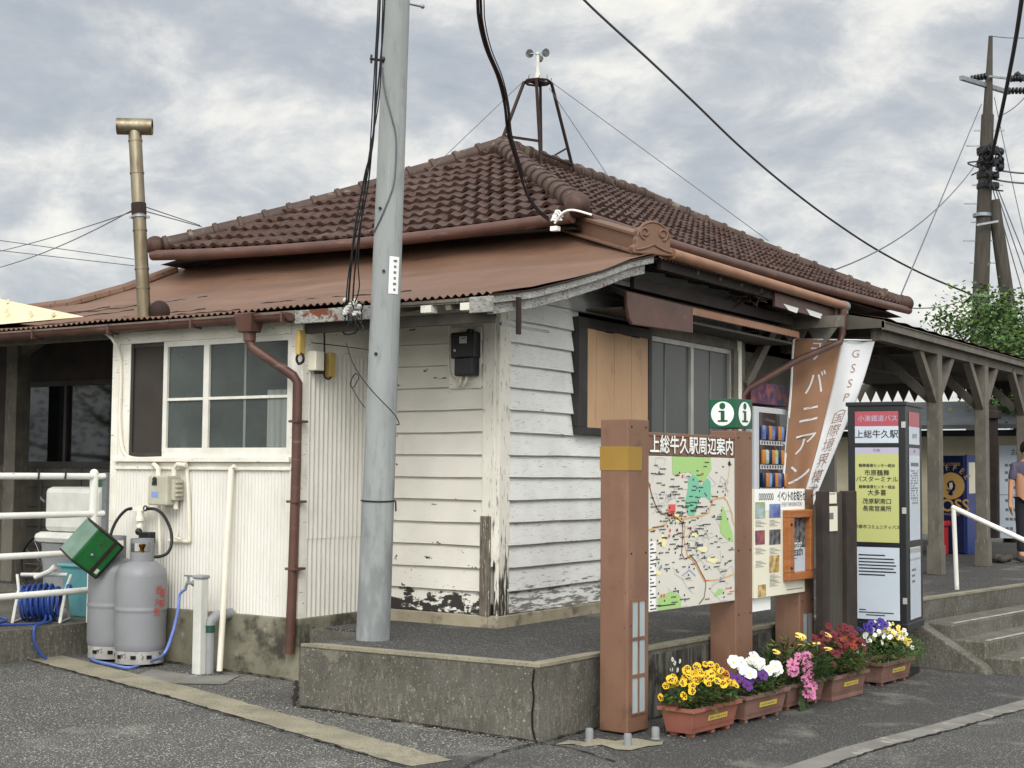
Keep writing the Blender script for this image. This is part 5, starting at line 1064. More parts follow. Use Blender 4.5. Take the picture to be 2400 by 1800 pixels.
mb.tube([hc-axd*.19+axn*.05+Vector((0, 0, .22)), hc+axd*.19+axn*.05+Vector((0, 0, .22))], .016, 8); mb.build('stand', 'plastw', HR)
mb = MB(); c = hc+axd*.20; mb.lathe([(.045, 0), (.045, .03), (.03, .04), (0, .04)], c+Vector((0, 0, .10)), 16, ax=axd); mb.build('hub', 'hose', HR)
mb = MB(); c = hc+Vector((0, -.02, .20)); mb.tube([c-axd*.05, c+axd*.07+Vector((0, 0, .05)), c+axd*.12+Vector((0, 0, .09))], [.02, .022, .03], 10); mb.build('spray_nozzle', 'plastw', HR)
zp = -.088
lp = [hc+Vector((.12, -.05, -.1)), Vector((-3.62, -1.30, zp)), Vector((-3.75, -1.55, zp)), Vector((-3.95, -1.75, zp)), Vector((-4.3, -1.72, zp)), Vector((-4.35, -1.45, zp)), Vector((-4.05, -1.35, zp+.02)), Vector((-3.8, -1.50, zp+.02)), Vector((-3.75, -1.80, zp+.01)), Vector((-3.95, -2.1, zp)), Vector((-4.4, -2.1, zp))]
cable('garden_hose', 'dark blue hose lying in loops on the side platform by the reel', lp, .0115, 'hose', cat='hose')
lp = [hc+Vector((.17, -.05, -.10)), Vector((-3.62, -1.2, zp+.01)), Vector((-3.5, -1.38, zp+.01)), Vector((-3.43, -1.50, zp)), Vector((-3.415, -1.52, -.16)), Vector((-3.40, -1.50, -.26)), Vector((-3.37, -1.43, -.345))]
cable('garden_hose', 'blue hose hanging over the edge of the side platform', lp, .0115, 'hose', cat='hose')
# white tank on teal bin, dark bucket, bicycle, green tarp
WT = thing('water_tank', 'grey white plastic tank with stepped lid behind the railing post', 'tank', (-4.25, -.35, -.1))
mb = MB()
mb.box(-4.62, -3.75, -.62, -.12, .50, .60); mb.box(-4.52, -3.80, -.58, -.14, .60, 1.0)
mb.build('tank_body', 'plastw', WT, smooth=0, bevel=.05)
mb = MB(); mb.ball((-4.2, -.05, .99), .26, 18, 10, (1, .7, .6)); tag(mb.build('tarp_bundle', 'grnband'), 'dark green rounded bundle on top of the grey white tank', 'bundle')
mb = MB(); mb.add([(-4.0, -.72, -.1), (-3.55, -.72, -.1), (-3.55, -.15, -.1), (-4.0, -.15, -.1), (-4.06, -.76, .34), (-3.49, -.76, .34), (-3.49, -.12, .34), (-4.06, -.12, .34)], [(3, 2, 1, 0), (4, 5, 6, 7), (0, 1, 5, 4), (1, 2, 6, 5), (2, 3, 7, 6), (3, 0, 4, 7)])
mb.box(-4.08, -3.47, -.78, -.10, .32, .35); tag(mb.build('storage_bin', 'teal', smooth=0, bevel=.012), 'faded teal storage bin behind the rear gas cylinder', 'storage bin')
mb = MB(); mb.lathe([(.20, -.1), (.24, .46), (.25, .5), (.22, .5)], (-4.4, -.38, 0), 20); tag(mb.build('waste_drum', 'pvcg'), 'dark grey drum under the grey white tank', 'drum')
mb = MB(); mb.lathe([(.0, .13), (.18, .10), (.34, .03), (.40, -.09), (.4, -.1)], (-4.75, -.1, 0), 24); tag(mb.build('washing_tub', 'leafdk'), 'dark green upturned tub on the side platform by the left post', 'tub')
BK = thing('bicycle', 'dark old bicycle leaning in the shade behind the white railing', 'bicycle', (-5.3, .45, -.1))
def wheel(c):
    mb = MB(); mb.tube([Vector(c)+Vector((.30*math.cos(t), .04*math.cos(t), .30*math.sin(t))) for t in np.linspace(0, 2*math.pi, 33)[:-1]], .017, 7, closed=True)
    wh = mb.build('wheel', 'rubber', BK); mb = MB()
    for k in range(12): t = k*math.pi/6; mb.tube([Vector(c), Vector(c)+Vector((.29*math.cos(t), .03*math.cos(t), .29*math.sin(t)))], .0025, 4)
    mb.build('spokes', 'galv', wh)
wheel((-5.75, .42, .21)); wheel((-4.75, .5, .21))
mb = MB()
for a, c in (((-5.75, .42, .21), (-5.6, .43, .62)), ((-5.6, .43, .60), (-5.22, .46, .24)), ((-5.22, .46, .24), (-5.12, .47, .66)), ((-5.22, .46, .24), (-4.75, .5, .21)), ((-4.75, .5, .21), (-5.13, .47, .55)), ((-5.6, .43, .62), (-5.63, .43, .86))): mb.tube([a, c], .014, 8)
mb.build('frame', 'blackpl', BK)
mb = MB(); mb.tube(spline([(-5.42, .15, .84), (-5.60, .25, .88), (-5.63, .43, .86), (-5.60, .62, .88), (-5.42, .72, .84)]), .012, 8); mb.build('handlebar', 'galv', BK)
mb = MB(); mb.ball((-5.1, .47, .70), .11, 14, 8, (1.2, .7, .4)); mb.build('saddle', 'blackpl', BK)
# ================================================================== INFORMATION BOARD (three brown posts, two boards)
sd_ = Vector((.07, .9975, 0)).normalized(); sN = Vector((sd_.y, -sd_.x, 0)); sM = Vector((1.617, -1.01, 0))
def SM(t, n, z): return sM+sd_*t+sN*n+Vector((0, 0, z))
def sz(X, Y): return atp(X, Y, sM, sN)
IB = thing('information_board', 'brown steel station area map board on three posts beside the platform', 'map board', (sM.x, sM.y, -.48))
def sbox(mb, t0, t1, n0, n1, z0, z1, mi=0): return mb.obox(SM((t0+t1)/2, (n0+n1)/2, (z0+z1)/2), sd_*(t1-t0)/2, sN*(n1-n0)/2, (0, 0, (z1-z0)/2), mi)
posts = [(0, 1.505), (1.41, 1.47), (2.42, 1.06)]
t3z = sz(1727, 1057).z
PO = []
for i, (t, zt_) in enumerate(posts):
    zt_ = t3z if i == 2 else zt_
    mb = MB(); sbox(mb, t, t+.25, -.21, 0, -.46, zt_)
    po = mb.build('post', 'sign', IB, smooth=0, bevel=.008); PO.append(po)
    mb = MB(); sbox(mb, t+.004, t+.246, -.209, .0015, -.3, -.299); sbox(mb, t+.124, t+.126, -.21, .0012, zt_-.02, zt_-.001)
    if i != 1:
        lz = [sz(1380, Y).z for Y in (1298, 1375, 1382, 1455, 1462, 1538)] if i == 0 else [sz(1742, Y).z for Y in (1323, 1388, 1394, 1448, 1454, 1510)]
        mb = MB()
        for k in range(3):
            for (a, c) in ((t+.045, t+.115), (t+.13, t+.20)): sbox(mb, a, c, -.003, .002, lz[2*k+1], lz[2*k])
        mb.build('lamp_panel', 'lattice', po, smooth=0)
        mb = MB(); sbox(mb, t+.038, t+.046, 0, .008, lz[5]-.012, lz[0]+.012); sbox(mb, t+.199, t+.207, 0, .008, lz[5]-.012, lz[0]+.012); sbox(mb, t+.115, t+.13, 0, .007, lz[5]-.01, lz[0]+.01)
        for k in range(3): sbox(mb, t+.04, t+.205, 0, .0075, lz[2*k]-.002, lz[2*k]+.010); sbox(mb, t+.04, t+.205, 0, .0075, lz[2*k+1]-.012, lz[2*k+1])
        mb.build('lattice_bars', 'sign', po, smooth=0)
        zb0, zb1 = (sz(1355, 1016).z, sz(1355, 964).z) if i == 0 else (sz(1727, 1140).z, sz(1727, 1092).z)
        mb = MB(); sbox(mb, t-.003, t+.16, -.2125, .003, zb0, zb1); mb.build('ochre_band', 'gold', po, smooth=0)
    mb = MB()
    for zz_ in (zt_-.05, zt_-.85, zt_-1.3):
        for tt in (.04, .21): mb.lathe([(.007, 0), (.007, .003), (0, .004)], SM(t+tt, 0, zz_), 8, ax=sN)
    mb.build('screws', 'rust', po)
# header and map
zh1, zh0 = 1.415, 1.278; zm0 = .272; t0, t1 = .255, 1.408
mb = MB(); sbox(mb, t0, t1, -.075, -.012, zh0, zh1); sbox(mb, t0, t1, -.075, -.006, zh1-.012, zh1+.012); HB = mb.build('header_board', 'sign', IB, smooth=0, bevel=.004)
pf = PF(SM(t0, -.012, zh1), sd_, t1-t0, zh1-zh0)
pf.text('上総牛久駅周辺案内', .5, .56, .125, 'ink', HB, e=.003, bold=.035, xs=1.0, name='lettering_shadow'); pf.text('上総牛久駅周辺案内', .497, .53, .125, 'white', HB, e=.006, bold=.02, xs=1.0)
mb = MB(); sbox(mb, t0, t1, -.06, -.008, zm0, zh0-.004); MPN = mb.build('map_panel', 'mapbg', IB, smooth=0, bevel=.003)
pf = PF(SM(t0, -.008, zh0-.004), sd_, t1-t0, zh0-.004-zm0)
mb = MB(); rnd = random.Random(11)
for k in range(44):
    u, v = rnd.uniform(.02, .9), rnd.uniform(.05, .95); pts = [(u, v)]
    for _ in range(4): u += rnd.uniform(-.08, .12); v += rnd.uniform(-.05, .08); pts.append((min(max(u, .01), .99), min(max(v, .01), .99)))
    pf.line(mb, pts, .004, .0016)
tag(mb.build('minor_roads', 'mapgrey', MPN, smooth=0), kind='stuff')
for pl_ in ([(.25, .0), (.70, .0), (.71, .08), (.66, .13), (.62, .17), (.54, .15), (.45, .10), (.35, .11), (.26, .12)], [(.84, .33), (.88, .37), (.91, .43), (.97, .53), (.98, .59), (.90, .57), (.82, .52), (.81, .46)], [(.10, .915), (.22, .885), (.33, .905), (.36, .945), (.35, .995), (.10, .995)], [(.80, .90), (.86, .915), (.85, .935), (.75, .955), (.74, .94)]): mb = MB(); pf.poly(mb, pl_, .002); mb.build('green_area', 'mapgreen', MPN, smooth=0)
mb = MB(); pf.poly(mb, [(.44, .14), (.50, .12), (.55, .15), (.57, .20), (.66, .14), (.70, .17), (.70, .30), (.64, .27), (.56, .27), (.53, .36), (.50, .40), (.43, .39), (.40, .30), (.43, .22)], .0023); mb.build('lake_area', 'mapteal', MPN, smooth=0)
mb = MB(); pf.rect(mb, .002, .55, .075, .995, .0024); mb.build('legend_strip', 'white', MPN, smooth=0)
mb = MB()
for u, v, a, c in ((.60, .62, .14, .06), (.30, .40, .12, .08), (.5, .52, .1, .05), (.72, .70, .14, .06), (.1, .75, .08, .05), (.15, .55, .1, .1)): mb = MB(); pf.poly(mb, [(u-a/2, v), (u, v-c/2), (u+a/2, v+c*.1), (u+.02, v+c/2)], .0019); mb.build('town_area', 'mapcream', MPN, smooth=0)
mb = MB()
pf.line(mb, [(.0, .475), (.12, .455), (.2, .44)], .010, .003); pf.line(mb, [(.2, .40), (.3, .40), (.38, .415), (.46, .405), (.6, .395), (.68, .375), (.70, .33), (.74, .285), (.86, .275), (.90, .30), (.95, .37), (.985, .47)], .010, .003)
pf.line(mb, [(.38, .415), (.40, .47), (.39, .53), (.40, .60), (.43, .66), (.50, .70), (.56, .77), (.62, .835), (.7, .84), (.80, .84), (.98, .815)], .009, .003); pf.line(mb, [(.86, .275), (.90, .19), (.93, .08), (.93, .0)], .006, .003); pf.line(mb, [(.57, .20), (.60, .12), (.62, .0)], .006, .003)
mb.build('orange_roads', 'maporange', MPN, smooth=0)
mb = MB(); pf.line(mb, [(.0, .17), (.03, .25), (.08, .33), (.13, .375), (.20, .375), (.30, .405), (.365, .435), (.375, .50), (.365, .58), (.36, .64), (.39, .68), (.47, .665), (.52, .70), (.58, .775), (.63, .83), (.64, .87), (.62, .95), (.56, .99)], .009, .0036); mb.build('railway_line', 'mapbrown', MPN, smooth=0)
mb = MB(); pf.rect(mb, .21, .315, .29, .365, .0034); pf.poly(mb, [(.21, .365), (.26, .365), (.30, .405)], .0034)
for u, v in ((.01, .19), (.23, .485), (.31, .485), (.22, .52), (.46, .48), (.37, .13), (.71, .30), (.135, .905), (.165, .905)): pf.disc(mb, u, v, .012, .0034, 12)
for u, v in ((.88, .905), (.9, .945), (.93, .93), (.62, .835)): pf.rect(mb, u, v, u+.06, v+.006, .0034)
mb.build('red_markers', 'mapred', MPN, smooth=0)
mb = MB()
for u, v in ((.115, .73), (.135, .715), (.60, .595), (.4, .95), (.82, .835)): pf.disc(mb, u, v, .012, .0034, 12)
pf.line(mb, [(.36, .79), (.45, .755), (.52, .80)], .006, .003); mb.build('blue_markers', 'mapblue', MPN, smooth=0)
mb = MB()
for k in range(260):
    u, v = (rnd.uniform(.03, .95), rnd.uniform(.02, .97)) if k < 130 else (min(max(rnd.gauss(.32, .2), .02), .96), min(max(rnd.gauss(.42, .13), .02), .97))
    if k % 3 == 0: pf.rect(mb, u, v, u+.012, v+.012, .004)
    else:
        for q in range(rnd.randint(2, 5)): pf.rect(mb, u+q*.014, v, u+q*.014+.010, v+.008, .004)
for k in range(18): pf.rect(mb, .015, .57+k*.024, .03+.025*(k % 3), .578+k*.024, .004)
pf.rect(mb, .10, .965, .29, .972, .004); pf.disc(mb, .93, .04, .018, .0032, 14, rx=.018)
mb_=mb
tag(mb.build('place_names', 'ink', MPN, smooth=0), kind='stuff')
# second board: events
zb1 = sz(1690, 1056).z; zb0 = sz(1690, 1284).z-.0; tb0, tb1 = 1.655, 2.47
mb = MB(); sbox(mb, tb0, tb1, -.02, .018, zb0, zb1); EB = mb.build('event_board', 'paper', IB, smooth=0, bevel=.003)
mb = MB(); sbox(mb, tb0-.02, tb0+.32, -.06, -.02, zb0-.10, zb0+.1); mb.build('lower_panel', 'white', EB, smooth=0)
pf = PF(SM(tb0, .018, zb1), sd_, tb1-tb0, zb1-zb0)
mb = MB(); pf.rect(mb, .0, .0, 1, .20, .0015); mb.build('heading_strip', 'white', EB, smooth=0)
pf.text('イベントのお知らせ', .73, .075, .085, 'ink', EB, e=.003, xs=.62, bold=.01); pf.text('EVENT INFORMATION', .73, .15, .045, 'inkgrey', EB, e=.003, xs=.75); pf.text('0000000', .22, .075, .075, 'ink', EB, e=.003, xs=.9)
for (u0, v0, u1, v1, m_) in ((.0, .12, .20, .27, 'photo1'), (.27, .14, .50, .27, 'purp'), (.0, .38, .19, .51, 'photo4'), (.27, .38, .50, .52, 'photo2'), (.27, .62, .47, .78, 'photo3'), (.05, .88, .21, .99, 'photo3')):
    mb = MB(); pf.rect(mb, u0+.01, v0, u1, v1, .0025); mb.build('photo', m_, EB, smooth=0)
mb = MB()
for (u0, v0) in ((.0, .29), (.27, .29), (.0, .54), (.27, .55), (.27, .80), (.0, .66), (.27, .85)):
    for k in range(5): pf.rect(mb, u0+.015, v0+k*.013, u0+.12+.10*((k*7) % 3)/2, v0+k*.013+.004, .0025)
pf.rect(mb, .62, .955, .95, .962, .0025); mb.build('text_lines', 'inkgrey', EB, smooth=0)
PFm = thing('festival_poster', 'orange wooden frame holding a dark festival poster on the event board', 'poster frame', SM(2.3, .03, zb0+.1))
fa, fb = 2.10, 2.515; fz1 = atp(1710, 1102, SM(0, .05, 0), sN).z; fz0 = atp(1710, 1254, SM(0, .05, 0), sN).z; w_ = .058
mb = MB(); sbox(mb, fa, fb, .02, .075, fz1-w_, fz1); sbox(mb, fa, fb, .02, .075, fz0, fz0+w_); sbox(mb, fa, fa+w_*1.5, .02, .074, fz0+w_, fz1-w_); sbox(mb, fb-w_, fb, .02, .074, fz0+w_, fz1-w_); mb.build('frame', 'orwood', PFm, smooth=0, bevel=.006)
pf = PF(SM(fa+w_*1.5, .026, fz1-w_), sd_, fb-fa-w_*2.5, fz1-fz0-2*w_)
mb = MB(); pf.rect(mb, 0, 0, 1, .56, .001); PS = mb.build('poster', 'photo2', PFm, smooth=0); mb = MB(); pf.rect(mb, 0, .56, 1, 1, .001); mb.build('poster_lower', 'buswhite', PFm, smooth=0)
pf.text('Artist', .4, .50, .10, 'white', PFm, e=.004, xs=.9); pf.text('Breath', .4, .63, .10, 'ink', PFm, e=.004, xs=.9)
mb = MB(); pf.rect(mb, .1, .75, .5, .757, .003); mb.build('text_lines', 'ink', PFm, smooth=0)
for z_ in (.18, .80): mb = MB(); mb.ball(SM(fa+.03, .078, fz0+(fz1-fz0)*z_), .01, 8, 6); mb.build('pin', 'rust', PFm)
# green i cube on the middle post
cz1 = sz(1590, 861).z; cz0 = sz(1590, 925).z; ic0 = 1.41
mb = MB(); sbox(mb, ic0+.0, ic0+.245, -.215, .005, cz0+.002, cz1); CB = mb.build('information_cube', 'igreen', IB, smooth=0, bevel=.004)
for (o_, U_, w_) in ((SM(ic0, -.215, cz1), sN, .22), (SM(ic0, .005, cz1), sd_, .245)):
    pf = PF(o_, U_, w_, cz1-cz0); rr_ = min(w_, cz1-cz0)*.44
    mb = MB(); pf.disc(mb, .5, .5, (cz1-cz0)*.41, .002, 32, rx=rr_); mb.build('white_disc', 'white', CB, smooth=0)
    mb = MB(); pf.disc(mb, .5, .24, .024, .004, 16); pf.rect(mb, .44, .40, .58, .76, .004); pf.rect(mb, .36, .40, .5, .45, .004); pf.rect(mb, .33, .72, .69, .78, .004); mb.build('letter_i', 'igreen', CB, smooth=0)
# low grey foot stubs round the first post
for i, (X, Y) in enumerate(((1273, 1600), (1356, 1612), (1416, 1597))):
    p = atg(X, Y); mb = MB(); mb.lathe([(.024, 0), (.026, .06), (.022, .075), (0, .078)], (p.x, p.y, gz(p.x)), 14); mb.lathe([(.03, 0), (.028, .006)], (p.x, p.y, gz(p.x)+.004), 14)
    tag(mb.build('foot_stub', 'pvcg'), ['grey plastic stub at the left foot of the first sign post', 'grey plastic stub in front of the first sign post', 'grey plastic stub at the right foot of the first sign post'][i], 'bolt cover', 'grey stubs round the sign post')

# ================================================================== NOBORI FLAG
FLG = thing('banner_flag', 'tall tan and white vertical banner flag hanging behind the event board', 'flag', atd(1700, 1050, 15.0))
fo = atd(1715, 738, 15.2); fW = Vector((.80, .60, 0)).normalized(); fN = Vector((fW.y, -fW.x, 0))
def fp(X, Y): return atp(X, Y, fo, fN)
Lc = [fp(1713, 732), fp(1706, 850), fp(1697, 960), fp(1688, 1060), fp(1682, 1140)]; Rc = [fp(1888, 738), fp(1862, 830), fp(1822, 930), fp(1770, 1060), fp(1745, 1140)]
Ls = spline(Lc, 6); Rs = spline(Rc, 6)
def fsurf(s_, t):
    i = min(t, .9999)*(len(Ls)-1); k = int(i); fr = i-k
    a = Ls[k].lerp(Ls[k+1], fr); c = Rs[k].lerp(Rs[k+1], fr); return a.lerp(c, s_)+fN*(.03*math.sin(s_*7+t*5)+.02*math.sin(s_*13-t*9))
sb = .60
for nm, s0_, s1_, m_ in (('tan_cloth', 0, sb, 'flagbr'), ('white_cloth', sb, 1, 'flagwh')):
    mb = MB(); mb.grid([[fsurf(s0_+(s1_-s0_)*i/14, j/40) for i in range(15)] for j in range(41)]); o = mb.build(nm, m_, FLG, smooth=80); md = o.modifiers.new('s', 'SOLIDIFY'); md.thickness = .002
def ftext(chs, s_, t0_, dt, h, m_, xs=1):
    hgt = (Ls[0]-Ls[-1]).length
    for k, ch in enumerate(chs):
        tcn = t0_+dt*k
        def fn(x, y, tcn=tcn):
            wd = (fsurf(1, tcn)-fsurf(0, tcn)).length; return fsurf(s_+x*xs/wd, min(max(tcn-y/hgt, 0), 1))+fN*.006
        text(ch, h, m_, FLG, (0, 0, 0), (1, 0, 0), (0, 0, 1), fn=fn, name='lettering', bold=.02 if m_ != 'flagink' else 0)
ftext('チバニアン', .335, .075, .150, .25, 'flagwh'); ftext('GSSP', .81, .09, .075, .125, 'flagink'); ftext('︵', .81, .375, .07, .11, 'flagink'); ftext('国際境界模式地', .80, .425, .0655, .13, 'flagink'); ftext('(この地', .36, .80, .05, .07, 'flagwh')
mb = MB(); mb.tube([fp(1713, 734)+fN*.02, fp(1707, 850)+fN*.02, fp(1688, 1070)+fN*.02, fp(1680, 1200)+fN*.02], .013, 8); mb.tube([fp(1715, 733)+fN*.01, fp(1893, 735)+fN*.01], .008, 6)
for Y in (838, 958): q = fp(1708-(Y-838)*.14, Y); mb.tube([q, q+fW*.07], .012, 6)
mb.build('flag_pole', 'white', FLG)

# ================================================================== DARK NOTICE STAND
nb0 = atp(1765, 1300, (1.86, 0, 0), sN); 
def nz(X, Y): return atp(X, Y, nb0, sN)
NB = thing('notice_stand', 'dark brown wooden notice stand with small white papers between its posts', 'notice stand', (nb0.x, nb0.y, -.49))
def tn(X): return (nz(X, 1200)-nb0).dot(sd_)
ztn = nz(1800, 1061).z
def nbox(mb, a, c, n0, n1, z0, z1): return mb.obox(nb0+sd_*(a+c)/2+sN*(n0+n1)/2+Vector((0, 0, (z0+z1)/2-nb0.z)), sd_*(c-a)/2, sN*(n1-n0)/2, (0, 0, (z1-z0)/2))
for a, c in ((tn(1779), tn(1793)), (tn(1830), tn(1852))):
    mb = MB(); nbox(mb, a, c, -.065, .0, -.55, ztn); mb.build('post', 'darkwood', NB, smooth=0, bevel=.006)
mb = MB(); nbox(mb, tn(1793), tn(1830), -.05, -.04, -.1, ztn-.01); mb.build('panel', 'oldpole', NB, smooth=0)
mb = MB(); nbox(mb, tn(1797), tn(1816), -.04, -.03, nz(1800, 1088).z, ztn-.01); nbox(mb, tn(1797), tn(1817), -.04, -.028, nz(1800, 1148).z, nz(1800, 1094).z); NP = mb.build('paper', 'paper', NB, smooth=0)
mb = MB(); nbox(mb, tn(1798), tn(1808), -.028, -.0265, nz(1800, 1122).z, nz(1800, 1108).z); nbox(mb, tn(1800), tn(1813), -.03, -.0284, nz(1800, 1068).z, nz(1800, 1066).z); mb.build('print', 'inkgrey', NB, smooth=0)
mb = MB(); nbox(mb, tn(1837), tn(1845), .0, .004, nz(1840, 1140).z, nz(1840, 1075).z+.0); 

# ================================================================== BUS STOP SIGN
bu = Vector((.84, .54, 0)).normalized(); bu = Vector((math.cos(R(4)), math.sin(R(4)), 0)); bv = Vector((-bu.y, bu.x, 0))
bc = atd(1957, 1110, 11.55); bc.z = 0
zb_t, zb_b = 1.765, -.10
bw, bd = .475, .56
BS = thing('bus_stop_sign', 'black framed box bus stop sign with red, white and yellow panels', 'bus stop', (bc.x, bc.y, -.49))
def bbox(mb, a0, a1, b0, b1, z0, z1): return mb.obox(bc+bu*(a0+a1)/2+bv*(b0+b1)/2+Vector((0, 0, (z0+z1)/2)), bu*(a1-a0)/2, bv*(b1-b0)/2, (0, 0, (z1-z0)/2))
mb = MB(); bbox(mb, -bw, 0, 0, bd, zb_b, zb_t); bbox(mb, -bw-.015, .012, -.012, bd+.012, zb_t-.035, zb_t); bbox(mb, -bw-.01, .008, -.008, bd+.01, zb_b, zb_b+.06); FR = mb.build('case', 'busblk', BS, smooth=0, bevel=.006)
mb = MB(); bbox(mb, -bw*.7, -bw*.3, bd*.3, bd*.7, -.49, zb_b); bbox(mb, -bw*.95, -bw*.05, .05, bd-.05, -.49, -.44); mb.build('pedestal', 'busblk', BS, smooth=0)
ht = zb_t-zb_b
def vy(Y, x=1900): return ((Y-868)/(1350-868))
pf = PF(bc-bu*bw+Vector((0, 0, zb_t)), bu, bw, ht)
def panel(pf, u0, v0, u1, v1, m_, nm): mb = MB(); pf.rect(mb, u0, v0, u1, v1, .003); return mb.build(nm, m_, BS, smooth=0)
a_, c_ = .13, .885
panel(pf, a_, .042, c_, .108, 'busred', 'red_panel'); panel(pf, a_, .108, c_, .182, 'buswhite', 'name_panel'); panel(pf, a_, .202, c_, .230, 'buslil', 'lilac_panel'); panel(pf, a_, .230, c_, .618, 'busyel', 'route_panel'); panel(pf, a_, .640, c_, .955, 'buswhite', 'notice_panel')
um = (a_+c_)/2
pf.text('小湊鐵道バス', um+.02, .075, .055, 'buslil', BS); pf.text('上総牛久駅', um, .145, .072, 'ink', BS, bold=.01); pf.text('行先', um, .216, .03, 'ink', BS)
for tx, v, h in (('鶴舞循環センター経由', .282, .030), ('市原鶴舞', .315, .052), ('バスターミナル', .343, .050), ('鶴舞循環センター経由', .376, .030), ('大多喜', .402, .052), ('茂原駅南口', .440, .048), ('長南営業所', .472, .048), ('市原市コミュニティバス', .552, .034)): pf.text(tx, um, v, h, 'ink', BS, bold=.012)
mb = MB(); rnd = random.Random(5)
for k, v in enumerate((.672, .688, .702, .716, .730, .744, .758)): pf.rect(mb, a_+.05, v, a_+.05+rnd.uniform(.45, .66)-.12*(k == 0), v+.006, .004)
for v, q in ((.912, .12), (.923, .6), (.934, .45)): pf.rect(mb, a_+.05+.12*(v > .93), v, a_+.05+q, v+.005, .004)
mb.build('text_lines', 'ink', BS, smooth=0)
pf = PF(bc+Vector((0, 0, zb_t)), bv, bd, ht); a_, c_ = .20, .84
panel(pf, a_, .042, c_, .108, 'busred', 'red_panel'); panel(pf, a_, .108, c_, .186, 'buswhite', 'name_panel'); panel(pf, a_, .202, c_, .235, 'buslil', 'lilac_panel'); panel(pf, a_, .235, c_, .610, 'buswhite', 'timetable_panel'); panel(pf, a_, .640, c_, .955, 'buswhite', 'notice_panel')
mb = MB(); pf.rect(mb, a_+.1, .267, c_-.08, .283, .004)
for i in range(7):
    for k in range(14):
        if rnd.random() < .75: pf.rect(mb, a_+.08+i*.065, .30+k*.011, a_+.08+i*.065+.045, .306+k*.011, .004)
for k in range(3): pf.rect(mb, a_+.1, .735+k*.025, a_+.28+.06*(k == 0), .745+k*.025, .004)
mb.build('timetable_print', 'inkgrey', BS, smooth=0); pf.text('発車', (a_+c_)/2, .218, .03, 'ink', BS, xs=.8); pf.text('上総牛久駅', (a_+c_)/2, .15, .045, 'ink', BS, xs=.75)
mb = MB(); pf.rect(mb, a_, .645, c_, .665, .004); pf.rect(mb, a_, .69, c_, .697, .004); mb.build('metal_clip', 'alu', BS, smooth=0)
for z_ in (1.55, .85, .12): mb = MB(); bbox(mb, -.03, .004, -.006, .0, z_, z_+.05); mb.build('hinge', 'alu', BS, smooth=0)
mb = MB(); bbox(mb, -bw+.02, -bw+.03, -.005, 0, .55, .85); mb.build('handle', 'alu', BS, smooth=0)

# ================================================================== FLOWER PLANTERS
pd = Vector((.10, .995, 0)).normalized(); pn = Vector((pd.y, -pd.x, 0))
def leafmesh(mb, c, n, rng_, sc_, rnd, dome=1, Lf=(.03, .055), wd=.4):
    for _ in range(n):
        t = rnd.uniform(0, 2*math.pi); r_ = math.sqrt(rnd.random()); h = rnd.random()
        p = Vector(c)+pd*math.cos(t)*r_*rng_[0]+pn*math.sin(t)*r_*rng_[1]+Vector((0, 0, h*rng_[2]*(1-dome*r_*r_)))
        d = (pd*math.cos(t)*rnd.uniform(.2, 1)+pn*math.sin(t)*rnd.uniform(.2, 1)+Vector((rnd.uniform(-.4, .4), rnd.uniform(-.4, .4), rnd.uniform(-.1, .9)))).normalized()
        s_ = d.cross(Vector((0, 0, 1))).normalized(); l = rnd.uniform(*Lf)*sc_; w_ = l*wd; u_ = s_.cross(d)
        mb.add([p, p+d*l*.5+s_*w_*.5-u_*.006, p+d*l-u_*l*.25, p+d*l*.5-s_*w_*.5-u_*.006], [(0, 1, 2, 3)], rnd.choice((0, 0, 1)))
FM = {}
def flower_mesh(kind):
    if kind in FM: return FM[kind]
    mb = MB(); spec = {'pansy': (5, .030, .030, 'f_yel', 'f_dark'), 'petunia': (5, .042, .036, 'f_white', 'f_lem'), 'purple': (5, .040, .036, 'f_pur', 'f_dark'), 'pink': (8, .034, .016, 'f_pink', 'f_mag'), 'daisy': (11, .028, .010, 'f_lem', 'f_org'), 'red': (7, .020, .016, 'f_red', 'f_red'), 'redor': (7, .018, .015, 'f_redor', 'f_red'), 'smallw': (5, .015, .013, 'f_white', 'f_lem'), 'smally': (5, .015, .013, 'f_lem', 'f_org'), 'blue': (5, .022, .020, 'f_blue', 'f_dark'), 'orange': (5, .028, .028, 'f_org', 'f_dark')}[kind]
    n, r_, w_, m1, m2 = spec
    for k in range(n):
        t = 2*math.pi*k/n+.3; d = Vector((math.cos(t), math.sin(t), 0)); s_ = Vector((-d.y, d.x, 0)); cup = .012 if kind in ('petunia', 'purple') else .004
        pts = [Vector((0, 0, .001*k))]+[d*r_*a+s_*w_*c*.62+Vector((0, 0, e*cup+.0012*k)) for a, c, e in ((.35, .55, .5), (.75, .95, 1.1), (1.0, .5, .7), (1.04, 0, .9), (1.0, -.5, .7), (.75, -.95, 1.1), (.35, -.55, .5))]
        mb.add(pts, [tuple(range(8))], 0)
        if kind in ('pansy', 'orange') and k in (3, 4, 2): mb.add([d*r_*.18+Vector((0, 0, .009)), d*r_*.66+s_*w_*.3+Vector((0, 0, .0105)), d*r_*.72+Vector((0, 0, .0105)), d*r_*.66-s_*w_*.3+Vector((0, 0, .0105))], [(0, 1, 2, 3)], 1)
    mb.lathe([(r_*.22, .004), (r_*.18, .010), (0, .012)], (0, 0, 0), 8, mi=1)
    o = mb.build('flower', [m1, m2], None, smooth=0); FM[kind] = o.data; bpy.data.objects.remove(o); return FM[kind]
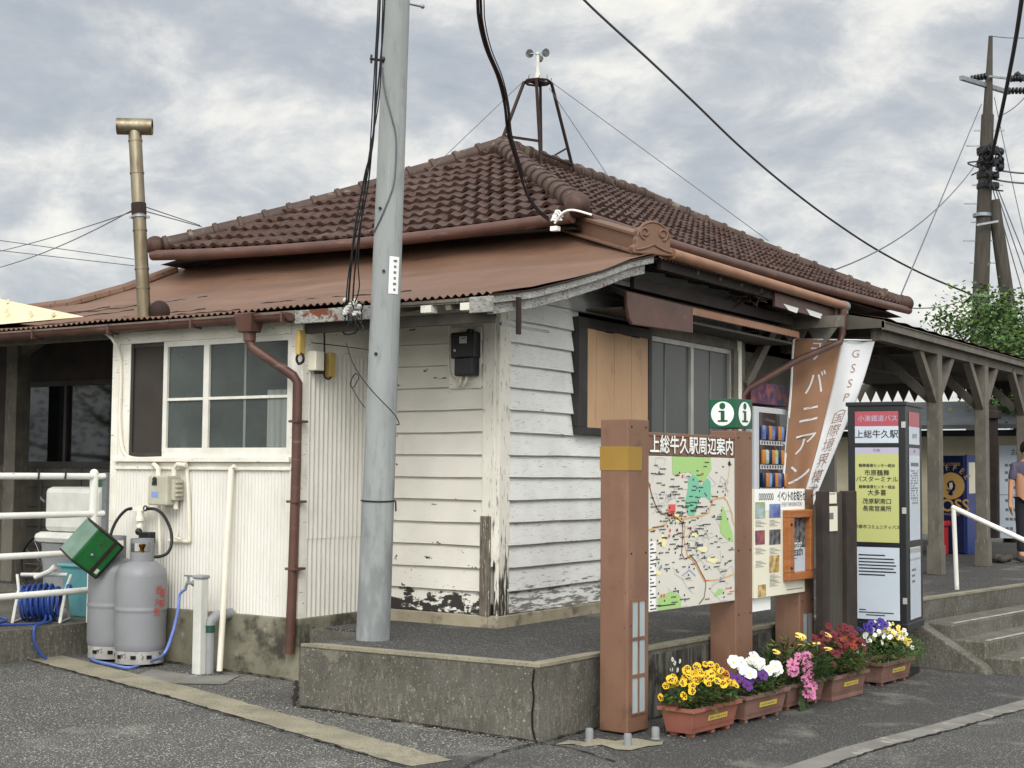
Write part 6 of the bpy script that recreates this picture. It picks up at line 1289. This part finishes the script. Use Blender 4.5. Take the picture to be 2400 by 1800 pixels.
def put_flower(kind, par, p, d, s_=1, rnd=random):
    o = bpy.data.objects.new('flower', flower_mesh(kind)); COL.objects.link(o); o.parent = par
    q = Vector(d).normalized().to_track_quat('Z', 'Y'); m = Matrix.Translation(Vector(p))@q.to_matrix().to_4x4()@Matrix.Rotation(rnd.uniform(0, 6.28), 4, 'Z')@Matrix.Scale(s_, 4)
    o.matrix_parent_inverse = Matrix.Translation(-WM[par.name]); o.matrix_basis = m; return o
PH, PLn, PW = .19, .56, .24
def planter(p, m_, label, feet=True, ln=PLn):
    p = Vector(p); T = thing('flower_planter', label, 'flower planter', p, 'planters in front of the sign posts')
    # p: front right-hand lower corner nearest the camera; extends along pd and back along -pn
    def c_(a, b, z, g=0): return p+pd*(a*ln+(g if a > .5 else -g))+pn*(-b*PW+(-g if b > .5 else g))+Vector((0, 0, z))
    mb = MB(); z0 = .03; t = -.025
    lo = [c_(0, 0, z0, t), c_(1, 0, z0, t), c_(1, 1, z0, t), c_(0, 1, z0, t)]; hi = [c_(0, 0, PH-.02), c_(1, 0, PH-.02), c_(1, 1, PH-.02), c_(0, 1, PH-.02)]
    r0 = [c_(0, 0, PH-.025, .018), c_(1, 0, PH-.025, .018), c_(1, 1, PH-.025, .018), c_(0, 1, PH-.025, .018)]; r1 = [q+Vector((0, 0, .022)) for q in r0]; r2 = [c_(0, 0, PH-.003, -.008), c_(1, 0, PH-.003, -.008), c_(1, 1, PH-.003, -.008), c_(0, 1, PH-.003, -.008)]; r3 = [q-Vector((0, 0, .03)) for q in r2]
    for a, c in ((lo, hi), (hi, r0), (r0, r1), (r1, r2), (r2, r3)):
        mb.add(a+c, [(i, (i+1) % 4, 4+(i+1) % 4, 4+i) for i in range(4)])
    mb.add(lo, [(3, 2, 1, 0)]); b0 = [q+pn*0 for q in lo]
    mb.add([c_(0, 0, z0+.03, -.012), c_(1, 0, z0+.03, -.012), c_(1, 0, z0+.036, -.010), c_(0, 0, z0+.036, -.010)], [(0, 1, 2, 3)])
    for a in (.08, .5, .92) if feet else ():
        for b in (.15, .85): q = c_(a, b, .0, t); mb.obox(q+Vector((0, 0, .018)), pd*.02, pn*.025, (0, 0, .018))
    if not feet: mb.obox((lo[0]+lo[2])/2-Vector((0, 0, .014)), pd*(ln*.46), pn*PW*.42, (0, 0, .015))
    mb.build('pot', m_, T, smooth=0, bevel=.006)
    mb = MB(); mb.add(r3, [(0, 1, 2, 3)]); mb.build('soil', 'soil', T, smooth=0)
    f0 = c_(.30, 0, PH*.55, .005+.0)+pn*.0; nrm = (lo[1]-lo[0]).cross(hi[0]-lo[0]).normalized(); nrm = nrm if nrm.dot(pn) > 0 else -nrm; vv = (hi[0]-lo[0]).normalized()
    vv = (vv-pd*vv.dot(pd)).normalized(); mid_ = (lo[0]+lo[1]+hi[0]+hi[1])/4+pd*.03+vv*.01
    mb = MB(); mb.obox(mid_+nrm*.003, pd*.115, vv*.016, nrm*.002); ST = mb.build('name_strip', 'yel', T, smooth=0)
    mb = MB(); rr = random.Random(int(p.y*100))
    for k in range(9): mb.obox(mid_+pd*(-.09+k*.022)+nrm*.0055, pd*rr.uniform(.003, .008), vv*.006, nrm*.0006)
    mb.build('strip_print', 'inkgrey', ST, smooth=0)
    return T, c_
corner = [(1497, 1601), (1612, 1569), (1703, 1541), (1800, 1520), (1908, 1487)]
pc = []
for X, Y in corner: q = atg(X, Y); q.z = gz(q.x)+.004; pc.append(q)
lab = ['terracotta planter of yellow pansies with dark faces, nearest the first sign post', 'dull brown planter of white and purple petunias', 'brown planter with pink flowers spilling over and small yellow daisies', 'brown planter of dark red flowers', 'brown planter of tiny white and yellow flowers with blue violets, beside the steps']
PLT = []
for i in range(5):
    # keep the planters from running into each other
    ln = PLn
    if i < 4: ln = min(PLn, (pc[i+1]-pc[i]).dot(pd)-.02)
    PLT.append(planter(pc[i], 'terra' if i == 0 else 'brownpl', lab[i], feet=i != 3, ln=ln))
rnd = random.Random(21)
def domepoint(c_, rnd, hmin, hmax, spread=.0):
    a = rnd.uniform(-.02, 1.02); b = rnd.uniform(-.05, 1.0); e = 1-((a-.5)*2)**4*.5-((b-.5)*2)**2*.35
    return c_(a, b, PH+hmin+(hmax-hmin)*e*rnd.uniform(.55, 1))
def foliage(i, n, mats, h, sc_=1, over=.06, Lf=(.03, .055), wd=.45):
    T, c_ = PLT[i]; mb = MB(); c = c_(.5, .5, PH-.02); leafmesh(mb, c, n, (PLn*.5+over, PW*.5+over, h), sc_, rnd, .55, Lf, wd); return mb.build('foliage', mats, T, smooth=0)
foliage(0, 900, ['leaf', 'leafdk'], .18, over=.05); foliage(1, 700, ['leaf', 'leafdk'], .17, over=.04); foliage(2, 1700, ['leafdk', 'leaf'], .30, over=.10, Lf=(.04, .09), wd=.2); foliage(3, 1300, ['leaf', 'leafrd'], .31, over=.06); foliage(4, 1900, ['leaf', 'leaflt'], .27, over=.16, Lf=(.02, .045), wd=.3)
def bloom(i, kind, n, h0_, h1_, sel=None, s_=1.0):
    T, c_ = PLT[i]; k = 0
    while k < n:
        p = domepoint(c_, rnd, h0_, h1_)
        if sel and not sel(((p-pc[i]).dot(pd)/PLn), (-(p-pc[i]).dot(pn)/PW), rnd): continue
        d = pn*rnd.uniform(.2, 1)-pd*rnd.uniform(.1, .9)+Vector((0, 0, rnd.uniform(.1, .8))); put_flower(kind, T, p+Vector((0, 0, .015)), d, s_*rnd.uniform(.85, 1.15), rnd); k += 1
bloom(0, 'pansy', 72, .02, .22, s_=.84); bloom(0, 'purple', 3, .08, .19, lambda a, b, r_: a > .8, .7); bloom(0, 'orange', 5, .05, .19, lambda a, b, r_: a > .7, 1)
bloom(1, 'petunia', 18, .04, .21, lambda a, b, r_: a > .15, 1.0); bloom(1, 'purple', 8, .03, .14, lambda a, b, r_: a < .42 and b < .6, 1.0)
T, c_ = PLT[2]
for k in range(30):
    t = k/30; p = c_(.32+rnd.uniform(-.10, .12)+.18*t*0, -.05-.22*min(t*1.4, 1)+rnd.uniform(-.07, .07), PH+.20-.30*t+rnd.uniform(-.02, .02)); put_flower('pink', T, p, pn*.9-pd*.5+Vector((0, 0, .35)), rnd.uniform(.7, 1.05), rnd)
for k in range(3): put_flower('pink', T, c_(.02+rnd.uniform(-.05, .05), -.1, PH+.12+rnd.uniform(-.03, .03)), pn*.7-pd*.7+Vector((0, 0, .2)), 1.3, rnd)
for k in range(13): put_flower('daisy', T, c_(rnd.uniform(-.1, 1.1), rnd.uniform(-.2, .8), PH+rnd.uniform(.16, .30)), Vector((rnd.uniform(-.3, .6), rnd.uniform(-.4, .2), 1)), 1.1, rnd)
mb = MB()
for k in range(30): p = c_(.3+rnd.uniform(-.12, .12), -.12, PH-.02-.16*rnd.random()); mb.add([p, p+pd*.02+Vector((0, 0, -.02)), p+Vector((0, 0, -.06))+pn*.02, p-pd*.02+Vector((0, 0, -.02))], [(0, 1, 2, 3)])
mb.build('hanging_foliage', 'leafdk', T, smooth=0)
bloom(3, 'red', 70, .06, .33, None, 1.2); bloom(3, 'redor', 22, .05, .26, lambda a, b, r_: a > .5, 1.2)
bloom(4, 'smallw', 50, .0, .29, None, 1.15); bloom(4, 'smally', 44, .0, .27, lambda a, b, r_: a > .45, 1.15); bloom(4, 'blue', 9, .18, .29, lambda a, b, r_: a < .5, 1.4)
# wild flower growing by the platform face
WF = thing('wild_plant', 'thin wild plant with tiny white flowers growing beside the platform face', 'plant', atg(1440, 1560))
mb = MB(); w0 = atg(1452, 1545)
for k in range(26):
    p = w0+Vector((rnd.uniform(-.08, .06), rnd.uniform(-.14, .16), 0)); e = p+Vector((rnd.uniform(-.06, .06), rnd.uniform(-.06, .06), rnd.uniform(.12, .36))); mb.tube([p, (p+e)/2+Vector((.01, 0, .02)), e], .0022, 4)
    for _ in range(3): d = Vector((rnd.uniform(-1, 1), rnd.uniform(-1, 1), rnd.uniform(0, 1))).normalized()*.035; s_ = d.cross(Vector((0, 0, 1)))*.25; q = p.lerp(e, rnd.random()); mb.add([q, q+d*.5+s_, q+d, q+d*.5-s_], [(0, 1, 2, 3)])
mb.build('stems', 'leafdk', WF, smooth=0)
for X, Y in ((1451, 1424), (1456, 1432), (1449, 1446), (1462, 1447), (1467, 1428)): put_flower('smallw', WF, atp(X, Y, w0, fw), pn, 1.1, rnd)
tag(WF, None)
# ================================================================== HAND RAIL BY THE STEPS
r0 = at(2067, 1273, 2, 0); rtop = at(2060, 1097, 0, r0.x); rend = rtop+sn*1.35+Vector((0, 0, -.60))+sd0*.05
HRL = thing('hand_rail', 'white painted pipe handrail sloping down beside the steps', 'handrail', r0)
rend = at(2212, 1167, 1, rtop.y+.25); rend = rtop+(rend-rtop)*1.7
mb = MB(); mb.tube([r0, rtop-Vector((0, 0, .05)), rtop], .024, 12); mb.build('upright', 'pipew', HRL)
mb = MB(); mb.tube([rtop, rend], .026, 12); mb.ball(rtop, .028, 12, 8); mb.build('rail', 'pipew', HRL)
mb = MB(); mb.tube([rend, Vector((rend.x, rend.y, -.5))], .024, 12); mb.build('upright', 'pipew', HRL)

# ================================================================== VENDING MACHINES, BACK BUILDING, POSTERS
VM = thing('vending_machine', 'white drinks vending machine with rows of cans inside the porch', 'vending machine', (-.35, 5.2, 0))
mb = MB(); mb.box(-.75, .02, 4.62, 5.85, 0, 1.86); mb.build('case', 'venda', VM, smooth=0, bevel=.015)
mb = MB(); mb.box(.02, .026, 4.72, 5.75, .95, 1.80); mb.build('display_window', 'vdark', VM, smooth=0)
for k, (zz_, m_) in enumerate(((1.52, 'purp'), (1.27, 'photo1'), (1.03, 'purp'))):
    for j in range(12): mb = MB(); y = 4.76+j*.081; mb.lathe([(.026, 0), (.03, .01), (.03, .13), (.022, .145), (0, .146)], (.035, y+.03, zz_), 10); mb.build('can', (m_, 'orange2', 'vblue')[(j*5+k) % 3], VM)
    mb = MB(); mb.box(.026, .034, 4.73, 5.74, zz_-.055, zz_-.01); SH = mb.build('price_shelf', 'venda', VM, smooth=0)
    mb = MB()
    for j in range(14): mb.box(.034, .037, 4.75+j*.07, 4.775+j*.07, zz_-.045, zz_-.02)
    mb.build('buttons', 'ink', SH, smooth=0)
mb = MB(); mb.box(.02, .03, 4.75, 4.9, .74, .88); mb.build('red_label', 'red', VM, smooth=0)
mb = MB(); mb.box(.02, .03, 4.98, 5.08, .72, .86); mb.box(.02, .03, 5.3, 5.4, .72, .86); mb.box(.02, .024, 4.8, 5.7, .2, .42); mb.build('slots', 'ink', VM, smooth=0)
mb = MB(); mb.box(-.7, -.05, 4.68, 5.7, 1.90, 2.12); tag(mb.build('menu_sign', 'photo4', smooth=0), 'dark red sign board above the porch vending machine', 'sign')
for i, (y, z, h_, m_) in enumerate(((6.35, 1.25, .75, 'photo2'), (7.1, 1.3, .8, 'mapgrey'), (7.1, .6, .45, 'paper'))):
    mb = MB(); mb.box(-.915, -.905, y-.28, y+.28, z-h_/2, z+h_/2); o = tag(mb.build('poster', m_, smooth=0), ['dark photo poster on the porch back wall behind the flag', 'grey poster on the porch back wall left of the bus stop', 'small cream poster low on the porch back wall'][i], 'poster')
# far building beyond the porch
FB = thing('side_building', 'low cream building with dark roof beyond the porch on the right', 'building', (-1, 20, 0))
bx0, by0 = -1.9, 16.6
mb = MB(); ez = at(2120, 926, 1, 18.6).z; rz_ = at(2120, 866, 1, 22.5).z
mb.box(-9, 4.2, 19.4, 19.6, 0, ez); mb.box(-.9, 4.2, 19.37, 19.42, 0, .7); mb.build('wall', 'cream', FB, smooth=0)
mb = MB(); mb.add([(-9, 18.6, ez+.08), (4.8, 18.6, ez+.08), (4.8, 22.5, rz_), (-9, 22.5, rz_), (-9, 18.6, ez), (4.8, 18.6, ez), (4.8, 22.5, rz_-.1), (-9, 22.5, rz_-.1)], [(0, 1, 2, 3), (7, 6, 5, 4), (0, 4, 5, 1), (1, 5, 6, 2), (2, 6, 7, 3), (3, 7, 4, 0)]); mb.box(-9, 4.8, 19.35, 19.4, ez-.12, ez); mb.build('roof', 'roofdk', FB, smooth=0)
BV = thing('vending_machine', 'dark blue coffee vending machine with a gold round logo seen between the porch posts', 'vending machine', (-.3, 13.2, 0))
v0 = at(2026, 1195, 2, 0); v1 = at(2112, 1196, 2, 0); v1 = at(2112, 1196, 1, v0.y+.0)
vx0 = at(2018, 1100, 1, v0.y).x; vx1 = at(2085, 1100, 1, v0.y).x; vz = at(2060, 984, 1, v0.y).z; vb = v0.y
mb = MB(); mb.box(vx0, vx1, vb, vb+1.0, 0, vz); mb.build('case', 'vblue', BV, smooth=0, bevel=.02)
mb = MB(); mb.box(vx1, vx1+.03, vb-.0, vb+1.02, 0, vz+.01); BVF = mb.build('front_door', 'vblue2', BV, smooth=0)
mb = MB(); mb.box(vx1+.03, vx1+.035, vb+.1, vb+.95, .9, vz-.1); mb.build('display_window', 'paper', BVF, smooth=0)
pf = PF((vx0, vb, vz), (1, 0, 0), vx1-vx0, vz); uc, vc = .56, .31
mb = MB(); pf.disc(mb, uc, vc, .20, .004, 32); LG = mb.build('logo_disc', 'gold2', BV, smooth=0)
mb = MB(); pf.poly(mb, [(uc-.11, vc+.085), (uc-.02, vc+.03), (uc-.10, vc+.015), (uc-.14, vc-.02), (uc-.06, vc-.05), (uc+.06, vc-.055), (uc+.14, vc-.01), (uc+.12, vc+.04), (uc+.04, vc+.06), (uc+.06, vc+.09), (uc-.02, vc+.1)], .006); pf.line(mb, [(uc-.15, vc+.04), (uc-.06, vc+.05)], .02, .006); mb.build('logo_figure', 'vblue', BV, smooth=0)
mb = MB(); pf.poly(mb, [(uc-.06, vc-.03), (uc+.04, vc-.035), (uc+.06, vc+.01), (uc-.0, vc+.04), (uc-.05, vc+.02)], .007); mb.build('logo_face', 'paper', BV, smooth=0)
pf.text('BOSS', uc-.03, .515, .26, 'gold2', BV, bold=.02, xs=.95)
for k, ch in enumerate('COFFEE'):
    t = R(150-24*k); o_ = pf.p(uc, vc, 0)+Vector((.27*math.cos(t), 0, .27*math.sin(t))); text(ch, .12, 'gold2', BV, o_, (math.sin(t), 0, -math.cos(t)), (math.cos(t), 0, math.sin(t)), dep=.006, bold=.01)
pf.text('THE COFFEE', .5, .09, .06, 'gold2', BV); pf.text('SINCE 1992', .55, .60, .05, 'gold2', BV)
rb = at(2027, 1197, 2, 0)
mb = MB(); rx0 = at(2024, 1150, 1, vb-.35).x; rx1 = at(2045, 1150, 1, vb-.35).x; mb.box(rx0, rx1, vb-.55, vb-.25, 0, .42); mb.box(rx0-.03, rx1+.03, vb-.58, vb-.22, .42, .50); tag(mb.build('recycling_bin', 'red', smooth=0, bevel=.02), 'red recycling bin in front of the dark blue coffee machine', 'bin')
pbx = at(2146, 1170, 1, 18.6); mb = MB(); mb.box(pbx.x-.10, pbx.x+.10, 18.5, 18.66, 0, 2.5); mb.box(pbx.x-.16, pbx.x+.16, 18.44, 18.7, 2.25, 2.4); tag(mb.build('porch_post', 'darkwood', smooth=0, bevel=.01), 'dark brown post in front of the low cream building', 'post')
p0 = at(2159, 962, 1, 19.3); p1 = at(2159, 1162, 1, 19.3)
PB = thing('poster_board', 'large white poster board with writing on the low cream building wall', 'poster board', (p0.x+.6, 19.3, 1))
mb = MB(); mb.box(p0.x, p0.x+1.3, 19.27, 19.33, p1.z, p0.z); mb.build('board', 'buswhite', PB, smooth=0)
pf = PF((p0.x, 19.27, p0.z), (1, 0, 0), 1.3, p0.z-p1.z)
pf.text('お知らせ', .38, .08, .14, 'ink', PB)
mb = MB()
for v in (.20, .28, .36, .44, .58, .68, .78, .88):
    for k in range(9):
        if rnd.random() < .85: pf.rect(mb, .08+k*.06, v, .08+k*.06+.045, v+.03, .004)
pf.rect(mb, 0, .53, 1, .536, .004); mb.build('writing', 'inkgrey', PB, smooth=0)
# ================================================================== PERSON AT THE RIGHT EDGE
def person():
    gp = at(2222, 1211, 2, 0); hgt = 1.62; T = thing('person', 'person in a purple grey short sleeved shirt standing at the right edge of the photo', 'person', gp)
    px = rt.copy(); px.z = 0; px.normalize(); pf_ = Vector((-px.y, px.x, 0))
    def J(a, b, z): return gp+px*a-pf_*b+Vector((0, 0, z))
    def skin(name, verts, edges, m_):
        me = bpy.data.meshes.new(name); me.from_pydata([v[0] for v in verts], edges, []); me.materials.append(MT[m_]); o = bpy.data.objects.new(name, me); COL.objects.link(o); adopt(o, T)
        o.modifiers.new('skin', 'SKIN')
        for i, v in enumerate(verts): me.skin_vertices[0].data[i].radius = v[1] if isinstance(v[1], tuple) else (v[1], v[1])
        me.skin_vertices[0].data[0].use_root = True
        sb_ = o.modifiers.new('sub', 'SUBSURF'); sb_.levels = sb_.render_levels = 2
        dg = bpy.context.evaluated_depsgraph_get(); m2 = bpy.data.meshes.new_from_object(o.evaluated_get(dg)); o.modifiers.clear(); m2.polygons.foreach_set('use_smooth', [True]*len(m2.polygons)); o.data = m2; m2.materials.clear(); m2.materials.append(MT[m_]); return o
    v = [(J(0, 0, .90), (.13, .10)), (J(0, 0, 1.10), (.14, .10)), (J(0, 0, 1.30), (.16, .10)), (J(0, 0, 1.38), .06), (J(0, .02, 1.47), (.075, .085)), (J(0, .02, 1.56), (.07, .08)),
         (J(-.17, 0, 1.31), .05), (J(-.235, .01, 1.06), .042), (J(-.26, .05, .83), .030), (J(-.262, .06, .77), (.022, .038)), (J(-.26, .07, .72), (.018, .036)),
         (J(.17, 0, 1.31), .05), (J(.235, .01, 1.06), .042), (J(.25, .05, .83), .030), (J(.25, .06, .75), (.02, .038)),
         (J(-.09, 0, .80), .085), (J(-.10, .02, .47), .06), (J(-.10, 0, .09), .042), (J(-.10, .13, .03), .035), (J(.09, 0, .80), .085), (J(.10, .02, .47), .06), (J(.10, 0, .09), .042), (J(.10, .13, .03), .035)]
    e = [(0, 1), (1, 2), (2, 3), (3, 4), (4, 5), (2, 6), (6, 7), (7, 8), (8, 9), (9, 10), (2, 11), (11, 12), (12, 13), (13, 14), (0, 15), (15, 16), (16, 17), (17, 18), (0, 19), (19, 20), (20, 21), (21, 22)]
    for hx_, sgn, w_ in ((10, -1, J(-.26, .07, .72)), (14, 1, J(.25, .06, .75))):
        for k in range(4):
            b = len(v); q = w_+pf_*(-.03+.02*k)*1.0; l_ = (.060, .068, .066, .052)[k]; v += [(q+Vector((0, 0, -.03)), .0095), (q+Vector((0, 0, -.03-l_*.5))+px*.008*-sgn, .0088), (q+Vector((0, 0, -.03-l_))+px*.022*-sgn, .0075)]; e += [(hx_, b), (b, b+1), (b+1, b+2)]
        b = len(v); q = w_-pf_*.035; v += [(q+Vector((0, 0, .02)), .011), (q-pf_*.012+Vector((0, 0, -.03)), .009)]; e += [(hx_, b), (b, b+1)]
    skin('body', v, e, 'skin')
    v = [(J(0, 0, .86), (.155, .12)), (J(0, 0, 1.10), (.155, .115)), (J(0, 0, 1.30), (.175, .11)), (J(0, 0, 1.375), .075), (J(-.175, 0, 1.31), .065), (J(-.225, .01, 1.09), .062), (J(.175, 0, 1.31), .065), (J(.225, .01, 1.09), .062)]
    skin('shirt', v, [(0, 1), (1, 2), (2, 3), (2, 4), (4, 5), (2, 6), (6, 7)], 'shirt')
    v = [(J(0, 0, .90), (.14, .11)), (J(-.09, 0, .80), .10), (J(-.10, .02, .47), .078), (J(-.10, 0, .10), .062), (J(.09, 0, .80), .10), (J(.10, .02, .47), .078), (J(.10, 0, .10), .062)]
    skin('trousers', v, [(0, 1), (1, 2), (2, 3), (0, 4), (4, 5), (5, 6)], 'trousers')
    mb = MB(); c = J(0, .0, 1.555); mb.ball(c, .098, 18, 12, (1, 1, 1.05)); mb.build('hair', 'hair', T)
    mb = MB()
    for s_ in (-1, 1): mb.ball(J(s_*.03, .105, 1.50), .011, 8, 6)
    mb.bar(J(-.022, .11, 1.435), J(.022, .11, 1.435), .008, .006); mb.build('face', 'hair', T)
    mb = MB()
    for s_ in (-.1, .1): mb.obox(J(s_, .06, .035), px*.045, pf_*.13, (0, 0, .035))
    mb.build('shoe', 'blackpl', T, smooth=0, bevel=.02)
person()
# dark bag and stones near the far posts
mb = MB(); q = at(2120+60, 1215, 2, 0)
for k in range(7): c = q+Vector((rnd.uniform(-.25, .25), rnd.uniform(-.25, .25), .05)); mb.ball(c, rnd.uniform(.05, .1), 8, 6, (1, 1, .7))
tag(mb.build('stones', 'oldpole', smooth=0), 'small pile of dark stones on the porch floor by the far posts', 'stones')

# ================================================================== TREES, FAR POLES
def tree(p, h, cr, label, n=8000, seed=1, leaf=.12, th=.14, group='trees behind the station'):
    p = Vector(p); rnd = random.Random(seed); T = thing('tree', label, 'tree', p, group)
    mb = MB(); tips = []
    top = p+Vector((.2, .1, h*.62)); mb.tube([p, p.lerp(top, .4)+Vector((.08, 0, 0)), top], [th, th*.75, th*.45], 10)
    for k in range(11):
        a = p.lerp(top, rnd.uniform(.45, 1)); t = k*2.4; e = a+Vector((math.cos(t)*cr*rnd.uniform(.5, .95), math.sin(t)*cr*rnd.uniform(.5, .95), h*rnd.uniform(.05, .36)))
        m_ = a.lerp(e, .5)+Vector((0, 0, -.1)); mb.tube([a, m_, e], [th*.4, th*.25, th*.08], 6); tips += [m_, e, a.lerp(e, .75), e+Vector((rnd.uniform(-.5, .5), rnd.uniform(-.5, .5), rnd.uniform(-.3, .5)))]
    mb.build('trunk', 'bark', T)
    mb = MB()
    for _ in range(n):
        c = rnd.choice(tips); r_ = cr*.34; d = Vector((rnd.gauss(0, 1), rnd.gauss(0, 1), rnd.gauss(0, .75))); q = c+d*r_*.55
        u_ = Vector((rnd.uniform(-1, 1), rnd.uniform(-1, 1), rnd.uniform(-.7, .4))).normalized(); s_ = u_.cross(Vector((rnd.uniform(-1, 1), rnd.uniform(-1, 1), rnd.uniform(-1, 1)))).normalized(); l = leaf*rnd.uniform(.6, 1.2)
        mb.add([q, q+u_*l*.5+s_*l*.28, q+u_*l, q+u_*l*.5-s_*l*.28], [(0, 1, 2, 3)], rnd.choice((0, 0, 1, 2)))
    mb.build('crown', ['treeleaf', 'leafdk', 'leaflt'], T, smooth=0)
for i, (X, Yb, dep, h, cr_, lb) in enumerate(((2178, 1010, 30, 5.6, 1.5, 'leafy green tree behind the porch roof left of the far pole'), (2265, 1010, 28, 6.0, 1.7, 'bushy green tree behind the leaning pole at the right edge'), (2330, 1010, 34, 6.4, 2.4, 'large green tree at the far right behind the far pole'))):
    q = atd(X, 1040, dep); tree((q.x, q.y, -.3), h, cr_, lb, seed=i+3)
tree((-17, -9, -.3), 5.5, 2.4, 'broad green street tree across the road seen mirrored in the dark side window', n=3500, seed=9, group='trees across the road'); tree((-20, -13.5, -.3), 6.5, 2.6, 'taller green street tree across the road seen mirrored in the dark side window', n=3500, seed=12, group='trees across the road')
# far utility pole
fd = 35.0; fb_ = atd(2103, 1040, fd); ft = atd(2140, 78, fd); fb_ = ft+(fb_-ft)*1.04
UP = thing('utility_pole', 'dark old utility pole with crossarm standing far behind the porch roof', 'utility pole', fb_)
mb = MB(); k1 = fb_.lerp(ft, .83); mb.tube([fb_, fb_.lerp(ft, .5), k1], [.24, .19, .15], 16); mb.tube([k1, k1.lerp(ft, .04), ft], [.13, .12, .05], 12); mb.build('pole', 'oldpole', UP)
def fq(X, Y, dd=0): return atd(X, Y, fd+dd)
mb = MB(); mb.bar(fq(2076, 168, -.9), fq(2180, 200, .9), .10, .10); mb.bar(fq(2136, 165, -.2), fq(2240, 176, .4), .05, .05); mb.build('crossarm', 'galv', UP, smooth=0)
mb = MB()
for a, c in (((2100, 170), (2128, 165)), ((2185, 170), (2210, 168)), ((2180, 196), (2212, 196)), ((2195, 160), (2208, 172))):
    a_, c_ = fq(*a), fq(*c); mb = MB()
    for k in range(5): q = a_.lerp(c_, k/4); mb.lathe([(.03, -.04), (.085, -.02), (.085, .02), (.03, .04)], q, 10, ax=(c_-a_))
    mb.tube([a_, c_], .03, 6); mb.build('insulator', 'blackpl', UP)
mb = MB()
for k in range(16): a_ = fq(2128+rnd.uniform(-16, 14), rnd.uniform(310, 390), -.25); mb.tube(spline([a_, a_+Vector((rnd.uniform(-.3, .3), rnd.uniform(-.2, .2), rnd.uniform(-.4, .3))), a_+Vector((rnd.uniform(-.3, .3), rnd.uniform(-.2, .2), rnd.uniform(-.6, .2)))], 5), .02, 5)
for Y in (325, 352, 380, 402): q = fq(2134, Y); mb.lathe([(.27, -.06), (.27, .06)], q, 14)
for Y in (328, 346, 362): mb.ball(fq(2160, Y), .11, 10, 6)
mb.build('clamps', 'cable', UP)
mb = MB()
for k, Y in enumerate((282, 315, 400, 440, 480, 520, 568)): q = fq(2131-(Y-282)*.035, Y); mb = MB(); mb.bar(q-rt*(.48 if k % 2 else .3), q+rt*(.3 if k % 2 else .45), .03, .03); mb.build('step_iron', 'galv', UP, smooth=0)
for Y in (465, 640, 715): mb = MB(); q = fq(2128-(Y-282)*.035, Y); mb.lathe([(.225, -.04), (.225, .04)], q, 16); mb.build('pole_band', 'galv', UP, smooth=0)
LPO = thing('prop_pole', 'short leaning wooden prop pole beside the far utility pole', 'prop pole', fq(2225, 1040))
mb = MB(); mb.tube([fq(2232, 1040), fq(2146, 432)], [.21, .15], 14); mb.build('pole', 'oldpole', LPO)
mb = MB(); mb.bar(fq(2110, 486, -.3), fq(2156, 478, -.3), .05, .05); mb.build('brace_iron', 'galv', LPO, smooth=0)
cable('overhead_cable', 'thick twisted cable dropping from the top right corner to the far pole', [fq(2211, -30, -9), fq(2198, 60, -7), fq(2184, 140, -5), fq(2166, 230, -3), fq(2146, 320, -1), fq(2138, 350)], .045)
g_ = 'wires at the far pole'
for lbl, a, c, r_ in (('thin top wire leaving the far pole to the right', (2142, 78), (2300, 68), .012), ('upper straight wire right of the far pole', (2150, 366), (2300, 366), .025), ('lower straight wire right of the far pole', (2140, 386), (2300, 389), .025), ('leftmost steep guy wire beside the prop pole', (2142, 400), (2240, 740), .014), ('middle steep guy wire beside the prop pole', (2146, 395), (2260, 730), .014), ('rightmost steep guy wire beside the prop pole', (2150, 395), (2290, 745), .014), ('long faint guy wire with a bead beside the far pole', (2148, 210), (2225, 560), .010), ('short diagonal wire right of the crossarm', (2160, 250), (2230, 190), .012)):
    thin(lbl, a, c, fd, fd, r_, .0 if 'steep' in lbl else .1, group=g_)
# white fixings where the drop cable meets the hip corner
mb = MB(); q = at(1196, 472, 1, 1.80)
for k in range(5): mb.tube(spline([q+Vector((rnd.uniform(-.03, .03), -.02, rnd.uniform(-.03, .03))), q+Vector((rnd.uniform(.0, .08), -.04, rnd.uniform(-.03, .09))), q+Vector((rnd.uniform(.02, .12), -.02, rnd.uniform(-.06, .08)))], 5), .009, 6)
mb.tube(spline([q+Vector((.03, -.03, -.05)), q+Vector((.12, -.05, .03)), q+Vector((.22, -.03, .05)), q+Vector((.38, .02, .0))], 6), .010, 6); mb.box(q.x-.0, q.x+.07, q.y-.06, q.y, q.z-.12, q.z-.08)
tag(mb.build('cable_ends', 'white'), 'white taped cable ends at the front corner of the tiled roof', 'cable ends')
